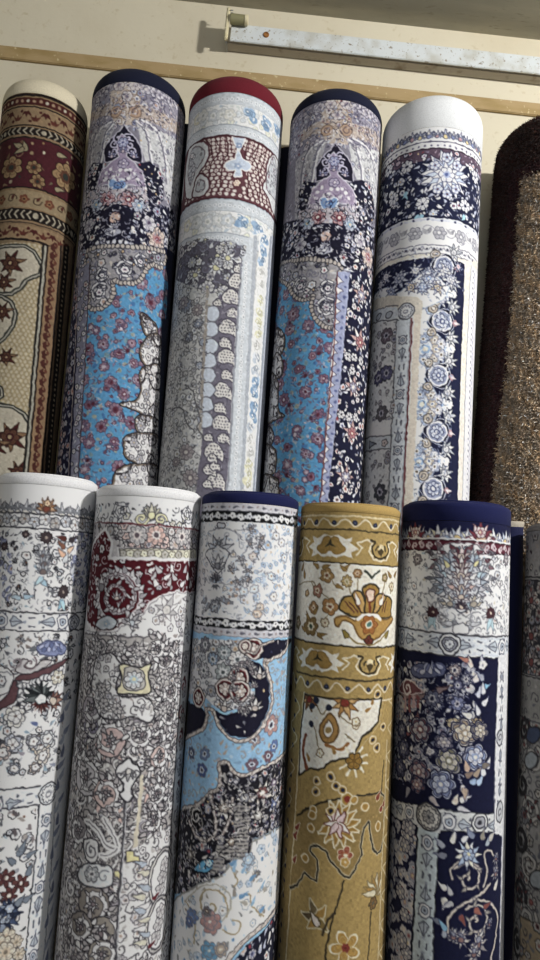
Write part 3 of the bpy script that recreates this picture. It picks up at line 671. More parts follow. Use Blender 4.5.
    for x, y, cc in ((105, 640, 'e4dfc0'), (140, 630, 'd8dcdc'), (185, 622, 'ccd2d8'), (225, 620, 'd0d4d4'), (262, 618, 'c8d0d8')):
        a, v = c.pt(x, y); c.flower(a, v, 7, 5, (h('b4b8bc'), h(cc), h('e4e4de'), h('b8bcb8')))
    squares(c, (X, 672), (X, 710), h('bfc7d0'), h('dfe3e6'))
    c.band((X, 710), (X, 2600), h('b8b9ba'))
    # side borders, from the field outwards
    c.fr(0, 0, 1)
    def S(t0, b0, t1, b1, col, ytop=236): # strip between (x at y=280) and (x at y=487)
        e = lambda t, b, y: t + (b - t) * (y - 280) / 207
        c.poly([(e(t0, b0, ytop), ytop), (e(t1, b1, ytop), ytop), (e(t1, b1, 540), 540), (e(t0, b0, 540), 540)], h(col))
    S(256, 241, 300, 290, 'e2e3e0', 232)
    S(239, 226.5, 244, 231, '8f94a2', 245); S(241, 228.5, 251.5, 240, 'c4ccd4', 238); S(251.5, 240, 255, 243.5, 'aab2be', 236)
    c.col_((241.5, 262), (229, 487), (251, 262), (239.5, 487), 5.2, lambda a, v, w, i: (c.disc(a, v, 1.9, h('e2e4e6')), c.disc(a, v, .8, h('9aa6b4'))))
    flw = [(264.5, 240, 'b'), (263, 252, 'b'), (262, 262, 'b'), (261.5, 272, 'w'), (261, 283, 'w'), (260, 300, 'y'), (259.5, 311, 'y'), (259, 322, 'y'), (258, 334, 'y'), (257.5, 346, 'w'), (256.5, 358, 'g'), (256, 370, 'g'), (255, 382, 'b'), (254.5, 393, 'b'), (254, 405, 'b'), (253, 417, 'b'), (252, 428, 'g'), (251, 440, 'w'), (250, 452, 'w'), (249, 464, 'y'), (248, 474, 'y'), (247, 484, 'y'), (246, 496, 'w'), (245, 508, 'b')]
    for x, y, t in flw:
        a, v = c.pt(x, y)
        wash(a, v, 7.5, {'b': ('8fb2d8', 'a8c4e2', '7ba3d0'), 'y': ('e4e0b6', 'e8e6c6', 'd8d4ac'), 'w': ('e4e2dc', 'd8d8d4', 'd0d0cc'), 'g': ('c4ccd8', 'd4dae2', 'b4c0d0')}[t])
    S(267, 253, 269, 255, '9fa8ba', 236); S(269, 255, 282, 268, 'c2cde0', 236); S(275, 261, 276.5, 262.5, 'dfe5ee', 236)
    # field
    e = lambda t, b, y: t + (b - t) * (y - 280) / 207
    fld = [(150, 246), (e(239, 226.5, 246), 246), (e(239, 226.5, 540), 540), (130, 540)]
    m = c.mask(fld); 
    c.poly(fld, h('c2c2c0'))
    c.scatter(fld, 6.2, dict(edge=h('6c6c70'), petal=[h('d8d8d6'), h('c6c8cc'), h('e0e0dc')], ring=[h('9a9aa0'), h('a8b4c8')], eye=[h('706c78'), h('a8a080')], leaf=[h('8a8a8e'), h('a0a4ac'), h('c8c8c4')], stem=h('737378'), ledge=None), 'ffcclsd', 3.2)
    c.clip = m
    P = [(172, 246), (247, 246), (244, 300), (240, 312), (225, 305), (215, 285), (195, 285), (172, 300)]
    P2 = [(180, 246), (246, 246), (e(239, 226.5, 295), 295), (232, 300), (222, 290), (212, 294), (190, 286), (176, 280)]
    c.poly(P2, h('625e70')); c.scatter(P2, 7.4, dict(PALE, petal=[h('d8d8d8'), h('c4c8d0'), h('e0dfdb')], ring=[h('8a8898'), h('b0b4bc')], eye=[h('5a5868'), h('c8c49c')], edge=h('45434f'), leaf=[h('c4c8cc'), h('a8acb8')]), 'fpcml', 5)
    for x, y in ((216, 268), (228, 258), (195, 275)): a, v = c.pt(x, y); c.palm(a, v, 8, y, (h('5a5868'), h('dcdcd8'), h('c8ccd2'), h('d4cf9a')), 8, 5.5, .7)
    # boteh column on plum ground
    B = [(219, 295), (e(239, 226.5, 292), 292), (e(239, 226.5, 540), 540), (190, 540), (203, 430), (209, 380), (212, 330)]
    c.poly(B, h('726c80'))
    c.fr(150, 280, 3.857)
    for L, W_, H_ in ((((335, 10), (315, 70), (300, 185), (295, 300), (280, 430), (275, 555), (245, 665), (255, 780), (240, 890)), 19, 19), (((320, 130), (290, 245), (297, 370), (270, 495), (285, 615), (230, 735), (265, 840), (345, -40)), 13, 13), (((225, 610), (250, 720), (262, 90), (240, 690), (222, 790)), 10, 10)):
        for x, y in L:
            a, v = c.pt(x, y); w = W_ * k / 2; hh = H_ * k / 2
            c.poly([(a - w * .9, v - hh * .4), (a - w * .95, v + hh * .3), (a - w * .3, v + hh * .95), (a + w * .5, v + hh * .8), (a + w * 1.0, v + hh * .1), (a + w * 1.05, v - hh * .9), (a + w * .4, v - hh * .6), (a - w * .4, v - hh * .7)], h('d3cfc9'), h('4c475c'), 1.1, smooth=True, raw=True)
            nq = int(W_ / 3.2)
            for q in range(nq * nq): c.disc(a + (q % nq - (nq - 1) / 2) * 3.1 * k + (q // nq % 2) * 1 * k, v + (q // nq - (nq - 1) / 2) * 3 * k, .8, h('6a6672'))
    c.lace([(225, 80), (350, 60), (330, 300), (280, 900), (200, 900), (225, 500)], 7, [h('4c475c'), h('a09cac')], 3, .8)
    for x, y in ((240, 130), (236, 190), (233, 255), (229, 312), (224, 368), (220, 425), (216, 480), (213, 540)):
        a, v = c.pt(x, y); c.disc(a, v, 7, h('c0cbdc'), h('6a6a7a'), 1, ry=7.4)
    for x, y, r in ((140, 100, 7), (185, 170, 5), (205, 240, 4), (190, 330, 4), (150, 220, 5), (120, 90, 5)):
        a, v = c.pt(x, y); c.flower(a, v, r, 8, (h('45434c'), h('9ca4b4'), h('7c8cac'), h('d0d0d0')), x)
    c.fr(0, 0, 1)
    c.line([(e(217, 206, y + 20) - 8, y) for y in (290, 340, 380, 430)], h('a49a90'), 3)
    c.lace([(150, 285), (210, 285), (205, 400), (190, 540), (130, 540)], 4.2, [h('55535c'), h('dcdcda'), h('7c7a80'), h('98a0b0')], 3, .8)
    for L in ([(185, 385), (193, 392), (196, 405), (203, 410)], [(196, 405), (200, 420), (197, 428), (204, 437)], [(172, 410), (182, 408), (186, 422), (195, 432)]):
        c.line(L, h('66646a'), 1.4, smooth=True)
    for x, y, r in ((186, 452, 8), (190, 478, 8), (176, 462, 5), (183, 303, 7), (197, 310, 6)):
        a, v = c.pt(x, y); c.flower(a, v, r, 9, (h('5c5860'), h('a89ea0'), h('7c7078'), h('c8c0b8')))
    c.clip = None
    c.mottle(.04); return c

def sunburst(c, x, y, r, cols):
    a, v = c.pt(x, y)
    for n, q, cc in ((15, 1, cols[0]), (13, .78, cols[1]), (11, .56, cols[2])):
        for i in range(n): c.leaf(a, v, r * q, r * q * .38, 2 * PI * i / n + q, h(cc), h('2a2c50') if q == 1 else h('5a6080'), .7)
    c.flower(a, v, r * .3, 6, (h('4a5078'), h('e8e8f0'), h('a8b4d8'), h('5a6aa8')))

def lozband(c, a0, v0, a1, v1, w, ph=0, horizontal=True):
    """lozenge-and-arrow guard stripe between two raw points"""
    k = c.k; L = math.hypot(a1 - a0, v1 - v0); ux, uy = (a1 - a0) / L, (v1 - v0) / L; nx, ny = -uy, ux
    P = lambda t, n: (a0 + ux * t + nx * n * w, v0 + uy * t + ny * n * w)
    t = ph * k; i = 0; ink = h('55586a')
    while t < L:
        q = i % 4
        if q == 0:
            a, v = P(t, 0); c.disc(a, v, w / k * .32, h('e2e4e8'), ink, .9, ry=w / k * .36); c.disc(a, v, w / k * .18, h('a8b4c4'), ink, .8); c.disc(a, v, w / k * .07, ink)
            for n in (-.36, .36):
                for d in (-4, 4): a2, v2 = P(t + d * k, n); c.disc(a2, v2, .9, ink)
        elif q in (1, 3):
            s_ = 1 if q == 1 else -1
            c.poly([P(t - 6 * k * s_, 0), P(t - 3 * k * s_, .3), P(t + 7 * k * s_, 0), P(t - 3 * k * s_, -.3)], h('a9b3bf'), ink, .8, raw=True)
            c.line([P(t - 5 * k * s_, 0), P(t + 5 * k * s_, 0)], ink, .8, raw=True)
            for n in (-.3, .3): a, v = P(t + 4 * k * s_, n); c.disc(a, v, 1, ink)
        else:
            for n in (-.22, .22): c.line([P(t - 2.4 * k, n), P(t + 2.4 * k, n)], ink, 1.3, raw=True)
            for d in (-1, 1): a, v = P(t + d * 6 * k, 0); c.disc(a, v, 1.3, h('9aa4b4'))
        t += 14 * k; i += 1

def design_medallions(R):
    c = canvas(R, (433, 127), (412, 540), .0017, 'dfe0e4', 5)
    c.fr(360, 80, 3.857); X = 325
    wht = h('e4e5ea')
    # gallery under the white hem
    k = c.k; ga, gv = c.pt(330, 215)
    for i in range(-14, 15):
        a = ga + i * 8.5 * k; v = gv - 1 * k
        c.palm(a, v, 5.2 if i % 2 else 6.6, PI / 2, (h('4a4e68'), [h('a8b0c8'), h('c8c4c0'), h('b8b8c8')][i % 3], [h('6a7090'), h('8a90ac')][i % 2], [h('d8c088'), h('7c88b8'), h('b89098')][i % 3]), 5, 2.6, .7)
        c.leaf(a + 4 * k, v - 2 * k, 6, 2.4, PI / 2 + .5, h('7c84a0'))
    c.band((X, 236), (X, 241), h('6a6880')); c.band((X, 241), (X, 266), h('d8d8de'))
    c.row((X, 241), (X, 266), 6.5, lambda a, v, hh, i: c.disc(a, v, 1.2, h('6c6a84')))
    c.band((X, 263), (X, 268), h('4a3a4c')); c.band((X, 268), (X, 310), h('655065')); c.band((X, 310), (X, 540), h('262c50'))
    c.scatter(None, 6, dict(DARKF, petal=[h('c0a0b0'), h('d8d0dc')], leaf=[h('a890a4'), h('8a7c98')]), 'llfd', 2.6, raw=c.vmask((X, 268), (X, 300)))
    c.scatter(None, 7.4, dict(DARKF, petal=[h('eceaec'), h('d0d4e0')], ring=[h('8a90b0'), h('b8c8dc')]), 'flsl', 4, raw=c.vmask((X, 300), (X, 525)))
    c.lace(None, 5, [h('c8ccd8'), h('1c2040'), h('8088a8')], 3, .8, raw=c.vmask((X, 300), (X, 528)))
    sunburst(c, 335, 365, 27, ('e8e6ea', 'b8c4e0', 'e4e0e0'))
    for x, y in ((335, 300), (290, 330), (375, 330), (300, 420), (370, 420), (335, 440)): a, v = c.pt(x, y); c.flower(a, v, 5, 5, (h('4a5078'), h('dfe2ee'), h('9aa8d0'), h('6a4a58')))
    for x, y in ((180, 335), (240, 478), (405, 485), (445, 375), (110, 350), (130, 460)): a, v = c.pt(x, y); c.flower(a, v, 7, 7, (h('20244a'), h('e6e4e6'), h('c8c8d0'), h('33375c')), y)
    for x, y in ((240, 520), (225, 520), (405, 520), (170, 440), (180, 430)): a, v = c.pt(x, y); c.leaf(a, v, 9, 4, -PI / 2 + (x % 3 - 1) * .5, h('8fc0d8'))
    c.band((X, 532), (X, 545), h('c4c8d8')); c.row((X, 535), (X, 548), 14, lambda a, v, hh, i: c.disc(a, v, 1.4, h('5a5e80')))
    c.band((X, 545), (X, 640), wht)
    def scr(a, v, hh, i):
        c.scroll(a, v + 2 * k * (-1) ** i, 7, 1.2, i * 2., h('a4a4b0'), 1.1, (-1) ** i)
        if i % 2: c.flower(a, v, 6.5, 6, (h('707080'), h('b8b8c0'), h('8c8c98'), h('d8d8dc')))
        else: c.leaf(a, v, 8, 4, 1, h('94949e')); c.leaf(a, v, 8, 4, 2.4, h('a8a8b0'))
    c.row((X, 548), (X, 635), 12, scr)
    c.band((X, 636), (X, 641), h('8a8a98')); c.band((X, 641), (X, 668), h('dcdce2')); c.row((X, 641), (X, 668), 7, lambda a, v, hh, i: (c.disc(a, v, 1.4, h('5c5c70')), c.line([(a + 1.5 * k, v - 1.5 * k), (a + 3.5 * k, v + 1.5 * k), (a + 5.5 * k, v - 1.5 * k)], h('7c7c8c'), .8, raw=True)))
    c.band((X, 668), (X, 674), h('9a98a0')); c.band((X, 674), (X, 690), h('d8d0c2'))
    c.band((X, 690), (X, 3000), h('242a50'))
    # side borders
    c.fr(350, 290, 3.857)
    c.poly([(463, -110), (442, -110), (440, 0), (428, 300), (412, 860), (460, 860), (480, 300), (487, 0)][1:] + [(492, -110)], h('d8d0c2'))
    S2 = [(468, -95), (462, 0), (448, 300), (432, 860)]
    c.poly(S2 + [(720, 860), (720, -95)], h('d6d6e0')); c.line(S2, h('8a8a98'), 1)
    c.col_((463, -80), (434, 850), (490, -80), (462, 850), 6, lambda a, v, w, i: (c.disc(a - w * .15, v, 1.1, h('6a6a80')), c.leaf(a, v, 6, 3, -1.2, h('b0b0c8'))))
    # inner field left of the stepped medallions
    e = lambda x0, x1, y: x0 + (x1 - x0) * y / 815
    Z = [(260, 20)]
    tips = [(404, 15), (401, 228), (388, 442), (376, 662), (366, 880)]
    P = [(-200, 25), (200, 10), (300, 0), (330, -95), (345, -60)]
    edge = []
    for i, (tx, ty) in enumerate(tips):
        n = 5
        for j in range(-n, n + 1):
            q = 1 - abs(j) / n; bx = tx - 110 + 100 * (q ** 1.0) + (6 if j % 2 else -4); edge.append((bx, ty + j * 100 / n))
    c.poly([(e(250, 205, -20), -30)] + edge + [(180, 1000), (180, 820)], h('e3e2de'), h('8fa0bc'), 1)
    for i, (tx, ty) in enumerate(tips):
        a, v = c.pt(tx - 45, ty); c.flower(a, v, 9, 8, (h('5a6c98'), h('dfe4ee'), h('9ab4dc'), h('3f5c98')))
        a, v = c.pt(tx - 10, ty); c.flower(a, v, 5, 4, (None, h('f0eee8'), None, h('9ab0d4')), PI / 4); c.leaf(a, v, 6, 4, 0, h('eeece6'))
        a, v = c.pt(tx - 110, ty); c.flower(a, v, 10, 8, (h('7a8cac'), h('d4dcea'), h('8fb0d8'), h('e8dcc0')))
        for d in (-1, 1):
            for j, (dx, dy) in enumerate(((-75, 35), (-95, 62), (-50, 20), (-70, -2), (-118, 40))):
                a, v = c.pt(tx + dx, ty + d * dy); c.flower(a, v, 4.6, 6, (h('7a8098'), [h('c4b49a'), h('a8bcdc'), h('d0d0d8')][j % 3], h('e8e6e0'), [h('6a5a50'), h('4a6098')][j % 2]), j)
    mid = [(360, 120), (346, 330), (341, 547), (326, 768), (368, -92)]
    for x, y in mid:
        a, v = c.pt(x, y)
        c.poly([(a - 15 * k, v), (a - 6 * k, v + 10 * k), (a + 4 * k, v + 13 * k), (a + 10 * k, v + 7 * k), (a + 12 * k, v), (a + 10 * k, v - 7 * k), (a + 4 * k, v - 13 * k), (a - 6 * k, v - 10 * k)], h('1e2244'), h('c8ccd8'), .8, smooth=True, raw=True)
        c.disc(a - 1 * k, v, 9, h('8a94b4'), h('d8d8e0'), 1.6); c.flower(a - 1 * k, v, 6.4, 8, (h('3a4068'), h('c8d0e2'), h('4a5484'), h('dfe4ee')))
        c.flower(a + 13 * k, v, 3.4, 4, (None, h('a8808a'), None, h('d8d0d4'))); c.leaf(a + 12 * k, v, 7, 3, 0, h('c8bcc0'))
        for d in (-1, 1):
            c.palm(a + 9 * k, v + d * 16 * k, 8.5, .3 * d, (h('4a4e60'), h('dcdcd8'), h('b0b4bc'), h('c8c8cc')), 7, 4.2, .7)
            c.scroll(a + 8 * k, v + d * 16 * k, 5, 1.1, 0, h('8a8e98'), 1, d)
            aa, vv = a - 11 * k, v + d * 12 * k; c.disc(aa, vv, 4, h('c0b4a6'), h('5a5450'), 1); c.ring(aa, vv, 2, h('6a625c'), .9)
    c.fr(360, 80, 3.857)
    c.poly([(30, 850), (70, 815), (110, 800), (140, 825), (175, 800), (205, 770), (235, 745), (265, 722), (295, 748), (320, 775), (345, 800), (320, 850), (250, 880), (30, 900)], h('e3e2de'), h('8fa0bc'), 1)
    for x, y, r, c1, c2 in ((150, 765, 10, 'b0b4c4', '5a648c'), (265, 765, 10, 'd4dcec', '7c98cc'), (215, 735, 7, 'd8d6d0', '8a8c98'), (330, 740, 9, 'd8d6d0', '8a8c98'), (100, 760, 7, 'c8c8cc', '7a80a0'), (380, 722, 5, 'd8c8cc', 'a86070'), (240, 800, 8, 'c8d4e8', '6c88bc'), (300, 800, 7, 'c4b49a', '6a5a50'), (350, 770, 8, 'd8d6d0', '8a8c98'), (195, 800, 7, 'c4b49a', '6a5a50'), (120, 820, 8, 'a8b4cc', '5a6890'), (80, 790, 7, 'c0c0c8', '5a5c78'), (265, 740, 5, 'eef0f4', '9ab0d8')):
        a, v = c.pt(x, y); c.palm(a, v, r, x, (h('33385c'), h(c1), h('b8bcc8'), h(c2)), 8, 5.6, .6); c.flower(a, v, r * .55, 6, (h('4a5078'), h(c1), h(c2), h('e8e6e0')), x)
    c.lace([(30, 690), (400, 690), (400, 830), (30, 900)], 6, [h('c8ccd8'), h('4c5478'), h('8a94b4')], 3, .8)
    c.fr(350, 290, 3.857)
    c.lace([(280, 0), (400, -20), (390, 800), (230, 800), (250, 400)], 5, [h('55607c'), h('f0efeb'), h('8a98b8')], 3, .8)
    # beige stripe, red line, guard stripe with lozenges, pale centre
    bx = lambda x, y: (e(x, x - 38, y), y)
    c.poly([bx(262, 40), bx(280, 40), bx(280, 1000), bx(240, 1000), bx(240, 90)], h('d5c9b8')); c.poly([(90, 45), (262, 28), (282, 45), (278, 90), (240, 95), (95, 78)], h('cfc6b6'))
    c.poly([(-150, 80), (244, 74), (246, 115), bx(246, 1000), (-150, 1000)], h('d0d1d3'))
    c.line([bx(243, 110), bx(243, 950)], h('7a3438'), 1.5)
    c.poly([bx(185, 110), bx(238, 110), bx(238, 1000), bx(185, 1000)], h('c3cad2')); c.line([bx(185, 115), bx(185, 1000)], h('5c5c68'), 1); c.line([bx(238, 115), bx(238, 1000)], h('8a8e9a'), .8)
    A0 = c.pt(*bx(212, 140)); A1 = c.pt(*bx(212, 900)); lozband(c, *A0, *A1, 11 * k, 14)
    a, v = c.pt(215, 82); c.disc(a, v, 8, h('b8bcc4'), h('50505c'), 1.2); c.flower(a, v, 6, 12, (h('5a5a68'), h('d4d8dc'), h('8a8c98'), h('d4d8dc')))
    c.line([(90, 88), (185, 60)], h('5c5c68'), 1); c.line([(80, 135), (186, 116)], h('4c4c58'), 1.1); c.poly([(84, 92), (186, 66), (186, 112), (80, 130)], h('c3cad2'))
    for x in (110, 150): a, v = c.pt(x, 105 - (x - 100) * .2); c.disc(a, v, 4, h('a8b0bc'), h('50505c'), 1, ry=3)
    for P in ([(60, 140), (178, 122), (170, 500), (60, 520)], [(40, 620), (158, 605), (150, 900), (40, 900)]):
        c.scatter(P, 6.5, dict(edge=h('66626c'), petal=[h('b4b2b8'), h('9c9aa4'), h('c8c6c8')], ring=[h('7a6c78'), h('6c7498')], eye=[h('54505c'), h('a89078')], leaf=[h('8c8c92'), h('a4a4a8')], stem=h('7c7c82'), ledge=None), 'fslld', 3.2)
    for x, y, cc in ((140, 175, '7a6a78'), (125, 330, '4a4a74'), (110, 340, '5a5680'), (140, 320, '66648c'), (120, 475, '6a666c'), (115, 780, '55555f')):
        a, v = c.pt(x, y); c.flower(a, v, 8, 7, (h('4a4a55'), h(cc), h('a8a4b4'), h('46465a')))
    c.poly([bx(80, 515), bx(180, 515), bx(180, 560), bx(80, 570)], h('dcdde0'))
    c.poly([bx(60, 575), bx(182, 560), bx(182, 612), bx(60, 628)], h('c3cad2'))
    c.line([bx(60, 575), bx(182, 560)], h('55555f'), 1); c.line([bx(60, 628), bx(182, 612)], h('55555f'), 1)
    a, v = c.pt(*bx(115, 595)); c.poly([(a - 7 * k, v - 3.5 * k), (a - 7 * k, v + 3.5 * k), (a + 6 * k, v)], h('9098a8'), h('4c4c58'), 1, raw=True)
    a, v = c.pt(*bx(160, 590)); c.flower(a, v, 3.5, 5, (h('55555f'), h('c8b8b4'), None, h('6a5a5c')))
    c.mottle(.04); return c

INKF = dict(edge=h('303038'), petal=[h('d8d8dc'), h('e8e6e6'), h('c4c6cc')], ring=[h('a8acb4'), h('c4b0a8'), h('b8c4d4')], eye=[h('6a6a74'), h('8a6a5c'), h('4c4c58')], leaf=[h('6c6e76'), h('9a9ca4'), h('55565f'), h('90a8ba')], stem=h('4c4e56'), ledge=None)

def design_floral_white(R):
    c = canvas(R, (30, 484), (5, 990), .0015, 'e6e6e6', 6)
    k = c.k; W = h('e8e8e7')
    c.fr(0, 460, 3.84); X = 100
    ga, gv = c.pt(100, 190)
    for i in range(-16, 17):
        a = ga + i * 8 * k; v = gv
        c.palm(a, v - 1.5 * k, 6.5 if i % 2 else 8.5, PI / 2, (h('55555f'), h('b4b6bc'), h('8c9098'), h('c4c0b8')), 5, 2.8, .7)
        for t in (.4, 2.7): c.leaf(a, v, 7, 3, t, h('7c8088'), None)
    for sx in (180, 400, -60):
        a, v = c.pt(sx, 190); c.palm(a, v, 9, PI / 2, (h('5a4038'), h('c8a078'), h('b07848'), h('8a4838')), 7, 3, .8); c.flower(a, v + 6 * k, 3, 5, (h('5a4038'), h('d8b890'), None, h('8a4838')))
    c.hl((X, 203), h('45454e'), 1.2)
    def meander(a, v, hh, i):
        c.flower(a, v + (-1) ** i * 1.2 * k, 5, 5, (h('4c4c55'), [h('dcdcdc'), h('b8b4b0'), h('c8ccd4')][i % 3], None, h('8a7468')), i)
        c.leaf(a + 4 * k, v, 6, 3, (-1) ** i * .8, h('6a6c74')); c.leaf(a + 4 * k, v, 5, 2.4, 2.4, h('9a9ca4'))
    c.row((X, 203), (X, 258), 9.5, meander)
    c.hl((X, 260), h('45454e'), 1.3)
    m = c.vmask((X, 268), (X, 578))
    c.scatter(None, 7.2, INKF, 'flsldcps', 3.5, raw=m)
    L_ = dict(INKF, edge=h('6a6e8c'), petal=[h('b4bad4'), h('c8cce0'), h('8890b8')], leaf=[h('7880a8'), h('98a0c0')], stem=h('7c84a4'))
    c.lace(None, 5.2, [h('55555f'), h('8a8c94'), h('a8acb4')], 3.6, .75, raw=m)
    c.scatter([(-200, 280), (40, 300), (50, 480), (30, 560), (-200, 560)], 7, L_, 'flslp', 4)
    c.scatter([(285, 275), (420, 290), (420, 575), (310, 575), (270, 440), (275, 330)], 6, L_, 'flslp', 3.6)
    def starf(x, y, r, cols=('3a3238', '55484c', '9a8a80')):
        a, v = c.pt(x, y)
        for i in range(10): c.leaf(a, v, r * 1.25, r * .3, i * .628, h('7a7a84'))
        c.flower(a, v, r * .75, 10, (h(cols[0]), h(cols[1]), None, h(cols[2])), 0, .2)
    starf(178, 297, 7); starf(243, 507, 7); starf(18, 330, 5); starf(100, 285, 4)
    for x, y, an, cc in ((255, 305, 2.9, '6a3a34'), (265, 312, .5, '4a4248'), (250, 340, 2.4, '8a5a48'), (245, 372, 2.2, 'd8a888'), (258, 360, .9, 'e0b898'), (160, 455, -.9, '9cc0d4'), (165, 450, -2.2, 'a8c8d8'), (90, 525, .1, '9cb8cc'), (80, 530, 3., 'a8c0d0'), (240, 535, -1.9, '8cc4dc'), (238, 540, -1.2, 'a4cce0'), (245, 395, 1.2, 'c4c8cc'), (275, 440, 1.4, 'b8bcc4')):
        a, v = c.pt(x, y); c.leaf(a, v, 10, 4.4, an, h(cc), h('5c5c66'), .6)
    for x, y in ((165, 370), (170, 400), (165, 430)): a, v = c.pt(x, y); c.palm(a, v, 7, PI / 2, (h('55555f'), h('b8bcc0'), h('8a8e98'), h('7a6a68')), 7, 3, .6)
    # guard stripe
    c.band((X, 585), (X, 656), h('dddfe0')); c.hl((X, 586), h('4a4a52'), 1.3); c.hl((X, 656), h('4a4a52'), 1.3)
    va = c.pt(X, 621)[1]; lozband(c, -c.am, va, c.am, va, 17 * k, 9.5)
    for x in (285,): a, v = c.pt(x, 622); c.disc(a, v, 7, h('a8acb8'), h('44444e'), 1.2, ry=6.4); c.flower(a, v, 4.6, 8, (h('44444e'), h('c8ccd2'), None, h('5a5a66')))
    # field
    F_ = c.vmask((X, 662), (X, 2100))
    c.scatter(None, 7.6, INKF, 'flsdclps', 3.6, raw=F_); c.lace(None, 6, [h('55555f'), h('8a8c94'), h('a8acb4')], 3.6, .75, raw=F_)
    for j in range(12): a, v = c.pt(75 + (j * 37) % 110, 675 + (j * 23) % 55); c.leaf(a, v, 4, 3, j, h('8a807c'))
    P = [(140, 720), (165, 700), (200, 692), (235, 700), (255, 720), (245, 742), (205, 752), (160, 750)]
    c.poly(P, h('7c88b4'), h('4a4e70'), 1, smooth=True)
    for i in range(9): a, v = c.pt(150 + i * 12, 722 + (i % 2) * 14); c.leaf(a, v, 7, 3.4, PI / 2 + (i - 4) * .25, [h('a8b0d4'), h('6470a0'), h('8c98c4')][i % 3], h('4a4e70'), .5)
    for t in (-.2, .2, 3.0, 3.4): a, v = c.pt(195 + (60 if abs(t) < 1 else -55), 725); c.leaf(a, v, 8, 4, t, h('70747c'))
    # dark red acanthus
    mar = h('6e4a50')
    def acan(P, col, w=1): c.poly(P, col, h('423840'), w, smooth=True)
    acan([(265, 758), (225, 775), (180, 800), (120, 815), (70, 830), (60, 850), (110, 842), (160, 835), (200, 815), (240, 785)], mar)
    acan([(200, 770), (165, 770), (140, 790), (110, 800), (95, 790), (110, 770), (90, 762), (70, 780), (60, 815), (95, 822), (150, 808), (185, 790)], h('b8b4b6'))
    acan([(60, 850), (70, 880), (60, 925), (25, 950), (-40, 965), (-120, 960), (-120, 930), (-40, 935), (10, 920), (35, 890), (40, 860)], mar)
    acan([(-30, 800), (10, 792), (40, 810), (50, 845), (35, 885), (0, 905), (-40, 900), (-60, 860)], h('dcdcdc')); a, v = c.pt(8, 848); c.scroll(a, v, 9, 1.5, .5, h('8a8a92'), 1.3); c.flower(a, v, 4, 6, (h('55555f'), h('c8c8cc'), None, h('8a6a68')))
    a, v = c.pt(62, 775); c.scroll(a, v, 6, 1.3, 3, h('8a8086'), 1.6); a, v = c.pt(115, 782); c.scroll(a, v, 6, 1.2, 1, h('7a6a70'), 1.4, -1)
    for i in range(11): a, v = c.pt(80 + i * 14, 868 - i * 5 + (i % 3) * 4); c.disc(a, v, 2.2, h('c8c8ca'), h('4c4c55'), .9)
    for i in range(6): a, v = c.pt(78 + (i % 2) * 8, 890 + i * 16); c.disc(a, v, 2.2, h('c8c8ca'), h('4c4c55'), .9)
    a, v = c.pt(222, 835); c.flower(a, v, 6.5, 6, (h('4c4c55'), h('d4cdb8'), h('e6e2d4'), h('8a7c6c')))
    def darkfl(x, y, r):
        a, v = c.pt(x, y)
        for i in range(9): c.leaf(a, v, r * 1.1, r * .42, PI * .12 + i * .36, [h('2f3438'), h('434a4c'), h('6a7274')][i % 3], h('26282e'), .5)
        for i in range(8): c.leaf(a + 3 * k, v - 2 * k, r * .85, r * .3, -PI * .85 + i * .3, [h('6a3a38'), h('4a2c30')][i % 2])
        c.disc(a + 2 * k, v - 1 * k, r * .34, h('cfd4d4'), h('3a3a40'), .8)
    darkfl(150, 915, 13); a, v = c.pt(205, 925); c.palm(a, v, 9, 0, (h('40343a'), h('7a4a44'), h('a88070'), h('c8b8a8')), 7, 3.4, .6)
    c.fr(0, 700, 3.69)
    for x, y, r, cc in ((55, 62, 9, 'dad6cc'), (45, 165, 8, 'b8bcc8'), (10, 195, 7, 'c8b8b0'), (150, 165, 9, 'd4c4b0'), (175, 140, 7, 'c8ccd0'), (125, 155, 6, 'b0b0b8'), (130, 250, 5, 'b8a89c'), (50, 255, 5, 'a0a8b4'), (160, 205, 7, 'd0c8bc')):
        a, v = c.pt(x, y); c.flower(a, v, r, 7, (h('44444e'), h(cc), h('e4e2de'), h('6a5c5c')), x); c.flower(a, v, r * .6, 5, (h('55555f'), h('eae8e4'), None, h('7a6a68')))
    for x, y, cc in ((185, 288, '707c98'), (205, 240, '8a90a4'), (140, 90, '6a78a8'), (95, 200, '9a94a0')): a, v = c.pt(x, y); c.leaf(a, v, 8, 3.6, 2.8, h(cc))
    c.poly([(-300, 285), (205, 270), (195, 312), (150, 318), (0, 330), (-300, 335)], h('e6e6e4'))
    c.poly([(-300, 335), (0, 330), (150, 316), (205, 312), (200, 378), (140, 385), (0, 400), (-300, 405)], h('d6dade'))
    c.poly([(-400, 404), (0, 401), (142, 386), (90, 1080), (-400, 1080)], W)
    c.line([(-300, 338), (0, 331), (150, 317)], h('44444e'), 1.3); c.line([(-300, 404), (0, 401), (142, 386)], h('44444e'), 1.3)
    A0 = c.pt(-160, 372); A1 = c.pt(150, 352); lozband(c, *A0, *A1, 16 * k, 3)
    c.poly([(145, 320), (208, 312), (202, 385), (142, 385)], h('d6dade'))
    # vertical stripe
    V_ = [(147, 390), (205, 385), (195, 620), (150, 1080), (82, 1080), (115, 720)]
    c.poly(V_, h('d3d9df')); c.line([(147, 386), (115, 720), (82, 1080)], h('3f3f48'), 1.3); c.line([(204, 380), (186, 680), (150, 1080)], h('4f4f58'), 1)
    A0 = c.pt(173, 430); A1 = c.pt(112, 1040); lozband(c, *A0, *A1, 13 * k, 3)
    a, v = c.pt(180, 344); c.disc(a, v, 8.6, h('c4c8cc'), h('44444e'), 1.3); c.flower(a, v, 6.6, 12, (h('50505a'), h('d6d8da'), h('8a8c94'), h('dcdcdc')))
    c.scatter([(-300, 415), (135, 400), (90, 1080), (-300, 1080)], 8.5, INKF, 'fslld', 4)
    # the field's own flowers
    c.fr(0, 700, 3.69)
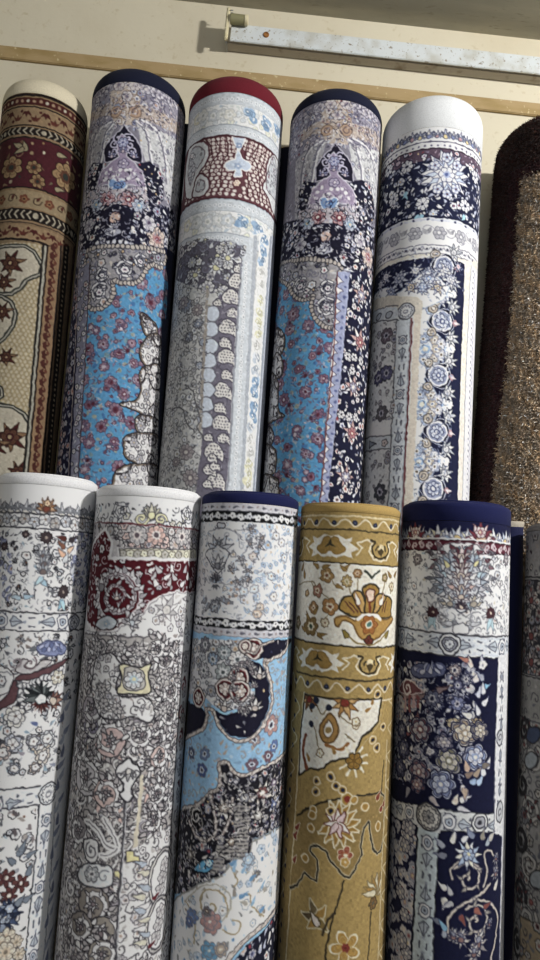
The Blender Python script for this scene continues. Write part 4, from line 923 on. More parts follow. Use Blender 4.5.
    for i in range(22):
        x = 30 + (i * 29) % 88; y = 412 + (i * 19) % 118; a, v = c.pt(x, y); c.leaf(a, v, 4.2, 2.6, i * 1.1, [h('8a8084'), h('6c6468'), h('a49c98')][i % 3])
    for x, y in ((22, 658), (76, 676), (34, 720)):
        a, v = c.pt(x, y); c.flower(a, v, 7, 6, (h('44343a'), h('7a4a48'), h('5c3238'), h('d8cdb8')), .3, .55)
    for x, y, r in ((20, 800, 14), (35, 770, 9)):
        a, v = c.pt(x, y)
        for i in range(11): c.leaf(a, v, r, r * .4, i * .571, [h('35405c'), h('4c5c80'), h('8a98b0')][i % 3], h('2a2e3e'), .5)
        c.flower(a, v, r * .4, 6, (h('2a2e3e'), h('a8b4c8'), None, h('e0d8c8')))
    for x, y, t in ((60, 575, .6), (75, 560, 1.2), (95, 575, .2), (55, 608, 2.4), (100, 650, 1.3), (60, 760, .9), (85, 745, .4)): a, v = c.pt(x, y); c.leaf(a, v, 10, 4.6, t, h('788494'), h('44444e'), .6)
    for x, y in ((25, 880), (10, 905), (62, 890), (70, 938), (20, 930)): a, v = c.pt(x, y); c.flower(a, v, 8 if x < 50 else 5, 7, (h('6a6058'), h('d8cdb8'), h('c8b498'), h('8a7c6c')))
    # outer edge
    E = [(205, 385), (186, 690), (150, 1080), (330, 1080), (330, 0), (235, 0), (228, 200)]
    c.poly([(205, 312), (225, 200), (238, 0), (500, 0), (500, 1080), (150, 1080), (186, 690), (204, 385)], h('d4d8de'))
    for i in range(26):
        y = i * 42; x = 240 - y * .075 + (4 if i % 2 else -6); a, v = c.pt(x, y); c.leaf(a, v, 12, 5, .7 + (i % 3) * .4, [h('8c94ac'), h('a4acbe'), h('747c98')][i % 3])
    c.mottle(.035); return c

GREYF = dict(edge=h('3a373f'), petal=[h('c4c2c2'), h('d6d4d2'), h('b0aeb0')], ring=[h('9a969a'), h('c0aea8'), h('a8a8b8')], eye=[h('6a646c'), h('b09c8c'), h('57525c')], leaf=[h('908c90'), h('b4b0ae'), h('c8c6c4'), h('a49a98')], stem=h('47444c'), ledge=None)

def design_scrolls(R):
    c = canvas(R, (150, 497), (112, 990), .0015, 'c8c6c6', 7)
    k = c.k; c.fr(60, 470, 3.6); X = 310
    c.band((X, 90), (X, 190), h('dddddf'))
    c.scatter(None, 6.5, dict(INKF, petal=[h('c8c8cc'), h('e0dfe0'), h('d0ccb8')]), 'flcl', 3.6, raw=c.vmask((X, 125), (X, 195)))
    for x, y, hd in ((215, 150, 1), (460, 158, -1), (330, 150, 1)):
        a, v = c.pt(x, y)
        if x == 330:
            c.palm(a, v - 4 * k, 10, PI / 2, (h('45454e'), h('c8c4ac'), h('9c988c'), h('d8cf9c')), 9, 3.2, .7); 
            for q in (-1, 1): c.scroll(a + q * 9 * k, v - 7 * k, 6, 1.3, 0, h('d8d2a4'), 1.8, q, None, h('45454e'))
        else: c.scroll(a, v, 9, 1.4, 0, h('d4d4d8'), 2.4, hd, h('a8a8b0'), h('34343e'))
    c.hl((X, 197), h('74303a'), 1.6)
    c.band((X, 202), (X, 285), h('bdb8b8')); c.scatter(None, 6.3, dict(GREYF, petal=[h('cfcac8'), h('d8b8b0'), h('b8b4b8')]), 'fmcl', 4.2, raw=c.vmask((X, 202), (X, 282)))
    for x, y in ((345, 235), (440, 240), (280, 235)): a, v = c.pt(x, y); c.flower(a, v, 9, 8, (h('55525a'), h('d4aca0') if x == 345 else h('b8b4b4'), h('cfc6c2'), h('6a5c64')))
    c.poly([(215, 282), (490, 286), (490, 322), (215, 315)], h('c8c4ae'), h('55525a'), 1)
    for i in range(11): a, v = c.pt(228 + i * 25, 300 + i * .6); c.flower(a, v, 3.4, 5, (h('6a655c'), h('dcd8b8') if i % 2 else h('b4b0a8'), None, h('85806c')), i)
    # red field with the great scroll
    red = h('6a1f2c'); RP = [(120, 270), (165, 215), (185, 260), (175, 320), (500, 326), (500, 440), (420, 438), (360, 452), (320, 480), (300, 515), (260, 520), (225, 560), (190, 578), (135, 578), (98, 545), (100, 420), (110, 330)]
    c.poly([(105, 190), (210, 195), (205, 322), (110, 330)], h('b4b0b4')); c.scatter([(105, 190), (215, 195), (205, 322), (110, 330)], 6.5, GREYF, 'flcp', 4); c.poly(RP, h('d4d3d6'), None, grow=2.5); c.poly(RP, red, h('d8d4d4'), 1.4)
    c.scatter(RP, 7.5, dict(GREYF, petal=[h('c8c6c8'), h('dcdadc'), h('b4aeb2')], leaf=[h('bcb8bc'), h('98949a'), h('d0cccc')], edge=h('3a1c26'), stem=h('c0bcc0')), 'llfcl', 3.7)
    a, v = c.pt(205, 455)
    c.disc(a, v, 25, h('c9c7cb'), h('45343c'), 1); c.disc(a, v, 21, red)
    c.scroll(a, v, 21, 1.8, 2.4, h('c4c2c6'), 3.2, -1, h('b4b2b6'), h('4a2a34')); c.scroll(a, v, 21, 1.8, 2.4, h('77747c'), .9, -1)
    for i in range(34):
        t = i / 34 * 1.75 * 2 * PI; q = 21 * (1 - i / 36) ** .8 - 3; c.leaf(a + q * k * math.cos(2.4 - t), v + q * k * math.sin(2.4 - t), 5.5, 2.8, 2.4 - t - 1.2, h('cfccd0') if i % 2 else h('a4a0a6'), h('4a2a34'), .5)
    for i in range(20):
        t = i / 20 * 2 * PI; c.leaf(a + 23 * k * math.cos(t), v + 23 * k * math.sin(t), 7, 4, t + .7, h('c4c2c6') if i % 2 else h('a09ca2'), h('45343c'), .6)
    c.disc(a - 1 * k, v + 1 * k, 7, red); c.palm(a, v - 2 * k, 6, PI / 2, (h('45343c'), h('d4d2d4'), h('a8a4a8'), h('c8b8b0')), 5, 2.6, .6)
    P = [(130, 560), (150, 530), (185, 525), (205, 545), (190, 570), (155, 575)]; c.poly(P, h('b4bcc4'), h('45343c'), 1.2, smooth=True); a2, v2 = c.pt(168, 552); c.flower(a2, v2, 4, 5, (None, h('94a4b4'), None, h('d8c8b8')))
    a2, v2 = c.pt(150, 400); c.palm(a2, v2 - 6 * k, 10, PI / 2, (h('45343c'), h('cfcdd0'), h('aeaab0'), h('8a868c')), 5, 2, .7)
    for i in range(12): a2, v2 = c.pt(320 + i * 14, 372 + (i % 3) * 24); c.leaf(a2, v2, 9, 4.6, PI * .25 + (i % 4) * .5, [h('d4d2d4'), h('b0acb0')][i % 2], h('4a2a34'), .6)
    # white ground right of the scroll, then the taupe field
    Wp = [(330, 480), (365, 455), (425, 442), (500, 444), (500, 700), (440, 720), (420, 640), (370, 600), (300, 600), (100, 590), (96, 578), (200, 585), (265, 540), (300, 520)]
    c.poly(Wp, h('e4e3e4'), h('8a868c'), 1); c.scatter(Wp, 8, dict(GREYF, petal=[h('d4d2d2'), h('e4e2e2'), h('c0bec2')], edge=h('6c6870')), 'fslc', 4.2)
    a, v = c.pt(385, 505); c.palm(a, v, 13, 1.2, (h('6c6870'), h('d8d6d6'), h('b4b2b4'), h('c8c4c0')), 7, 4.6, .7)
    a, v = c.pt(260, 550); c.palm(a, v, 8, 1, (h('45434c'), h('d8d6d8'), h('a8a6ac'), h('b8c0c8')), 7, 5, .7)
    FLD = [(60, 590), (110, 588), (300, 604), (350, 590), (410, 640), (440, 720), (425, 850), (410, 1000), (30, 1000)]
    c.poly([(-200, 586), (110, 588), (300, 604), (345, 592), (395, 628), (430, 720), (415, 900), (400, 2000), (-200, 2000)], h('a8a3a1'))
    c.line([(90, 590), (110, 588), (300, 604), (345, 592), (395, 628)], h('66626a'), 1.3)
    c.fr(0, 0, 1)
    c.scatter([(40, 636), (180, 640), (182, 720), (176, 800), (165, 990), (20, 990)], 6.3, GREYF, 'fcclmcs', 4, sz=.4)
    for i in range(44):     # coiling stems
        x = 68 + (i * 41) % 100 - (i * 2.5 * .12); y = 645 + i * 7.6; a, v = c.pt(x, y)
        c.scroll(a, v, 8 + (i * 7) % 6, 1.4, i, h('d2d0ce') if i % 3 else h('9e98a0'), 2, (-1) ** i, h('bab6b4') if i % 2 else None, h('56525a'))
    for x, y, cc in ((75, 725, '8a82a0'), (90, 735, '8c86a4'), (112, 750, 'd0b0a8'), (100, 800, 'd4b4ac'), (115, 815, 'cdaea4'), (150, 790, 'd0b0a6'), (70, 850, 'a8a09c'), (90, 930, 'a39a90'), (85, 905, 'a0968c'), (100, 950, '9c948a'), (75, 960, 'a09890')):
        a, v = c.pt(x, y); c.palm(a, v, 11, x, (h('5c565e'), h(cc), h('b8b2b0'), h('8a8488')), 8, 5.4, .8); c.scroll(a, v, 8, 1.3, x, h('66626a'), 1.2, 1, h('c0bab8'))
    c.lace([(40, 636), (180, 640), (182, 720), (176, 800), (165, 990), (20, 990)], 6.5, [h('45424a'), h('e4e2e0'), h('dedcda'), h('55525a')], 6, .9)
    def ribbon(x, y, r, rot, hd, turns=1.25, fill=None):
        a, v = c.pt(x, y)
        if fill: c.disc(a, v, r * .95, h(fill), h('3a373f'), 1)
        c.scroll(a, v, r, turns, rot, h('dad8d8'), 3.2, hd, h('c4c0c0'), h('34313a'))
        for q in range(9):
            t = rot + hd * q / 9 * 4.6; c.leaf(a + r * 1.02 * k * math.cos(t), v + r * 1.02 * k * math.sin(t), 7, 3.6, t + .8 * hd, h('e0dede') if q % 2 else h('a8a2a4'), h('34313a'), .8)
        c.palm(a, v, r * .38, rot, (h('34313a'), h('cfcccc'), h('a49ea2'), h('8a7c80')), 7, 5.2, .7)
    c.fr(50, 710, 3.6)
    for x, y, r, ro, hd, fl in ((215, 110, 15, .5, 1, 'c4a8a4'), (130, 245, 16, 2.5, -1, 'bcb8bc'), (150, 55, 12, 1, -1, '8c869c'), (385, 100, 11, 3.6, 1, None), (395, 170, 10, 1.5, -1, 'c4aca6'), (330, 90, 12, 2.6, 1, None), (155, 700, 15, 4, 1, '8f867e'), (185, 810, 15, 1, -1, '968e84'), (110, 780, 12, 3, 1, '8a827c'), (100, 430, 12, 0, -1, '8a8488'), (200, 300, 12, 5, 1, 'c4aaa4'), (370, 400, 11, 2, -1, None), (385, 300, 10, 4, 1, None), (110, 140, 11, 2, 1, None), (185, 880, 12, 5, 1, '9a9288')): ribbon(x, y, r, ro, hd, 1.25, fl)
    c.fr(60, 470, 3.6)
    for x, y, r, ro, hd, fl in ((140, 720, 12, 1, 1, None), (110, 860, 13, 2, -1, 'a39ca4'), (385, 680, 11, 3, 1, None), (395, 800, 11, 1, -1, None), (350, 640, 9, 4, 1, None), (140, 640, 9, 0, -1, 'b4aeb0'), (400, 880, 11, 2, 1, None), (215, 640, 8, 2, 1, None)): ribbon(x, y, r, ro, hd, 1.25, fl)
    c.fr(0, 0, 1)
    c.fr(60, 470, 3.6)
    # yellow lozenge and white cartouche
    P = [(130, 680), (180, 660), (215, 690), (220, 720), (200, 780), (220, 815), (260, 820), (300, 815), (335, 850), (330, 905), (260, 890), (200, 900), (140, 880), (115, 800), (120, 730)]
    c.poly(P, h('dedddd'), h('45424a'), 1.4, smooth=True); c.scatter(P, 7, dict(GREYF, petal=[h('d4d2d2'), h('b8b6b8')], edge=h('5a5860')), 'flcs', 4, smooth=True)
    P = [(215, 700), (255, 705), (285, 712), (325, 700), (318, 745), (325, 800), (270, 808), (205, 800), (222, 755)]
    c.poly(P, h('cfc6a0'), h('3c3a40'), 1.4, smooth=True); c.poly([(235, 718), (270, 712), (300, 730), (302, 780), (262, 795), (230, 780)], h('b4b0aa'), h('55525a'), 1, smooth=True)
    a, v = c.pt(265, 755); c.flower(a, v, 8, 8, (h('4a4850'), h('d4d8dc'), h('a4c0d0'), h('e0cf9c')))
    for x, y in ((135, 635), (290, 650), (375, 735), (210, 635), (150, 785), (155, 840), (205, 860), (370, 865)):
        a, v = c.pt(x, y); c.palm(a, v, 8.5, x, (h('4a4850'), h('b4b0b0'), h('cfcbc8'), h('5a565e')), 8, 5.5, .7); c.flower(a, v, 4.5, 6, (h('4a4850'), h('c8c4c2'), None, h('5a565e')), x)
    # right edge: white strip with red bracket flowers
    c.fr(0, 0, 1)
    E = [(183, 655), (180, 700), (176, 760), (172, 820), (166, 990)]
    c.poly(E + [(215, 990), (215, 655)], h('dcdbdc')); c.line(E, h('5c5a62'), 1.2)
    for i, y in enumerate(range(660, 990, 26)):
        x = 185 - (y - 660) * .055; a, v = c.pt(x, y)
        c.scroll(a, v, 7, 1.3, 2, h('8a3440') if i in (2, 3, 1) else h('8c8890'), 1.8, (-1) ** i, None); c.leaf(a, v + 9 * k, 8, 4, -1, h('7a2c38') if i % 2 else h('a8a4a8'), h('55525a'), .6); c.flower(a + 3 * k, v - 6 * k, 5, 6, (h('55525a'), h('c4c2c4'), None, h('8a7c80')))
    # lower right: white ground, big loops, vase and stem
    c.fr(50, 710, 3.6)
    P = [(262, 560), (300, 500), (340, 480), (400, 430), (432, 430), (425, 700), (420, 1000), (232, 1000), (245, 720)]
    c.poly(P, h('d9d8d8')); c.scatter(P, 7, dict(GREYF, petal=[h('d4d2d2'), h('e4e2e2'), h('c4c2c6')], edge=h('66626a')), 'fclcs', 4)
    for (x, y, rx, ry) in ((405, 600, 13, 21), (390, 770, 12, 20)):
        a, v = c.pt(x, y); c.disc(a, v, rx + 3, h('cfccc6'), h('55525a'), 1.2, ry=ry + 3); c.disc(a, v, rx, h('dddcdc'), h('55525a'), 1.2, ry=ry)
        for j in (-10, 0, 10): c.flower(a + j * .2 * k, v + j * k, 6, 6, (h('55525a'), h('cfcccc'), h('b4b0b2'), h('8a848a')), j)
        c.leaf(a - 11 * k, v - 16 * k, 9, 4, .4, h('7a303a'))
    for i in range(11):
        a, v = c.pt(345 + (i % 2) * 14, 560 + i * 28); c.leaf(a, v, 13, 4.6, 2.7 + .2 * (i % 3), [h('a8b4c4'), h('c8c4b0'), h('d4d2d4')][i % 3], h('5c5a62'), .7)
    c.line([(272, 325), (262, 520), (245, 740), (230, 1000)], h('56545c'), 2.4); c.line([(276, 325), (266, 520), (249, 740), (234, 1000)], h('b8b8bc'), 1)
    c.line([(330, 240), (318, 400), (305, 490)], h('c8bfa8'), 3.4)
    c.poly([(240, 210), (262, 190), (280, 175), (300, 190), (325, 212), (322, 235), (300, 262), (290, 290), (300, 310), (275, 330), (250, 305), (266, 285), (258, 258), (238, 235)], h('d8d7d8'), h('3c3a42'), 1.5, smooth=True)
    a, v = c.pt(281, 222); c.palm(a, v, 7, -PI / 2, (h('3c3a42'), h('b0aeb0'), h('8c8a90'), h('c8c4c0')), 5, 2.6, .7); 
    for q in (-1, 1): c.scroll(a + q * 7 * k, v - 3 * k, 4, 1.2, 0, h('5a5860'), 1.2, q)
    P = [(120, 560), (150, 550), (215, 560), (228, 600), (215, 635), (160, 640), (110, 620), (100, 590)]; c.poly(P, h('cfd6da'), h('4a4850'), 1.3, smooth=True); a, v = c.pt(150, 590); c.flower(a, v, 7, 6, (h('55525a'), h('b0b4b8'), h('d0d0d0'), h('6a6870'))); a, v = c.pt(195, 600); c.scroll(a, v, 6, 1.2, 1, h('8a8c94'), 1.3)
    P = [(120, 480), (140, 462), (165, 470), (175, 500), (165, 540), (140, 548), (125, 520)]; c.poly(P, h('d4d3d4'), h('4a4850'), 1.3, smooth=True); a, v = c.pt(148, 505); c.scroll(a, v, 7, 1.5, 2, h('6a6870'), 1.4)
    for L in ([(130, 400), (170, 430), (200, 480), (235, 500)], [(195, 390), (225, 440), (245, 490)], [(180, 520), (215, 520), (245, 500)]): c.line(L, h('d8d7d7'), 5, smooth=True); c.line(L, h('77747a'), 1, smooth=True)
    c.poly([(275, 505), (300, 510), (302, 525), (322, 525), (322, 545), (300, 545), (275, 550)], h('d4c98c'), h('55525a'), 1)
    c.poly([(236, 575), (252, 590), (248, 615), (235, 600)], h('d4c98c'), h('55525a'), .8)
    c.mottle(.035); return c

def whiteblossoms(c, p0, p1, ground='25262c', step=8.5):
    c.band(p0, p1, h(ground)); k = c.k
    def f(a, v, hh, i):
        c.flower(a, v + (-1) ** i * .8 * k, 3.5, 5, (None, h('e4e4e4') if i % 3 else h('c4c6cc'), None, h('5a5a64')), i); c.leaf(a + 3.2 * k, v - 1 * k, 4.4, 2, .8, h('a8aab2')); c.leaf(a + 3.4 * k, v + 1 * k, 4, 2, -.6, h('c8cad0'))
    c.row(p0, p1, step, f); c.hl(p0, h('55565f'), .8); c.hl(p1, h('55565f'), .8)

def design_sky_medallion(R):
    c = canvas(R, (250, 503.5), (222, 990), .0015, 'dcdde2', 8)
    k = c.k; c.fr(170, 480, 3.857); X = 310
    gb = h('b9b8c0')
    c.band((X, 90), (X, 122), gb); c.row((X, 90), (X, 122), 14, lambda a, v, hh, i: (c.leaf(a - 3 * k, v, 6, 2.6, 0, h('6a6a78')), c.disc(a + 7 * k, v, 1, h('9a8a8c'))))
    whiteblossoms(c, (X, 122), (X, 163))
    m = c.vmask((X, 166), (X, 540))
    c.band((X, 163), (X, 543), h('dfe0e5'))
    pal = dict(edge=h('6a6a72'), petal=[h('d4d6dc'), h('c4c8d0'), h('e4e0dc')], ring=[h('a8aab4'), h('c8b49c')], eye=[h('5c5c66'), h('a88a6c')], leaf=[h('94969e'), h('b0b4bc'), h('c4c0b8')], stem=h('94969e'), ledge=None)
    c.scatter([(60, 170), (290, 170), (290, 535), (60, 530)], 9.5, pal, 'flsdcd', 3.4)
    blu = dict(pal, edge=h('8a9ab4'), petal=[h('b8cce0'), h('a4bcd8'), h('d8e0ea')], leaf=[h('9cb4d0'), h('b8c8dc'), h('c8b8a4')], stem=h('94a4bc'))
    c.scatter([(290, 170), (520, 175), (520, 535), (285, 530)], 7.5, blu, 'fslsl', 3.3)
    # lotus
    a, v = c.pt(185, 300)
    for t in (-.5, .5, -1.1, 1.1): c.leaf(a, v + 6 * k, 17, 6, PI / 2 + t, h('b8bac0'), h('55555f'), 1)
    c.poly([(185, 245), (200, 262), (232, 280), (218, 310), (200, 345), (185, 358), (168, 345), (150, 310), (138, 282), (168, 262)], h('cfd0d4'), h('4f4f59'), 1.2, smooth=True); c.palm(a, v - 8 * k, 8.5, PI / 2, (h('4f4f59'), h('b0b2b8'), h('e0e0e2'), h('8a8c94')), 7, 3.4, .8)
    c.palm(a, v + 14 * k, 4.5, PI / 2, (h('4f4f59'), h('c8cace'), h('98a4ac'), h('88909a')), 5, 3, .7)
    P = [(178, 178), (182, 167), (208, 167), (212, 178), (205, 188), (184, 188)]; c.poly(P, h('c4c4ca'), h('4c4c56'), 1.2); 
    a, v = c.pt(175, 400)
    for i in range(9): c.leaf(a, v + 2 * k, 8.5, 2.8, PI * .08 + i * PI / 8 * .84, h('55565f') if i % 2 else h('7a7c86'), h('40404a'), .4)
    for t in (-.5, -1.2, -1.9, -2.6): c.leaf(a, v - 1 * k, 6, 2.6, t, h('6a6c76'))
    for i in range(6): x = 140 + i * 14; a2, v2 = c.pt(x, 462 + 14 * math.sin(i * 1.3)); c.leaf(a2, v2, 9, 4.6, -PI / 2 + (i - 2.5) * .5, h('8c8e96'), h('50505a'), .6)
    a, v = c.pt(172, 487); c.flower(a, v, 6, 6, (h('4a4a54'), h('9a9ca4'), h('d0d0d4'), h('55555f')))
    for x, y in ((315, 190), (308, 245), (345, 255), (275, 305), (355, 225), (240, 345), (300, 348), (262, 390), (300, 385), (330, 295)):
        a, v = c.pt(x, y); c.palm(a, v, 4.6, x, (h('55555f'), h('d8d8dc'), h('b4b6bc'), h('9a8c84')), 5, 4.6, .8)
    c.line([(190, 400), (240, 402), (262, 390), (300, 350), (275, 305), (300, 260), (310, 200), (260, 190)], h('80828c'), .9, smooth=True); c.line([(140, 255), (150, 200), (185, 188)], h('80828c'), .9); c.line([(212, 188), (255, 205), (270, 260)], h('80828c'), .9, smooth=True)
    for i in range(10): x = 232 + (i % 4) * 14 - (i // 4) * 4; a, v = c.pt(x, 422 + (i // 4) * 27); c.disc(a, v, 1.6, [h('b09484'), h('8a8c94')][i % 2])
    for x, y, cc in ((345, 490, 'c8a074'), (335, 515, 'b88a5c'), (320, 295, 'b89c88'), (400, 450, 'd8cfc4'), (410, 215, 'c4c8d0'), (430, 240, 'b8bcc8'), (285, 430, 'a8c0dc'), (325, 420, 'b0c4dc'), (390, 370, '9cb8d8'), (440, 300, 'a8c0dc')):
        a, v = c.pt(x, y); c.flower(a, v, 4, 6, (h('85838a'), (h(cc) + h('dfe0e5')) / 2, h('e8e4e0'), h('8a7868')), x)
    c.lace(None, 5.5, [h('70727c'), h('9aa0ac'), h('a8bcd4')], 3.4, .75, raw=m)
    whiteblossoms(c, (X, 543), (X, 578)); c.band((X, 578), (X, 608), gb); c.row((X, 578), (X, 608), 14, lambda a, v, hh, i: (c.leaf(a - 3 * k, v, 6, 2.6, 0, h('6a6a78')), c.disc(a + 7 * k, v, 1, h('9a8a8c'))))
    c.hl((X, 609), h('6a6a74'), .9)
    # field: sky blue, white corner, dark lobes
    c.band((X, 610), (X, 3000), h('8ab9df'))
    skyf = dict(edge=None, petal=[h('b4a49c'), h('8a96b4'), h('a8c8e4')], ring=None, eye=[h('6a88b4')], leaf=[h('a89c94'), h('7aa4cc'), h('b8a898')], stem=h('9c9494'), ledge=None)
    c.fr(0, 0, 1)
    c.scatter([(180, 640), (300, 640), (300, 800), (170, 820)], 7.5, dict(skyf, edge=h('8a9ab0')), 'scldl', 3.6)
    c.fr(160, 715, 3.857)
    for x, y, cc in ((440, 120, '5a78b8'), (355, 190, '7a5a68'), (430, 40, 'b88c84'), (160, 212, '4a62a0'), (172, 150, '6a84b0'), (420, 160, '7a5660'), (120, 148, '4c5878'), (365, 95, 'a8948c')):
        a, v = c.pt(x, y); c.flower(a, v, 5.5 if x != 430 else 9, 6, (h('6a7088'), h(cc), h('c8d4e2'), h('4a4458')), x)
    c.fr(170, 480, 3.857)
    rope = h('c6beb8')
    def ropeline(P, w=3.4, closed=False):
        w *= .82
        c.line(P, h('4a4044'), w + 1.4, smooth=True); c.line(P, rope, w, smooth=True)
        Q = spline(c.pts(P), False, 5)
        for i in range(0, len(Q) - 1, 2): c.line([(Q[i][0] - .8 * k, Q[i][1] - 1 * k), (Q[i][0] + .8 * k, Q[i][1] + 1 * k)], h('7c706e'), .8, raw=True)
    WC = [(40, 612), (345, 612), (330, 640), (280, 655), (320, 700), (335, 740), (300, 790), (330, 830), (300, 880), (180, 880), (150, 850), (110, 820), (75, 830), (30, 900), (30, 640)]
    c.poly(WC, h('cfcfd3'), None); c.scatter(WC, 8, dict(pal, petal=[h('c4c8cc'), h('e0dfdf'), h('b0b4bc')], edge=h('55555f')), 'fmls', 4.6)
    for x, y, r, cc in ((210, 665, 7, 'a8b4b8'), (130, 735, 7, 'b8b8be'), (165, 690, 6, '9cb4d0'), (135, 635, 7, '85858f'), (205, 740, 8, 'a4acac'), (260, 690, 8, 'd8d4d0')):
        a, v = c.pt(x, y); c.flower(a, v, r, 8, (h('4c4c56'), h(cc), h('d4d6d8'), h('5c6468')), x)
    dk = h('24233a')
    LB = [(300, 700), (340, 705), (368, 745), (382, 800), (380, 870), (355, 935), (310, 985), (240, 985), (195, 940), (175, 890), (210, 905), (270, 885), (320, 850), (325, 800), (290, 760)]
    c.poly(LB, dk, None, smooth=True)
    TR = [(285, 640), (330, 632), (400, 615), (470, 612), (455, 640), (425, 670), (380, 690), (330, 690), (300, 670)]
    c.poly(TR, dk, None); 
    LL = [(40, 860), (90, 868), (125, 880), (135, 915), (120, 955), (60, 990), (20, 980)]
    c.poly(LL, dk, None, smooth=True)
    for P in (LB, TR): c.scatter(P, 11, dict(DARKF, petal=[h('8a8a96'), h('c4c0bc')], leaf=[h('7c7c88'), h('a8a4a4')]), 'lld', 3)
    ropeline([(455, 618), (450, 650), (420, 680), (380, 695), (362, 705), (382, 760), (394, 830), (385, 890), (350, 960), (300, 1000), (240, 1000), (190, 950), (165, 890), (140, 882), (140, 915), (120, 965), (60, 1000)])
    for x, y, r in ((322, 650, 8), (265, 765, 8.5), (213, 805, 8.5), (268, 815, 8.5), (108, 840, 8), (290, 640, 5)):
        a, v = c.pt(x, y); c.disc(a, v, r + 1.2, h('c8c0ba'), h('3c3034'), .8); c.disc(a, v, r - .6, h('6c2a30')); c.flower(a, v, r * .68, 6, (h('3c2028'), h('d4cbc0'), h('b4a49c'), h('e8e0d8')), x)
    ropeline([(295, 660), (330, 668), (350, 640), (400, 618)], 2); 
    for i in range(14): a, v = c.pt(285 + 40 * math.cos(i * .5 - 1), 795 + 95 * math.sin(i * .5 - 1)); c.palm(a, v, 4.5, i, (h('3c3a44'), h('c8c4c0'), h('a8a4a4'), h('8a8084')), 5, 3, .6)
    for x, y in ((210, 880), (345, 760), (330, 880)): a, v = c.pt(x, y); c.palm(a, v, 8, PI / 2, (h('1e1c26'), h('d4d0cc'), h('a8a4a4'), h('b8aca4')), 5, 3, .6)
    # dark band below the sky
    c.fr(160, 715, 3.857)
    B = [(90, 360), (110, 350), (150, 345), (190, 305), (222, 290), (235, 250), (230, 195), (262, 190), (285, 225), (330, 235), (400, 205), (470, 165), (560, 120), (560, 440), (440, 440), (355, 480), (345, 550), (300, 545), (250, 590), (240, 620), (150, 645), (90, 690), (30, 700), (40, 400)]
    Bm = c.mask(B)
    c.poly(B, h('2a2934'), None); c.scatter(B, 7.3, dict(DARKF, petal=[h('c8c4c0'), h('dcd8d4'), h('a8a6ac')], leaf=[h('a8a4a0'), h('84848e'), h('c4c0bc')]), 'flpsl', 4.2)
    ropeline([(85, 365), (150, 343), (190, 303), (222, 288), (232, 240), (228, 193), (262, 186), (288, 222), (330, 232), (400, 202), (470, 160), (560, 118)], 3)
    ropeline([(110, 400), (130, 450), (165, 485), (205, 470), (215, 420), (205, 350), (192, 310)], 2.4)
    ropeline([(215, 480), (250, 440), (275, 380), (280, 320)], 2.2)
    P = [(112, 370), (150, 352), (160, 370), (165, 420), (150, 450), (125, 420)]; c.poly(P, h('1e1c26'), h('a8a49c'), 1); a, v = c.pt(140, 390); c.scroll(a, v, 7, 1.3, 1, h('c8c4be'), 1.6)
    for x, y, r, c1, c2 in ((395, 300, 12, 'cfc4b8', '8a5a58'), (245, 358, 10, 'dcd6cc', 'a89c90'), (440, 260, 8, 'b4b0b8', '7a6a80'), (380, 385, 8, 'd4d0cc', 'a8a4a0'), (440, 345, 9, '9aa4c4', '6a7cb0'), (325, 320, 8, 'd0ccc4', '8a8c94'), (275, 490, 7, 'c8c2b8', '8a7c70'), (150, 590, 8, 'b8b0a8', '8a8078'), (115, 540, 8, 'a8a29c', '7a746e')):
        a, v = c.pt(x, y); c.palm(a, v, r, x, (h('26242e'), h(c1), h('b0aaa4'), h(c2)), 8, 5.6, .6); c.flower(a, v, r * .5, 6, (h('3a343c'), h(c2), h(c1), h('e8e0d4')))
    P = [(130, 590), (165, 560), (205, 555), (212, 580), (190, 605), (150, 610)]; c.poly(P, h('5aa4d0'), h('1e2430'), 1.2, smooth=True); a, v = c.pt(190, 572); c.flower(a, v, 3.4, 5, (h('1e3450'), h('a8d0e8'), None, h('1e3450')))
    for P in ([(285, 350), (345, 350), (348, 420), (335, 550), (300, 552), (285, 500)], [(220, 500), (285, 510), (300, 555), (250, 560), (240, 600), (195, 615), (210, 560)]):
        c.poly(P, h('96928e')); m = c.mask(P); old = c.clip; c.clip = m
        a0, v0 = c.pt(P[0][0] - 30, P[0][1] - 20)
        for i in range(26):
            for j in range(10): c.line([(a0 + j * 4.6 * k + (i % 2) * 2.3 * k, v0 - i * 3.2 * k), (a0 + (j * 4.6 + 2.6) * k + (i % 2) * 2.3 * k, v0 - i * 3.2 * k)], h('45434c'), 1.1, raw=True)
        c.clip = old
    c.lace(B, 4.2, [h('d0ccc8'), h('1c1b24'), h('8a8890')], 3.4, .85)
    # white garden at the foot
    Wg = [(90, 690), (150, 650), (240, 622), (250, 595), (300, 555), (345, 552), (355, 485), (440, 445), (560, 445), (560, 720), (430, 760), (290, 905), (240, 1000), (20, 1000), (30, 740)]
    c.poly(Wg, h('e2e3e3'), h('8a8884'), 1.6)
    c.scatter(Wg, 9, dict(edge=h('94a0b0'), petal=[h('c8d4e2'), h('e4e0d8'), h('b4c4d8')], ring=None, eye=[h('8a7a6c'), h('6a90b8')], leaf=[h('7ca4c8'), h('a8bcd0'), h('a09a90'), h('8c8e90')], stem=h('a8a090'), ledge=None), 'lsldf', 4)
    gold = h('a89878')
    a, v = c.pt(195, 735); c.scroll(a, v, 17, 1.3, -.5, gold, 1.8, 1); c.line([(95, 720), (150, 665), (215, 655), (265, 690), (275, 740), (240, 790)], h('b0aca0'), 1.5, smooth=True)
    for L in ([(240, 830), (290, 845), (310, 800), (280, 790)], [(100, 720), (135, 790), (130, 880)], [(275, 590), (300, 640), (280, 660)], [(340, 690), (360, 740), (400, 780)]): c.line(L, gold, 1.5, smooth=True)
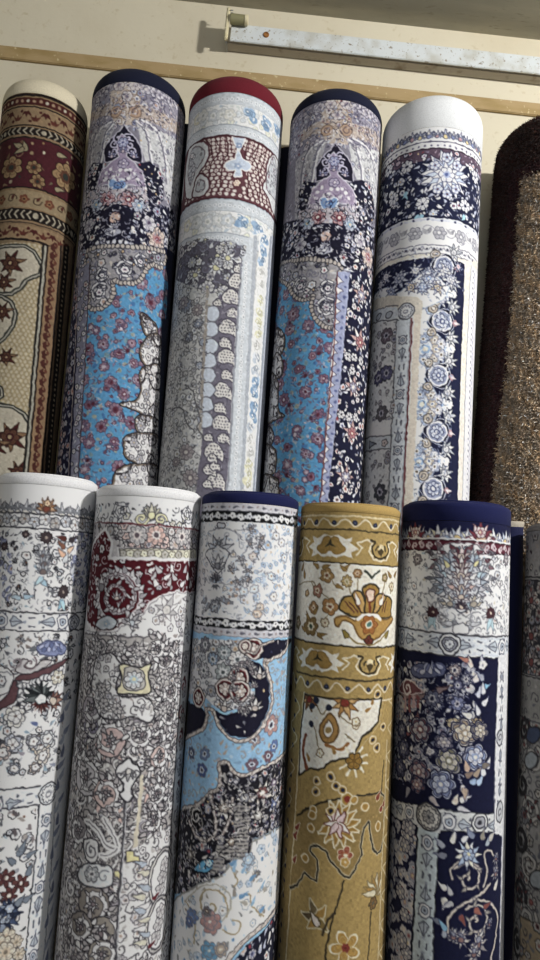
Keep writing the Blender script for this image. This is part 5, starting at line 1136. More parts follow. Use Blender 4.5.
    for x, y, r, c1 in ((122, 778, 7, '6a84b8'), (195, 800, 10, 'b88c88'), (190, 912, 8, '68a4cc'), (112, 795, 5, '5a70a8'), (235, 905, 6, 'b0a090'), (180, 760, 4, '6a5a54'), (340, 560, 6, 'a4bcd0'), (375, 612, 3, '7a7268')):
        a, v = c.pt(x, y); c.flower(a, v, r, 7, (h('7a7c88'), h(c1), h('d4dce4'), h('5a5058')), x); c.flower(a, v, r * .6, 5, (h('7a7c88'), h(c1), None, h('e0d8c8')))
    for i in range(14): a, v = c.pt(270 + (i * 47) % 150, 580 + (i * 31) % 190); c.leaf(a, v, 9, 3.6, .5 + (i % 4) * .7, [h('6c98c4'), h('8cb0d0'), h('96908a'), h('a8a49c')][i % 4])
    Dk = [(280, 960), (330, 890), (430, 790), (560, 700), (560, 1000), (280, 1000)]
    c.poly(Dk, h('23253c'), None); c.scatter(Dk, 8, dict(DARKF, petal=[h('dcdad8'), h('c0bcc0')]), 'lpfl', 4.6)
    ropeline([(225, 1000), (300, 895), (370, 835), (430, 775), (560, 690)], 4.6)
    c.mottle(.035); return c

def design_gold(R):
    c = canvas(R, (350, 512.5), (330, 990), .0015, 'aa8f55', 9)
    k = c.k; c.fr(280, 490, 3.857); X = 270
    G, D, Wh, nv = h('aa8f55'), h('3b3428'), h('e3dccb'), h('34384a')
    br = h('8a6a3e')
    def zig(p0, p1, a_from=None):
        v0 = c.pt(*p0)[1]; v1 = c.pt(*p1)[1]; hh = v0 - v1; st = 20.5 * k
        P = []
        n = int(c.am / st) + 2
        for i in range(-2 * n, 2 * n):
            P.append((i * st / 2 + 5 * k, (v0 + v1) / 2 + (hh * .34 if i % 2 else -hh * .28)))
        c.line(P, h('d8ccb0'), 1.4, smooth=True, raw=True)
        for i in range(-n, n): c.disc(i * st + 5 * k, (v0 + v1) / 2, 2.4, nv); c.disc(i * st + 5 * k, (v0 + v1) / 2, .9, h('5a6078'))
    c.hl((X, 102), h('d8c8a0'), 1.5); zig((X, 104), (X, 152)); c.hl((X, 155), D, 1.3)
    def crowns(p0, p1, ph):
        v0 = c.pt(*p0)[1]; v1 = c.pt(*p1)[1]; vc = (v0 + v1) / 2; q = (v0 - v1) * .44
        st = 56 * k
        for i in range(-5, 6):
            a = i * st / 1.0 * .92 + ph * k
            up = 1 if i % 2 == 0 else -1
            if up == 1:  # white spreading bracket
                for sg in (-1, 1):
                    c.poly([(a, vc + q * .75), (a + sg * 8 * k, vc + q * .85), (a + sg * 15 * k, vc + q * .55), (a + sg * 22 * k, vc + q * .75), (a + sg * 19 * k, vc + q * .3), (a + sg * 27 * k, vc - q * .1), (a + sg * 20 * k, vc - q * .35), (a + sg * 22 * k, vc - q * .8), (a + sg * 14 * k, vc - q * .6), (a + sg * 6 * k, vc - q * .85), (a, vc - q * .6)], Wh, None, smooth=False, raw=True)
                    c.poly([(a, vc + q * .6), (a + sg * 7 * k, vc + q * .65), (a + sg * 11 * k, vc + q * .2), (a + sg * 15 * k, vc - q * .2), (a + sg * 9 * k, vc - q * .55), (a + sg * 3 * k, vc - q * .5), (a, vc - q * .2)], h('a68446'), h('8a6c3a'), .8, smooth=True, raw=True)
                c.poly([(a - 6 * k, vc - q * .05), (a - 2 * k, vc + q * .2), (a, vc + q * .55), (a + 2 * k, vc + q * .2), (a + 6 * k, vc - q * .05), (a + 2 * k, vc + q * .0), (a, vc + q * .1), (a - 2 * k, vc)], h('45402f'), None, raw=True)
                c.disc(a, vc - q * .55, 2.6, Wh)
            else:        # gold tulip outlined dark with a white rim
                for sg in (-1, 1):
                    c.line([(a, vc - q * .85), (a + sg * 8 * k, vc - q * .75), (a + sg * 13 * k, vc - q * .2), (a + sg * 10 * k, vc + q * .4), (a + sg * 16 * k, vc + q * .6), (a + sg * 26 * k, vc + q * .35), (a + sg * 20 * k, vc + q * .0), (a + sg * 26 * k, vc - q * .5)], h('ddd2b6'), 1.6, raw=True)
                    c.line([(a, vc - q * .7), (a + sg * 7 * k, vc - q * .55), (a + sg * 10 * k, vc), (a + sg * 7 * k, vc + q * .5), (a + sg * 12 * k, vc + q * .55)], D, 1.6, smooth=True, raw=True)
                    c.line([(a, vc - q * .2), (a + sg * 4 * k, vc + q * .2), (a + sg * 6 * k, vc - q * .1)], D, 1.2, smooth=True, raw=True)
                c.disc(a, vc + q * .1, 3.4, h('d8c8a0')); c.poly([(a - 4 * k, vc - q * .1), (a, vc - q * .6), (a + 4 * k, vc - q * .1), (a, vc + q * .05)], h('55482e'), None, raw=True)
    a0 = c.pt(195, 205)[0] / k
    crowns((X, 160), (X, 282), a0)
    c.hl((X, 285), D, 1.5)
    c.band((X, 288), (X, 603), h('e0dacb')); c.hl((X, 604), D, 1.6)
    # sprigs left of the lotus
    def bud(x, y, r, n=5, c1='b09060', c2='8a5a40', rot=0): a, v = c.pt(x, y); c.flower(a, v, r, n, (h('6a5436'), h(c1), h('d8ccb0'), h(c2)), rot)
    for L in ([(75, 365), (120, 350), (150, 385), (200, 430)], [(150, 340), (185, 330), (215, 370)], [(120, 350), (140, 400)], [(100, 480), (125, 520), (150, 560)], [(262, 360), (270, 390), (285, 410)], [(300, 335), (302, 370), (300, 400)], [(405, 345), (400, 380), (395, 400)], [(430, 370), (425, 400)], [(190, 470), (172, 500)]):
        c.line(L, h('8a7a58'), 1, smooth=True)
    bud(180, 330, 7, 5, 'b08a58'); bud(145, 388, 6, 5, 'a87868'); bud(192, 450, 8, 5, 'b08050'); bud(128, 452, 5.5, 4, 'a88058'); bud(118, 525, 9, 6, '8a7248', '4a5a48'); bud(258, 352, 5, 8, 'c8b078', '9a9060'); bud(300, 322, 4, 6, 'a07850'); bud(172, 512, 4, 8, 'd8ccb0'); bud(405, 338, 3.4, 5, '8a7a50'); bud(430, 372, 4, 8, 'd0c4a4'); bud(105, 398, 3, 5); bud(70, 510, 6, 5, '8a8060'); bud(455, 500, 5, 5, 'b09a70')
    for x, y, t in ((150, 300, 2.6), (165, 298, .3), (215, 365, -.4), (245, 310, .8), (255, 315, 2.3), (95, 340, 1.8), (85, 310, 1.2), (440, 335, .7), (428, 338, 2.4), (150, 560, .2), (145, 550, -.8), (110, 500, 2), (100, 545, 2.6), (130, 480, 1)):
        a, v = c.pt(x, y); c.leaf(a, v, 8.5, 3.4, t, h('9a7c48'), h('6a5436'), .5)
    for sg in (-1, 1): c.line([(355, 340), (355 + sg * 12, 325), (355 + sg * 28, 312)], h('4a5048'), 2.4, smooth=True)
    # the great lotus
    def pet(P, col, ed=D): c.poly(P, h(col), ed, 1.5, smooth=True)
    pet([(318, 492), (262, 480), (232, 462), (230, 435), (248, 412), (280, 408), (300, 430), (312, 462)], 'a3803f')
    pet([(360, 492), (425, 488), (428, 460), (430, 428), (415, 410), (398, 412), (385, 440), (368, 470)], 'a3803f')
    pet([(312, 470), (292, 435), (280, 405), (290, 392), (312, 395), (328, 430), (330, 470)], 'c09a5c'); pet([(352, 470), (358, 430), (375, 405), (398, 400), (408, 415), (390, 445), (370, 475)], 'c09a5c')
    pet([(328, 470), (330, 420), (318, 390), (325, 372), (348, 364), (375, 372), (382, 392), (366, 420), (362, 470)], 'a07c3e')
    pet([(338, 420), (332, 395), (348, 380), (366, 392), (360, 420), (348, 435)], 'd8bca8', h('6a4030'))
    c.line([(347, 470), (348, 432)], h('7a3c28'), 2)
    for x0, x1 in ((292, 268), (305, 292), (395, 410), (385, 402), (278, 250)): c.line([(x0 + 8, 470), (x1, 430)], h('6a4030'), 1.4)
    for x, y in ((305, 418), (388, 420)): a, v = c.pt(x, y); c.leaf(a, v - 6 * k, 12, 4, PI / 2 + (.3 if x < 340 else -.3), h('e8e0cc'), h('6a4030'), .6)
    pet([(300, 492), (318, 480), (345, 476), (375, 480), (388, 495), (410, 500), (430, 488), (434, 500), (415, 530), (395, 555), (370, 575), (340, 582), (312, 570), (290, 540), (275, 515), (245, 500), (232, 515), (226, 528), (214, 520), (212, 498), (235, 485), (265, 488), (290, 505)], 'b48c4c', h('7a5a30'))
    c.line([(302, 498), (320, 486), (345, 482), (372, 487), (386, 500)], h('eee6d4'), 3.4, smooth=True)
    a, v = c.pt(343, 520); c.flower(a, v, 8.5, 6, (h('7a4a28'), h('a86c38'), h('c8a068'), h('e8e0cc'))); c.disc(a, v, 2.6, h('5a7a70'), h('e8e0cc'), 1)
    a, v = c.pt(342, 580); c.flower(a, v, 4.4, 4, (D, h('7a3c30'), None, h('5c2c24')))
    c.line([(262, 560), (290, 585), (330, 597), (370, 590), (405, 560)], h('8a7440'), 1.4, smooth=True); 
    for x, t in ((262, 2.2), (405, .9)): a, v = c.pt(x, 562); c.leaf(a, v - 2 * k, 9, 5, t, h('8c7a3e'), D, .5)
    c.band((X, 607), (X, 732), G); crowns((X, 612), (X, 728), a0 - 8); c.hl((X, 733), D, 1.5)
    c.poly([(-20, 640), (62, 640), (64, 712), (20, 1400), (-80, 1400)], h('9c834c'))
    zig((X, 738), (X, 796)); c.band((X, 800), (X, 3000), G)
    c.line([(62, 712), (60, 760), (40, 930)], D, 1.3)
    # frame of the field
    c.fr(0, 0, 1)
    FE = [(304, 693), (300, 740), (296.5, 790), (291, 880), (284, 990)]
    c.poly([(394, 697)] + [(304, 693)] + FE[1:] + [(400, 990)], G)
    c.poly([(290, 684), (303, 692)] + FE[1:] + [(270, 990), (275, 880)], h('9c834e')); c.line(FE, h('cfc09a'), 1.6)
    Q = [(296, 696), (292.5, 740), (288.5, 790), (283.5, 880), (277, 990)]
    for i in range(20):
        y = 700 + i * 15; t = (y - 696) / 294; x = 296 - 19 * t; a, v = c.pt(x, y); c.disc(a, v, 2.2, nv); 
    c.line([(299 - (i * 1.35) + (2 if i % 2 else -5), 694 + i * 15) for i in range(20)], h('cfc09a'), 1.1, smooth=True)
    c.line([(304, 693), (392, 698)], h('d8ccb0'), 1.3)
    WF = [(305, 694), (382, 698), (380, 707), (378, 722), (371, 730), (362, 738), (356, 750), (351, 757), (338, 760), (330, 762), (324, 768), (318, 769), (311, 768), (299, 775), (300, 740)]
    c.poly(WF, h('e0dacb'), D, 1.8)
    c.line([(383, 698), (380, 722), (373, 732), (358, 752)], h('e0dacb'), 0.01)
    m = c.mask(WF); old = c.clip; c.clip = m
    for x, y, r, n, c1 in ((309, 699, 9, 7, '8a5a3a'), (345, 703, 12, 7, 'b08048'), (330, 727, 0, 5, 'b08048')):
        if r: a, v = c.pt(x, y); c.palm(a, v, r, -1.2, (h('5a4028'), h(c1), h('c8a068'), h('8a3c30')), 7, 4.4, .8)
    c.poly([(329, 714), (336, 720), (339, 731), (334, 741), (326, 743), (320, 735), (321, 724)], h('a88048'), h('6a5030'), 1.4, smooth=True); c.poly([(328, 720), (333, 727), (332, 735), (326, 737), (324, 729)], h('e6dfce'), h('6a5030'), 1, smooth=True); a, v = c.pt(328.5, 730); c.disc(a, v, 3, h('9a8050'))
    c.line([(326, 745), (340, 749), (348, 744)], h('9a6a3c'), 3, smooth=True); c.line([(307, 770), (303, 750), (306, 735)], h('8a5038'), 3.4, smooth=True)
    for L in ([(317, 706), (322, 715), (328, 708)], [(340, 715), (348, 722), (356, 725)], [(314, 726), (317, 740), (320, 752)], [(345, 735), (355, 742)]): c.line(L, h('7a6a48'), 1, smooth=True)
    for x, y in ((329, 708), (311, 724), (312, 706), (316, 700)): a, v = c.pt(x, y); c.disc(a, v, 3, nv)
    for x, y in ((356, 725), (320, 753), (356, 722)): a, v = c.pt(x, y); c.flower(a, v, 3.6, 5, (h('6a5030'), h('e0d8c0'), None, h('b09860')))
    for x, y in ((365, 712), (372, 705), (310, 762), (335, 755)): a, v = c.pt(x, y); c.leaf(a, v, 8, 3.4, x, h('a07a44'))
    c.clip = old
    def wring(x, y, r, eye=nv): a, v = c.pt(x, y); c.disc(a, v, r + 1.2, h('d8ccae')); c.disc(a, v, r, h('a8843f')); c.disc(a, v, r * .6, eye)
    for x, y in ((378, 694), (373, 740), (377, 748), (331, 777), (317, 781), (336, 786), (316, 792), (383, 727), (342, 790)): wring(x, y, 3)
    a, v = c.pt(354, 761)
    for i in range(9): c.line([(a + 8 * k * math.cos(i * .6 - 2.6), v + 8 * k * math.sin(i * .6 - 2.6)), (a + 14 * k * math.cos(i * .6 - 2.6), v + 14 * k * math.sin(i * .6 - 2.6))], h('e0d8c0'), 2, raw=True)
    c.flower(a, v, 7.6, 6, (D, h('9a7434'), None, h('7a5a28')))
    # dusky inner band with a cut edge
    IB = [(297, 816), (306, 810), (317, 804), (331, 800), (346, 797), (362, 795), (380, 792), (384, 796), (384, 836), (381, 850), (377, 854), (373, 848), (370, 832), (368.5, 822), (364, 828), (361, 845), (362, 855), (356, 868), (349, 877), (342, 874), (333, 864), (325, 850), (318, 846), (311, 846), (310, 851), (317, 860), (318, 870), (316, 881), (311, 878), (305, 873), (301, 879), (297, 885), (290, 887)]
    c.poly(IB, h('957c4a'), None); 
    c.line(IB[6:], h('cfc6a8'), 3, smooth=False); c.line(IB[6:], D, 1.7); c.line(IB[:7], D, 1.7)
    wring(347, 799, 5, h('8a3c30')); wring(354, 800, 3, h('b8914c'))
    for x, y in ((313, 810), (311, 828), (305, 858), (365, 807), (378, 826), (312, 815)): wring(x, y, 3, h('a07d42'))
    a, v = c.pt(338, 824)
    for i in range(11):
        t = -2.6 + i * .46; c.leaf(a, v, 20, 8, t, h('a5803f'), h('d8cfb2'), 1.4)
    for i, t in enumerate((2.6, 2.1, 1.6, 1.0, -.6, -1.3, 3.3, -2.2)): c.leaf(a, v, 12.5, 5.6, t, h('d8c0c0') if i % 2 else h('e8e2d6'), h('6a3c34'), .9)
    wring(331, 811, 3); a, v = c.pt(345, 855); c.flower(a, v, 7, 5, (h('d8cfb2'), h('9a4c38'), h('b06848'), h('d8cfb2'))); a, v = c.pt(345, 862); c.flower(a, v, 4, 5, (h('d8cfb2'), h('b8914c'), None, h('d8cfb2')))
    for x, y in ((294, 838), (296, 830), (293, 862), (377, 800), (380, 812), (383, 806)): a, v = c.pt(x, y); c.leaf(a, v, 9, 4.4, 1, h('8a4434'), h('cfc6a8'), .8)
    # plain ground flowers
    c.line([(344, 880), (338, 900), (331, 925), (326, 950), (324, 990)], D, 1.5); 
    a, v = c.pt(317, 921)
    for t, cc, L in ((2.0, '7a6a4c', 18), (3.0, '6a5a40', 16), (1.1, 'a88444', 16), (-.6, '8a7444', 12), (-2.4, 'a88444', 12)): c.leaf(a, v, L, 7.5, t, h(cc), h('d0c6a4'), 1.2); 
    c.leaf(a + 2 * k, v - 4 * k, 13, 6, 2.3, h('d8ccc0'), h('55482e'), 1); c.line([(322, 935), (328, 920), (335, 914)], h('4a4030'), 2)
    a, v = c.pt(345.5, 948); c.flower(a, v, 13, 5, (h('d8cfb2'), h('b08a46'), None, None), .5, .6, 2); c.flower(a, v, 4, 6, (None, h('8a4034'), None, h('6a2c24')))
    c.line([(371, 912), (369, 950), (366, 990)], D, 1.3); a, v = c.pt(376, 886)
    for i in range(9): c.leaf(a, v - 6 * k, 17, 5, PI / 2 + (i - 4) * .36, h('a9854a') if i % 2 else h('cfc6a8'), h('7a6a48'), .9)
    c.flower(a - 3 * k, v - 14 * k, 5, 6, (D, h('8a6a40'), None, h('5a5a50')))
    c.line([(384, 760), (381, 793)], D, 1.3)
    FR = [(393, 740), (391, 800), (388, 860), (383, 990)]
    c.poly([(x - 6, y) for x, y in FR] + [(x + 20, y) for x, y in FR[::-1]], h('9c834e')); c.line([(x - 6, y) for x, y in FR], h('cfc09a'), 1.3)
    c.line([(392 - i * .55 + (3 if i % 2 else -3), 700 + i * 14) for i in range(21)], h('cfc09a'), 1.1, smooth=True)
    c.mottle(.05); return c

def design_navy_garden(R):
    c = canvas(R, (457, 521), (445, 990), .0015, '1c2150', 10)
    k = c.k; c.fr(380, 490, 3.375); X = 260
    ga, gv = c.pt(260, 160)
    c.band((X, 150), (X, 166), h('dfdfe2'))
    for i in range(-14, 15):
        a = ga + i * 9 * k; v = gv - 1 * k
        c.disc(a, v - 1 * k, 6, h('dfdfe2'))
        c.palm(a, v, 7 if i % 2 else 9.5, PI / 2 + (i % 3 - 1) * .2, (h('5a5c74'), h('d4d6dc'), [h('a8b4c8'), h('d8cfae'), h('b8bcc8')][i % 3], [h('c8b078'), h('7c4a54'), h('8a9cb8')][i % 3]), 5, 2.6, .6)
    for sx in (340, 118):
        a, v = c.pt(sx, 165); c.palm(a, v, 13, PI / 2, (h('5a3040'), h('dcc8c8'), h('8a3c4c'), h('c8a888')), 7, 3, .8); c.flower(a, v + 6 * k, 5, 6, (h('5a3040'), h('dcd4d0'), h('a05868'), h('e0d0b0')))
    c.band((X, 163), (X, 170), h('cfcfd4'))
    c.band((X, 170), (X, 207), h('6c2c3e')); c.hl((X, 170), h('3c2430'), .9); c.hl((X, 207), h('3c2430'), .9)
    c.row((X, 172), (X, 205), 9, lambda a, v, hh, i: (c.leaf(a, v, 7, 3.4, .9 * (-1) ** i, h('c4b4b8')), c.flower(a + 4 * k, v, 3, 5, (None, h('b8a4ac'), None, h('6c2c3e')))))
    c.band((X, 208), (X, 486), h('dcdcde')); m = c.vmask((X, 212), (X, 482))
    wf = dict(edge=h('66666e'), petal=[h('d0d0d4'), h('e2e0de'), h('bcc0c8')], ring=[h('a4a8b4'), h('c8b4a8')], eye=[h('55555f'), h('8a5c5c')], leaf=[h('8e9098'), h('aab0b8'), h('9cb4c4'), h('c4bca8')], stem=h('8a8c94'), ledge=None)
    c.scatter(None, 7.3, wf, 'flslcdl', 3.4, raw=m); c.lace(None, 5.2, [h('66666e'), h('9a9ca4')], 3.4, .75, raw=m)
    c.poly([(215, 190), (240, 178), (272, 176), (305, 180), (335, 192), (345, 215), (200, 215)], h('dcdcde'), h('6c5a64'), 1, smooth=True)
    a, v = c.pt(275, 300)
    for ring_, L_, W_, n_ in ((1.12, 9, 4, 25), (.95, 10, 4.6, 21)):
        for i in range(n_):
            t = -PI * .42 + i / (n_ - 1) * PI * 1.84; c.leaf(a + 16 * ring_ * k * math.cos(t), v + 19 * ring_ * k * math.sin(t), L_, W_, t + (.35 if t < PI / 2 else -.35), [h('a4b0be'), h('94a8ba'), h('cfd0d4'), h('b4b4bc')][i % 4], h('484a5a'), .7)
    c.poly([(275, 415), (235, 375), (212, 325), (215, 270), (240, 245), (275, 238), (312, 245), (335, 270), (338, 325), (315, 375)], h('c4c6cc'), h('4f5060'), 1.2, smooth=True)
    for q in (-1, 1):
        for j, (dx, dy, cc, an) in enumerate(((42, 260, 'd4c88c', .9), (48, 290, 'a8c0cc', .5), (45, 325, 'b4b8c4', .1), (34, 355, 'd4d4d8', -.4), (22, 380, '9cb0bc', -.8), (30, 300, 'e4e0dc', .7), (20, 330, 'c8a8a0', .2), (25, 275, 'b0bcc8', 1.1))):
            a2, v2 = c.pt(275 + q * dx, dy); c.leaf(a2, v2, 7.6, 4, PI / 2 - q * (PI / 2 - an), h(cc), h('50505c'), .7); c.scroll(a2, v2 - 3 * k, 3.4, 1.1, 0, h('6a6c7c'), .9, q)
        for dx, dy, an, cc in ((25, 205, 1.0, '74404c'), (52, 215, .5, '74404c'), (78, 240, .3, '6a3c48'), (90, 255, -.4, '84606a'), (70, 195, .9, '8c6870'), (95, 215, .2, '5a4c58'), (100, 300, .1, '6c6c78'), (85, 330, -.5, '8a8c98')):
            a2, v2 = c.pt(275 + q * dx, dy); c.leaf(a2, v2, 7.5, 3.6, PI / 2 - q * (PI / 2 - an), h(cc), h('50505c'), .6); c.scroll(a2, v2, 3.4, 1.1, an, h('77787f'), .9, q)
        a2, v2 = c.pt(275 + q * 98, 412 + (6 if q > 0 else 0)); 
        for i in range(9): c.leaf(a2, v2, 10, 3.4, i * .698, h('c4c4c8'), h('70707a'), .6)
        c.flower(a2, v2, 5, 8, (h('4a3038'), h('5c3a42'), None, h('c8b4a0'))); 
        for t in (-1.2, -1.9): c.leaf(a2, v2 - 5 * k, 11, 4.6, t, h('a4c4d0'), h('6a7a88'), .5)
        a2, v2 = c.pt(275 + q * 40, 385); c.palm(a2, v2, 8, PI / 2 - q * .8, (h('50505c'), h('dcd8d0'), h('c4b8a0'), h('a89c8c')), 5, 2.6, .7)
        a2, v2 = c.pt(275 + q * 50, 440); c.scroll(a2, v2, 8, 1.3, 1, h('8a8c94'), 1.2, q); a2, v2 = c.pt(275 + q * 30, 455); c.leaf(a2, v2, 10, 4.4, PI / 2 - q * 1.4, h('b8bac0'), h('60606a'), .7)
        a2, v2 = c.pt(275 + q * 150, 235); c.flower(a2, v2, 5.5, 7, (h('50505c'), h('8a8088'), h('c8c4c4'), h('4a4048')))
    for y, r, c1, c2 in ((225, 8.5, '74404c', 'c8b8b8'), (256, 7.5, '84505a', 'd8d0cc'), (290, 9, 'd8d4d0', 'b0a0a0'), (330, 9, 'e0dcd8', 'b8bcc8'), (362, 8, 'd4d0cc', '94a4b4'), (395, 5, '5a5460', '3c3c4c')):
        a2, v2 = c.pt(275, y); c.palm(a2, v2, r, PI / 2, (h('50404c'), h(c1), h(c2), h('c8b8a8')), 7, 3.6, .7)
    P = [(245, 465), (258, 455), (285, 452), (300, 465), (296, 482), (270, 486), (250, 480)]; c.poly(P, h('e0dfdd'), h('6a6a74'), 1, smooth=True)
    c.band((X, 487), (X, 562), h('c9cfd8')); c.hl((X, 487), h('45454f'), 1.5); c.hl((X, 562), h('45454f'), 1.3); c.hl((X, 496), h('b0b8c4'), .8); c.hl((X, 553), h('b0b8c4'), .8)
    va = c.pt(X, 522)[1]; a1 = c.pt(235, 522)[0]; lozband(c, a1, va, c.am, va, 17 * k, 0); lozband(c, a1, va, -c.am, va, 17 * k, 0)
    c.disc(a1, va, 8.6, h('d8dade'), h('40404c'), 1.4, ry=9); c.disc(a1, va, 5.8, h('9a9cac'), h('40404c'), 1.2); c.flower(a1, va, 4, 8, (h('40404c'), h('c8ccd4'), None, h('5a5a6a')))
    # navy garden panel
    c.band((X, 564), (X, 3000), h('1b2048'))
    c.fr(0, 0, 1)
    Pn = [(380, 658), (485, 662), (481, 720), (474, 790), (460, 795), (395, 788), (360, 785)]
    PnL = [(385, 660), (470, 662), (468, 720), (455, 760), (470, 785), (380, 782)]
    nf = dict(edge=h('b8b8c0'), petal=[h('5c6080'), h('8a8c9c'), h('747894'), h('c4c0bc')], ring=[h('c8c8cc'), h('a8888c'), h('c8bcae')], eye=[h('3a3c60'), h('9a5058'), h('c8b48c')], leaf=[h('b4b4bc'), h('70748c'), h('c8c4b8')], stem=h('9c9cac'), ledge=None)
    c.scatter([(360, 660), (476, 663), (474, 740), (462, 762), (452, 778), (400, 780), (350, 782)], 6.6, nf, 'fflsml', 4)
    c.lace(PnL, 4.4, [h('b0b0bc'), h('1a1e40'), h('8084a0')], 3.2, .8)
    c.fr(380, 490, 3.375)
    P = [(105, 600), (130, 585), (165, 588), (200, 580), (225, 600), (215, 625), (180, 632), (140, 635), (112, 625)]; c.poly(P, h('5c648c'), h('20244a'), 1, smooth=True)
    for i in range(10): a, v = c.pt(115 + i * 11, 610 + (i % 3) * 8 - 6); c.leaf(a, v, 8, 3.6, PI / 2 + (i - 5) * .25, [h('9aa0c0'), h('747cac'), h('b4b8cc')][i % 3], h('2a2e58'), .5)
    P = [(60, 680), (90, 690), (150, 685), (200, 665), (235, 660), (200, 690), (150, 705), (90, 705)]; c.poly(P, h('8a7478'), h('3c2a38'), .9)
    P = [(75, 650), (95, 640), (120, 655), (140, 680), (110, 690), (85, 690), (65, 670)]; c.poly(P, h('7a4a54'), h('c8b8bc'), 1, smooth=True); a, v = c.pt(92, 668); c.scroll(a, v, 8, 1.5, 1, h('d0c8cc'), 1.8)
    for x, y, r, c1, c2 in ((175, 705, 12, 'b0b0ba', '6a6e88'), (128, 790, 13, 'c4bcb8', '8a5a5c'), (255, 610, 9, 'd4ccc8', '9a8c8c'), (262, 720, 10, 'c0bcc4', '8088b0'), (250, 790, 9, 'b8b4b8', 'c8b484'), (330, 790, 9, 'd8ccb0', 'b49c70'), (290, 640, 8, 'c8c4c4', '8a8c9c'), (262, 660, 7, 'd4d4d4', '6a6c8c')):
        a, v = c.pt(x, y); c.palm(a, v, r * .78, x, (h('20244a'), h(c1), h(c2), h('d8d0c4')), 9, 5.7, .8); c.flower(a, v, r * .6, 6, (h('2a2c4c'), h(c2), h(c1), h('3a3c5c')), x)
    for i in range(14): a, v = c.pt(85 + (i % 4) * 14, 700 + (i // 4) * 14); c.disc(a, v, 2, h('8a5058') if i % 2 else h('b09098'))
    for i in range(10): a, v = c.pt(85 + i * 9, 800 + abs(i - 5) * 6); c.disc(a, v, 1.6, h('8a5058'))
    for x, y, t, cc in ((310, 600, 1.9, 'd8c4b8'), (320, 650, 1.2, 'd0c8c4'), (345, 600, 1.6, 'b8b8c4'), (350, 640, 2.4, '9aa0b4'), (340, 670, .3, '7ab4d8'), (345, 730, .8, 'c8c8d0'), (335, 760, 1.9, 'c4c4cc'), (348, 690, 1.6, 'c4c8d0'), (310, 770, 2.6, 'd4cfc8'), (328, 700, 1.2, 'b4b8c8'), (300, 580, 2.8, 'b87868')):
        a, v = c.pt(x, y); c.leaf(a, v, 11, 4.6, t, h(cc), h('3a3e64'), .6)
    a, v = c.pt(347, 592); c.flower(a, v, 4.4, 5, (None, h('d4d0cc'), None, h('8a8c9c')))
    c.fr(370, 720, 3.176)
    for x, y, r, c1, c2 in ((337, 118, 12, 'c8ccd8', '8a9cc4'), (250, 130, 12, 'c4bca8', '7c7864'), (225, 205, 13, 'b4bcd0', '7c88b0'), (235, 70, 8, 'c8c0c0', '8a8088'), (155, 165, 11, 'b8a8ac', '84606c'), (300, 40, 12, 'd4c8b0', 'a08c74'), (350, 35, 9, 'c8bca4', '8c8070'), (160, 30, 12, 'b0a8ac', '7a505c'), (95, 150, 9, '80809a', '5c6080'), (190, 100, 6, 'd0ccd0', '8a8c9c'), (150, 205, 8, 'b09c9c', '8a5c60'), (105, 90, 9, '8c8ca0', '60648a'), (100, 30, 8, '9494a4', '60648a')):
        a, v = c.pt(x, y); c.flower(a, v, r * .95, 6, (h('20244a'), h(c1), None, None), x, .25, 1.4); c.flower(a, v, r * .8, 6, (h('33365a'), h(c2), None, None), x, .25, .9); c.flower(a, v, r * .62, 6, (h('33365a'), h(c1), h(c2), h('d8d0c4')), y)
    for x, y, t, cc in ((290, 210, -.9, 'd4c8bc'), (315, 200, .3, '8aa4c8'), (340, 205, .9, '9cb4d4'), (360, 180, 1.6, 'c8ccd4'), (375, 155, 1.4, 'c4c4c8'), (300, 180, .5, '8a7468'), (330, 180, .8, 'a4907c'), (265, 270, 1.2, 'd4c4b4'), (285, 255, .4, 'd0ccc8'), (355, 150, .2, '7a7068'), (310, 165, 1.8, 'c8a890'), (190, 245, -.6, 'b4a8a8'), (280, 280, -.2, 'b8b8c0'), (125, 215, -2, '8a8a98'), (300, 215, -1.5, 'b49c88')):
        a, v = c.pt(x, y); c.leaf(a, v, 10.5, 4.8, t, h(cc), h('3a3e64'), .5)
    # stripes: cross band, lower vertical, right guard
    grd = h('c2c5c6')
    c.poly([(-60, 232), (75, 248), (150, 268), (235, 285), (330, 294), (398, 297), (500, 297), (500, 362), (398, 358), (330, 357), (220, 350), (150, 335), (75, 305), (-60, 280)], grd, h('2c2e40'), 1)
    A0 = c.pt(185, 308); 
    lozband(c, *c.pt(222, 318), *c.pt(410, 330), 17 * k, 8); lozband(c, *c.pt(150, 300), *c.pt(-60, 258), 15 * k, 9)
    a, v = c.pt(350, 326); c.disc(a, v, 7.4, h('d4d6d6'), h('40404c'), 1.3); c.disc(a, v, 4.8, h('9c9ea8'), h('40404c'), 1.1); c.disc(a, v, 2, h('40404c'))
    c.poly([(152, 335), (220, 350), (214, 480), (205, 620), (200, 800), (130, 800), (140, 600), (147, 450)], h('b4c2c8'), h('2c2e40'), 1.2)
    lozband(c, *c.pt(183, 390), *c.pt(164, 800), 15 * k, 0)
    c.poly([(150, 270), (235, 285), (222, 360), (150, 340)], grd); c.disc(*A0, 10.5, h('a8a49c'), h('3c3c48'), 1.4); c.flower(*A0, 9, 14, (h('44444e'), h('c4c0b8'), h('6a6a72'), h('c8c4bc')), 0, .15); c.flower(*A0, 5, 8, (h('44444e'), h('b4b0aa'), None, h('55555f')))
    c.fr(0, 0, 1)
    RS = [(501, 657), (500.5, 720), (498, 800), (497, 833)]
    c.poly([(498.5, 655), (540, 655), (540, 990), (499.5, 990), (500.5, 900), (502, 836), (494.5, 833), (494, 800), (494.5, 760), (497, 700)], h('cdced2')); c.line([(498.5, 657), (497, 700), (494.8, 760), (494.2, 832)], h('5a5c70'), 1)
    lozband(c, *c.pt(502.5, 668), *c.pt(499, 815), 8 * k, 8); 
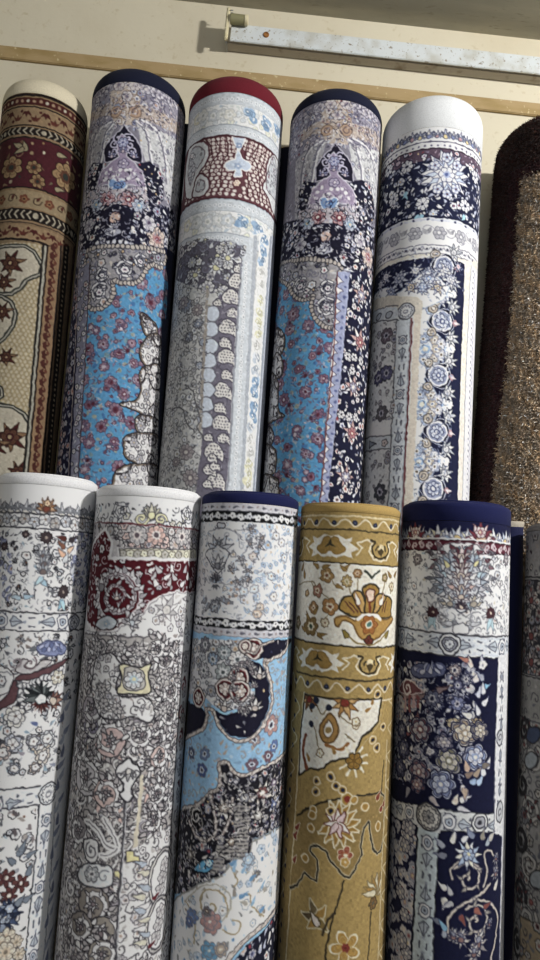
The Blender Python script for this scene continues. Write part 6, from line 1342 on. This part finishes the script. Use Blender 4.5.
    for y in (738, 812): a, v = c.pt(500, y); c.disc(a, v, 5.4 if y > 800 else 4.4, h('b4b6bc'), h('44444e'), 1, ry=8 if y > 800 else 6); c.ring(a, v, 2.4, h('55555f'), 1)
    c.line([(502, 836), (500.5, 900), (499, 990)], h('8a8ca4'), 1.2)
    # lower panels
    Lp = [(360, 815), (405, 823), (416, 835), (413, 900), (408, 990), (350, 990)]
    c.poly(Lp, h('262b52')); c.scatter(Lp, 7, dict(nf, petal=[h('a8a8b0'), h('bcb8b8'), h('8c90a4')], leaf=[h('9494a0'), h('70748c')]), 'fslfm', 4.2)
    c.fr(370, 720, 3.176)
    for x, y in ((115, 340), (120, 370), (112, 400), (128, 345), (95, 545), (110, 620), (115, 740), (100, 700)): a, v = c.pt(x, y); c.flower(a, v, 6, 6, (h('23284e'), h('b8b4b4'), h('8a8c9c'), h('d0c8bc')), y)
    st = h('b8aea4')
    def sc(L, w=2):
        w *= .75; c.line(L, h('4a4858'), w + 1, smooth=True); c.line(L, st, w, smooth=True)
    sc([(262, 505), (258, 475), (285, 450), (330, 455), (352, 480)]); a, v = c.pt(312, 505); c.scroll(a, v, 14, 1.3, 2.6, st, 1.7, -1, h('9c968e'), h('4a4858'))
    sc([(360, 530), (372, 480), (362, 430), (380, 415), (392, 430)]); sc([(252, 690), (248, 640), (275, 600), (320, 575), (360, 545), (380, 520)], 2.6); sc([(330, 570), (380, 580), (405, 620), (400, 680), (385, 760)], 2.4); a, v = c.pt(338, 640); c.scroll(a, v, 14, 1.4, 2.4, st, 1.6, -1, h('9c968e'), h('4a4858'))
    sc([(275, 600), (295, 590)], 2)
    a, v = c.pt(312, 428)
    for i in range(11): c.leaf(a, v, 12, 4.8, i * .571, [h('d4cfb8'), h('9cb0cc'), h('c4c8cc')][i % 3], h('3a3e60'), .6)
    c.flower(a, v, 5, 6, (h('3a3e60'), h('a8bcd8'), None, h('dccfa0')))
    for x, y, r in ((400, 445, 6), (398, 490, 7), (345, 715, 11), (290, 700, 9), (265, 690, 7), (330, 745, 8), (380, 650, 5)):
        a, v = c.pt(x, y); c.palm(a, v, r * .8, x, (h('20244a'), h('b8b0a8'), h('8a8488'), h('8a6a68')), 7, 5.4, .7); c.palm(a, v + r * .4 * k, r * .6, 1, (h('2c3056'), h('c8c4bc'), h('a89c90'), h('8a8c9c')), 5, 2.6, .5)
    for x, y, t, cc in ((235, 405, 2.4, '9aa0b0'), (260, 390, 1.3, 'd4d0c4'), (290, 385, .6, 'c8ccd4'), (240, 435, 3, '7c8094'), (355, 380, 1.3, '8a8478'), (370, 400, 1.0, '94a0ac'), (245, 540, 2.6, 'd0ccc4'), (240, 565, -1.8, 'c4c0b8'), (260, 560, 2, 'b0b0b4'), (360, 600, .4, '8a4c48'), (285, 620, -1, '8a4c48'), (230, 650, 2.8, '70788c'), (235, 690, 1.6, '9ca4b4'), (330, 600, -.6, '9c5c50'), (395, 540, 1, 'c0bcb4'), (380, 385, .8, 'b4b0a8'), (240, 670, 2.2, '7ab0d0'), (330, 375, 2.2, '7c88a4'), (265, 585, -2.8, 'a8a8ac')):
        a, v = c.pt(x, y); c.leaf(a, v, 10, 4.6, t, h(cc), h('3a3e64'), .5)
    c.mottle(.04); return c

def design_shadow_grey(R):
    c = canvas(R, (560, 530), (545, 990), .0017, '9a9894', 11)  # ground kept darker: shade on this roll is put into its greys
    k = c.k
    g = dict(edge=h('3c3a3e'), petal=[h('b0aca4'), h('8c8c90'), h('c4bcb0')], ring=[h('7a4a4c'), h('9a9488')], eye=[h('4a3c40'), h('a8645c')], leaf=[h('7c7a7c'), h('a49c90'), h('6a6c74')], stem=h('55525a'), ledge=None)
    V = lambda y: (535, y)
    c.scatter(None, 8, g, 'lfcld', 3.6, raw=c.vmask(V(535), V(575)))
    c.hl(V(577), h('3a383c'), 1.6); c.band(V(579), V(676), h('3e3c42')); c.scatter(None, 7.2, dict(g, petal=[h('a8a098'), h('c0b8ac'), h('8a8a94')]), 'fflm', 4.6, raw=c.vmask(V(580), V(675)))
    for y in (600, 636, 662): a, v = c.pt(531, y); c.palm(a, v, 10, 1.5, (h('2a282c'), h('b0a49c'), h('8a7c7c'), h('8a4a48')), 8, 5.4, .7)
    c.hl(V(678), h('3a383c'), 1.2); c.band(V(680), V(720), h('96948e')); c.scatter(None, 9, g, 'crld', 3.6, raw=c.vmask(V(682), V(718)))
    c.hl(V(722), h('55525a'), 1)
    c.scatter(None, 7.4, g, 'lfccmsl', 4.4, raw=c.vmask(V(724), V(1200)))
    for i in range(10):
        y = 730 + i * 27; a, v = c.pt(528 - i * .8 + (5 if i % 2 else -4), y); c.scroll(a, v, 11, 1.5, i, h('b4b0a8') if i % 2 else h('3c3a3e'), 3, (-1) ** i, h('7a4446') if i % 3 == 0 else None, h('3a383c'))
    P = [(520, 915), (560, 930), (560, 1000), (520, 1000)]; c.poly(P, h('a89474'), h('4a463e'), 1.2); c.scatter(P, 8, g, 'lfc', 4)
    for i, (x, y) in enumerate(((533, 735), (538, 880), (530, 760))): a, v = c.pt(x, y); c.disc(a, v, 9, h('4a5674') if i == 0 else h('9ca4a8'), h('3a383c'), 1, ry=6, rot=.6)
    c.mottle(.04); return c

# ------------------------------------------------------------------ building the rolls
PILE = mat('woven_pile', attr='pile', rough=.9, bump=(900, .25, .002), sheen=.03)
def hem_mat(name, col): return mat(name, h(col), rough=.92, noise=[(420, tuple(h(col) * .92), .4, .75, 2)], bump=(700, .3, .002), sheen=.03)
JUTE = mat('jute_backing', h('9c8a6c'), rough=.95, noise=[(300, h('7c6a4e'), .4, .7, 3)], bump=(500, .5, .003))

def roll_carpet(R, canvas_, v_top, hem, name, label, group, dome=(.03, .04), cord=None, tone=(.66, 1.12)):
    """one rolled carpet: patterned face, plain end hem, overcast edge, and the wound layers seen from above"""
    base = R.P + R.vb * R.a
    root = empty(name, tuple(base), label, 'carpet', group)
    c = canvas_; vh = float(c.V[0]); c.tone(*tone)
    # face: fine where its pattern is seen, coarse behind and below
    th = c.A / R.r; back = np.linspace(th[-1], th[0] + 2 * PI, 22)[1:-1]
    TH = np.concatenate([th, back]); low = np.linspace(c.V[-1], R.vb, 12)[1:]
    V = np.concatenate([c.V, low])
    rr = np.full((len(V), len(TH)), R.r)
    co = R.P + V[:, None, None] * R.a + rr[..., None] * (np.cos(TH)[None, :, None] * R.e0 + np.sin(TH)[None, :, None] * R.e1)
    nb = len(back); t = np.linspace(0, 1, nb)[None, :, None]
    bc = c.img[:, -1:, :] * (1 - t) + c.img[:, :1, :] * t
    col = np.concatenate([c.img, bc], 1); col = np.concatenate([col, np.repeat(col[-1:], len(low), 0)], 0)
    grid_mesh('patterned_face', co, PILE, root, col)
    # hem: a band that rounds in over the rolled end
    n = 96; TH = np.linspace(-PI, PI, n, endpoint=False)
    ri, rv = dome
    prof = [(R.r, vh + .0005)]
    v1 = max(v_top - rv, vh + .001)
    prof += [(R.r + .0006, vh + .001), (R.r + .0006, v1)]
    for i in range(1, 10):
        q = i / 9 * PI / 2; prof.append((R.r + .0006 - ri * (1 - math.cos(q)), v1 + (v_top - v1) * math.sin(q)))
    prof += [(R.r - ri - .006, v_top - .001), (R.r - ri - .009, v_top - .006), (R.r - ri - .010, v_top - .03)]
    pr = np.array(prof)
    co = R.P + pr[:, 1][:, None, None] * R.a + pr[:, 0][:, None, None] * (np.cos(TH)[None, :, None] * R.e0 + np.sin(TH)[None, :, None] * R.e1)
    hm = grid_mesh('end_hem', co, hem, root); hm['label'] = 'plain ' + hem.name.replace('_', ' ').replace(' hem', '') + ' top hem'
    # overcast cord along the rim
    rc = R.r - ri - .003; m = 8; T2 = np.linspace(0, 2 * PI, m, endpoint=False)
    rad = rc + .0028 * np.cos(T2); vv = v_top + .0005 + .0028 * np.sin(T2)
    co = R.P + vv[None, :, None] * R.a + rad[None, :, None] * (np.cos(TH)[:, None, None] * R.e0 + np.sin(TH)[:, None, None] * R.e1)
    nr = len(TH); V_ = co.reshape(-1, 3); Fc = [(i * m + j, i * m + (j + 1) % m, ((i + 1) % nr) * m + (j + 1) % m, ((i + 1) % nr) * m + j) for i in range(nr) for j in range(m)]
    oe = mesh_obj('overcast_edge', V_, Fc, cord or hem, root); oe.parent = hm; oe.matrix_parent_inverse = Matrix.Identity(4)
    # the wound layers, a spiral of carpet edge
    turns = 7; N = turns * 40; rm = R.r - ri - .0095; pts = []
    for i in range(N + 1):
        t = i / 40 * 2 * PI; q0 = rm - (rm - .012) * i / N; q1 = rm - (rm - .012) * min(1, (i + 40) / N)
        for f, dz in ((0, -.012), (.15, -.002), (.5, 0), (.85, -.002), (.98, -.012)):
            r_ = q0 + (q1 - q0) * f; pts.append(R.P + (v_top - .012 + dz) * R.a + r_ * (math.cos(t) * R.e0 + math.sin(t) * R.e1))
    Fc = [(i * 5 + j, i * 5 + j + 1, (i + 1) * 5 + j + 1, (i + 1) * 5 + j) for i in range(N) for j in range(4)]
    mesh_obj('wound_layers', pts, Fc, JUTE, root)
    return root

LEDGE = Z0 - .36                # the back row stands on a ledge
RL = {n: Roll(P, a, r, LEDGE if n[0] == 'R' else 0) for n, P, a, r in (
    ('R1', (-.626, 1.6, .3), (-.049, .068, .9965), .105), ('R2', (-.3863, 1.6, .3), (-.047, .0704, .9961), .1197),
    ('R3', (-.1379, 1.6, .3), (-.0385, .07, .9969), .1227), ('R4', (.1157, 1.6, .3), (-.0245, .0723, .9972), .1199),
    ('R5', (.3678, 1.6, .3), (-.0218, .0669, .9975), .1276),
    ('L1', (-.4297, 1.325, 0), (-.0407, .07, .9967), .0954), ('L2', (-.2244, 1.325, 0), (-.0439, .0706, .9965), .1037),
    ('L3', (-.0193, 1.325, 0), (-.043, .0692, .9966), .0975), ('L4', (.1852, 1.325, 0), (-.0385, .059, .9969), .0998),
    ('L5', (.4004, 1.325, 0), (-.032, .0712, .9971), .106), ('L6', (.640, 1.29, 0), (.0, .10, .995), .100))}

UP, LO = 'tall patterned carpets standing in the back row', 'shorter patterned carpets standing in the front row'
cream_hem, navy_hem, red_hem, white_hem = hem_mat('cream_hem', 'd9cfb4'), hem_mat('navy_hem', '15192e'), hem_mat('dark_red_hem', '661c27'), hem_mat('white_hem', 'e3e5e6')
snow_hem, bright_navy, gold_hem, grey_hem = hem_mat('snow_hem', 'e8e8e9'), hem_mat('bright_navy_hem', '161b46'), hem_mat('gold_hem', 'ab9058'), hem_mat('grey_hem', '8f8b84')
N_ = 'rolled_carpet'
roll_carpet(RL['R1'], design_brown(RL['R1']), .737, cream_hem, N_, 'brown and dark red rolled carpet with cream top edge, first in the back row', UP, tone=(.58, 1.08, .60, .8, .70))
roll_carpet(RL['R2'], design_domes_a(RL['R2']), .783, navy_hem, N_, 'navy-topped sky blue domed carpet roll between the brown roll and the dark red topped roll', UP, tone=(.74, 1.14, .62, 1, .88))
roll_carpet(RL['R3'], design_paisley(RL['R3']), .789, red_hem, N_, 'pale grey paisley rolled carpet with a dark red top edge', UP, tone=(.62, 1.08, .62, 1, .95))
roll_carpet(RL['R4'], design_domes_b(RL['R4']), .790, navy_hem, N_, 'navy-topped sky blue domed carpet roll beside the white-topped roll', UP, tone=(.74, 1.14, .62, 1, .88))
roll_carpet(RL['R5'], design_medallions(RL['R5']), .792, white_hem, N_, 'tall rolled carpet with plain white top, navy bands and stepped cream medallions', UP)
ld = (.006, .008)
roll_carpet(RL['L1'], design_floral_white(RL['L1']), .041, snow_hem, N_, 'white floral rolled carpet with grey line borders, front row under the brown roll', LO, ld)
roll_carpet(RL['L2'], design_scrolls(RL['L2']), .037, snow_hem, N_, 'grey scrollwork rolled carpet with a large dark red scroll near its white top', LO, ld)
roll_carpet(RL['L3'], design_sky_medallion(RL['L3']), .048, bright_navy, N_, 'front row rolled carpet with navy rim, white floral top and pale sky blue medallion field', LO, (.010, .010), tone=(.72, 1.1))
roll_carpet(RL['L4'], design_gold(RL['L4']), .046, gold_hem, N_, 'mustard gold rolled carpet with a big brown lotus on white', LO, ld, tone=(.82, 1.08, .62, .8, .95))
roll_carpet(RL['L5'], design_navy_garden(RL['L5']), .071, bright_navy, N_, 'front row rolled carpet with wide navy top and navy garden panels framed by pale stripes', LO, (.010, .010))
roll_carpet(RL['L6'], design_shadow_grey(RL['L6']), .048, grey_hem, N_, 'shaded grey and black floral rolled carpet cut by the right edge, below the shaggy roll', LO, ld, tone=(.7, 1.1, .6, 1, .9))

# plain dark rolls that stand behind, seen only in the gaps
def plain_roll(P, a, r, v_top, m, label, rim=None):
    R = Roll(P, a, r, LEDGE if P[1] > 1.5 else 0); root = empty('narrow_carpet_roll', tuple(R.P + R.vb * R.a), label, 'carpet', 'narrow dark carpets in the gaps')
    TH = np.linspace(-PI, PI, 48, endpoint=False); V = np.concatenate([np.linspace(v_top - .012, R.vb, 60)])
    def ring(pr):
        pr = np.array(pr); return R.P + pr[:, 1][:, None, None] * R.a + pr[:, 0][:, None, None] * (np.cos(TH)[None, :, None] * R.e0 + np.sin(TH)[None, :, None] * R.e1)
    grid_mesh('plain_face', ring([(r, v) for v in V]), m, root)
    grid_mesh('end_edge', ring([(r, v_top - .012), (r + .001, v_top - .008), (r + .001, v_top - .002), (r - .002, v_top), (r - .008, v_top), (r - .009, v_top - .03)]), rim or m, root)
    T = 4; pts = []; N = T * 30; rm = r - .0085
    for i in range(N + 1):
        t = i / 30 * 2 * PI; q0 = rm - (rm - .006) * i / N; q1 = rm - (rm - .006) * min(1, (i + 30) / N)
        for f, dz in ((0, -.01), (.2, 0), (.8, 0), (.97, -.01)):
            q = q0 + (q1 - q0) * f; pts.append(R.P + (v_top - .006 + dz) * R.a + q * (math.cos(t) * R.e0 + math.sin(t) * R.e1))
    mesh_obj('wound_layers', pts, [(i * 4 + j, i * 4 + j + 1, i * 4 + j + 5, i * 4 + j + 4) for i in range(N) for j in range(3)], JUTE, root)
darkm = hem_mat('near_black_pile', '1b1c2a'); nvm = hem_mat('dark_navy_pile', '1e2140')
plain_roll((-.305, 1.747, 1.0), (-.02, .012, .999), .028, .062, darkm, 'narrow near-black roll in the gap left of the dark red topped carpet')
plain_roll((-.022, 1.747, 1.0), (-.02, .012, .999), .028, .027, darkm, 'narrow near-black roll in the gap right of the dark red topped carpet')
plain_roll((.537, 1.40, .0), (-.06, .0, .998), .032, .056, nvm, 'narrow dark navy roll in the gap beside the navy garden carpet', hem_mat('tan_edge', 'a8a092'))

# the shaggy roll
SHAG = mat('shag_yarn', attr='pile', rough=.95, sheen=.1)
def shaggy():
    R = Roll((.670, 1.6, .3), (.016, .068, .9977), .144, LEDGE)
    root = empty('shaggy_carpet', tuple(R.P + R.vb * R.a), 'thick shaggy rolled carpet with tan pile and dark brown border', 'carpet')
    rg = np.random.RandomState(5)
    v_top = .770; TH = np.linspace(-PI, PI, 160, endpoint=False)
    pr = [(R.r, v) for v in np.linspace(R.vb + .0, v_top - .05, 120)][::-1]
    pr = [(R.r - .05, v_top - .03), (R.r - .045, v_top - .004), (R.r - .03, v_top)] + [(R.r - .03 * (1 - math.sin(q)), v_top - .05 * (1 - math.cos(q))) for q in np.linspace(0, PI / 2, 8)[1:]] + pr
    pr = np.array(pr)
    rad = pr[:, 0][:, None] + rg.normal(0, .003, (len(pr), len(TH)))
    co = R.P + pr[:, 1][:, None, None] * R.a + rad[..., None] * (np.cos(TH)[None, :, None] * R.e0 + np.sin(TH)[None, :, None] * R.e1)
    def edge(v):      # where tan pile meets the dark border, as an angle
        L = [(523, 178), (519, 205), (516.5, 250), (512.5, 300), (508, 370), (500, 425), (495, 480), (490, 530)]
        P = sorted((R.surf(*p)[::-1] for p in L)); xs = [p[0] for p in P]; ys = [p[1] / R.r for p in P]
        return np.interp(v, xs, ys)
    vt = R.surf(530, 176)[1]
    def colour(th, v, n):
        tan = np.stack([h('a2917a'), h('8f7e69'), h('b2a593'), h('776857'), h('9a8770'), h('8b7f70'), h('dcd8d0')])[rg.choice(7, n, p=[.24, .2, .14, .16, .17, .05, .04])]
        pt_ = np.sin(th * 31 + v * 47) * np.sin(th * 19 - v * 63 + 1) + .6 * np.sin(v * 120 + th * 70); tan = tan * (1.16 + .13 * pt_)[:, None] * np.stack([1 + .03 * pt_, np.ones(n), 1 - .05 * pt_], 1)
        drk = np.stack([h('33231e'), h('2a1c1a'), h('3c2a24'), h('40241f')])[rg.choice(4, n)]
        wine = np.stack([h('44282a'), h('362024'), h('4a2c2a')])[rg.choice(3, n)]
        e = edge(v) + rg.normal(0, .02, n); isd = (th < e) | (v > vt + rg.normal(0, .006, n))
        out = np.where(isd[:, None], drk, tan)
        iw = isd & (th > e - .22) & (v < vt + .03); return np.where(iw[:, None], wine, out), isd
    VV, TT = np.meshgrid(pr[:, 1], TH, indexing='ij'); cb, _ = colour(TT.ravel(), VV.ravel(), TT.size)
    grid_mesh('backing_cloth', co, SHAG, root, cb * .8)
    # yarn tufts: curved blades rooted on the roll
    n = 90000
    th = rg.uniform(-1.75, 1.2, n); v = rg.uniform(R.surf(490, 560)[1], v_top, n)
    cc, isd = colour(th, v, n)
    base_r = np.where(v > v_top - .05, R.r - .03 + .03 * np.sqrt(np.clip(1 - ((v - v_top + .05) / .05) ** 2, 0, 1)), R.r)
    er = np.cos(th)[:, None] * R.e0 + np.sin(th)[:, None] * R.e1; et = -np.sin(th)[:, None] * R.e0 + np.cos(th)[:, None] * R.e1
    up = np.clip((v - v_top + .05) / .05, 0, 1)[:, None]
    nrm = er * (1 - .7 * up) + R.a * up
    p0 = R.P + v[:, None] * R.a + base_r[:, None] * er
    L = rg.uniform(.008, .016, n)[:, None]; L = np.where(isd[:, None], L * .85, L * .8); ln = rg.normal(0, .65, (n, 2))
    d1 = nrm + .5 * ln[:, :1] * et + .5 * ln[:, 1:] * R.a; d1 /= np.linalg.norm(d1, axis=1)[:, None]
    d2 = nrm * .5 + 1.0 * ln[:, :1] * et + (1.0 * ln[:, 1:] - .5) * R.a; d2 /= np.linalg.norm(d2, axis=1)[:, None]
    ph = rg.uniform(0, PI, n)[:, None]; w = rg.uniform(.0008, .0016, n)[:, None]; sd = np.cos(ph) * et + np.sin(ph) * R.a
    p1 = p0 + d1 * L * .55; p2 = p1 + d2 * L * .55
    vs = np.stack([p0 - sd * w, p0 + sd * w, p1 - sd * w, p1 + sd * w, p2], 1)
    for nm, sel in (('dark_border_pile', isd), ('tan_pile', ~isd)):
        q = vs[sel]; m = len(q); me = bpy.data.meshes.new(nm)
        me.vertices.add(m * 5); me.vertices.foreach_set('co', q.astype(np.float32).ravel())
        b = (np.arange(m) * 5)[:, None]
        quad = np.concatenate([b, b + 1, b + 3, b + 2], 1); tri = np.concatenate([b + 2, b + 3, b + 4], 1)
        me.loops.add(m * 7); me.loops.foreach_set('vertex_index', np.concatenate([quad.ravel(), tri.ravel()]).astype(np.int32))
        me.polygons.add(m * 2); me.polygons.foreach_set('loop_start', np.concatenate([np.arange(m) * 4, m * 4 + np.arange(m) * 3]).astype(np.int32))
        me.update(calc_edges=True)
        ca = me.color_attributes.new('pile', 'BYTE_COLOR', 'POINT'); c4 = np.ones((m, 5, 4), np.float32); c4[:, :, :3] = cc[sel][:, None, :]
        ca.data.foreach_set('color_srgb', c4.ravel()); me.materials.append(SHAG)
        o = bpy.data.objects.new(nm, me); COL.objects.link(o); o.parent = root; o.matrix_parent_inverse = Matrix.Translation(-Vector(root.location)); o['kind'] = 'stuff'
shaggy()

# ------------------------------------------------------------------ the room
WY = 1.79
plaster = mat('cream_plaster', h('d3cbb4'), rough=.8, noise=[(3, h('c9bfa6'), .45, .7, 4), (60, h('c6bb9f'), .62, .74, 3)], bump=(40, .15, .004))
ceil_m = mat('ceiling_paint', h('a8a598'), rough=.85, noise=[(4, h('b8b4a4'), .45, .7, 5, (1, 5, 1)), (30, h('8c887a'), .6, .8, 4, (1, 4, 1))], bump=(30, .2, .004))
trim_m = mat('ochre_trim', h('ab946c'), rough=.7, noise=[(12, h('9a8458'), .45, .7, 4, (1, 1, 3)), (90, h('c8b890'), .66, .74, 2)])
floor_m = mat('grey_floor', h('8a857c'), rough=.6, noise=[(5, h('76716a'), .4, .7, 4)])
HC = Z0 + 1.468                 # ceiling height
def setting(*a, **k): o = box(*a, **k, kind='structure'); return o
setting('wall_back', (0, WY + .06, HC / 2 + .05), (6.4, .12, HC + .1), plaster)
setting('ceiling', (0, -.6, HC + .05), (6.4, 4.78, .1), ceil_m)
setting('floor', (0, -.6, -.05), (6.4, 4.9, .1), floor_m)
setting('wall_ledge', (0, (1.456 + WY) / 2, LEDGE / 2), (6.3, WY - 1.456, LEDGE), floor_m)
setting('wall_left', (-3.26, -.6, HC / 2), (.12, 4.9, HC), plaster)
setting('wall_right', (3.26, -.6, HC / 2), (.12, 4.9, HC), plaster)
o = setting('trim_1', (0, WY - .004, Z0 + 1.253), (6.2, .010, .038), trim_m, bev=.002)

# bare lamp batten on the wall
enamel = mat('white_enamel', h('cfd4d4'), rough=.5, noise=[(70, h('857c6c'), .645, .70, 3), (22, h('bcbcb4'), .45, .7, 3), (140, h('a09a8c'), .62, .72, 2)])
dull = mat('dull_batten_underside', h('b8b0a2'), rough=.6, noise=[(30, h('8c7c68'), .55, .75, 3)])
rust = mat('rust', h('9a6a3c'), rough=.8, noise=[(90, h('5c3a20'), .4, .6, 3)])
bone = mat('aged_plastic', h('d8cfae'), rough=.5, noise=[(60, h('b0a67c'), .5, .8, 3)])
olive = mat('olive_starter_cap', h('8a8664'), rough=.5); metal_ = mat('grey_tin', h('9c9c98'), rough=.45, metal=.6)
bt = empty('lamp_batten', (-.19, WY, Z0 + 1.33), 'rusty white fluorescent lamp batten without its tube, fixed high on the cream wall', 'light fixture')
x0, x1 = -.230, 1.03; zb, zt, yf = Z0 + 1.329, Z0 + 1.380, WY - .040
box('batten_body', ((x0 + x1) / 2, (WY + yf) / 2 + .002, (zb + zt) / 2), (x1 - x0, WY - yf - .004, zt - zb - .004), dull, bt, bev=.003)
fcov = box('front_cover', ((x0 + x1) / 2 + .006, yf - .002, (zb + zt) / 2 + .002), (x1 - x0 - .012, .006, zt - zb), enamel, bt, bev=.0015)
box('end_cap', (x0 + .002, (WY + yf) / 2 + .002, (zb + zt) / 2), (.006, WY - yf - .003, zt - zb + .002), metal_, bt, bev=.001)
hold = box('lamp_holder', (x0 + .002, yf - .018, Z0 + 1.368), (.010, .012, .096), bone, bt, bev=.003)
box('holder_neck', (x0 + .002, yf - .006, (zb + zt) / 2), (.008, .018, .034), bone, bt, bev=.002)
import bmesh
def cyl(name, p, ax, r, L, m, parent, n=20):
    bm = bmesh.new(); bmesh.ops.create_cone(bm, cap_ends=True, segments=n, radius1=r, radius2=r * .96, depth=L)
    rot = Vector((0, 0, 1)).rotation_difference(Vector(ax)).to_matrix().to_4x4()
    bmesh.ops.transform(bm, matrix=Matrix.Translation(p) @ rot, verts=bm.verts)
    bmesh.ops.bevel(bm, geom=[e for e in bm.edges if len(e.link_faces) == 2 and e.calc_face_angle(0) > 1], offset=r * .12, segments=2, affect='EDGES')
    me = bpy.data.meshes.new(name); bm.to_mesh(me); bm.free(); me.materials.append(m)
    o = bpy.data.objects.new(name, me); COL.objects.link(o); o.parent = parent; o.matrix_parent_inverse = Matrix.Translation(-Vector(bt.location)) if parent == bt else Matrix.Identity(4); return o
stt = cyl('starter', (x0 + .030, yf - .018, zt + .004), (1, 0, 0), .0135, .042, olive, bt)
cyl('starter_socket', (x0 + .054, yf - .018, zt + .004), (1, 0, 0), .0145, .010, bone, stt)
for y in (-.013, -.023): cyl('contact_pin', (x0 + .011, yf + y, Z0 + 1.405), (1, 0, 0), .0016, .008, metal_, hold, 8)
sc = cyl('screw', (x0 + .112, yf - .006, (zb + zt) / 2 + .004), (0, -1, 0), .0085, .004, rust, fcov, 14)
sc['label'] = 'rusty cover screw'

# ------------------------------------------------------------------ light
def area(name, loc, tgt, size, power, col):
    l = bpy.data.lights.new(name, 'AREA'); l.shape = 'DISK'; l.size = size; l.energy = power; l.color = col
    o = bpy.data.objects.new(name, l); COL.objects.link(o); o.location = loc
    o.rotation_euler = (Vector(tgt) - Vector(loc)).to_track_quat('-Z', 'Y').to_euler(); return o
area('lamp', (2.2, -.1, Z0 + 1.42), (-.1, 1.5, Z0 + .1), .16, 95, (1, .985, .965))
area('ceiling_fill', (-.2, -1.2, HC - .05), (0, 1.2, Z0), 1.2, 20, (.92, .96, 1))  # soft fill added overhead for the room's ambient light
w = bpy.data.worlds.new('world'); SC.world = w; w.use_nodes = True
bg = w.node_tree.nodes['Background']; bg.inputs[0].default_value = (.80, .86, 1, 1); bg.inputs[1].default_value = .34
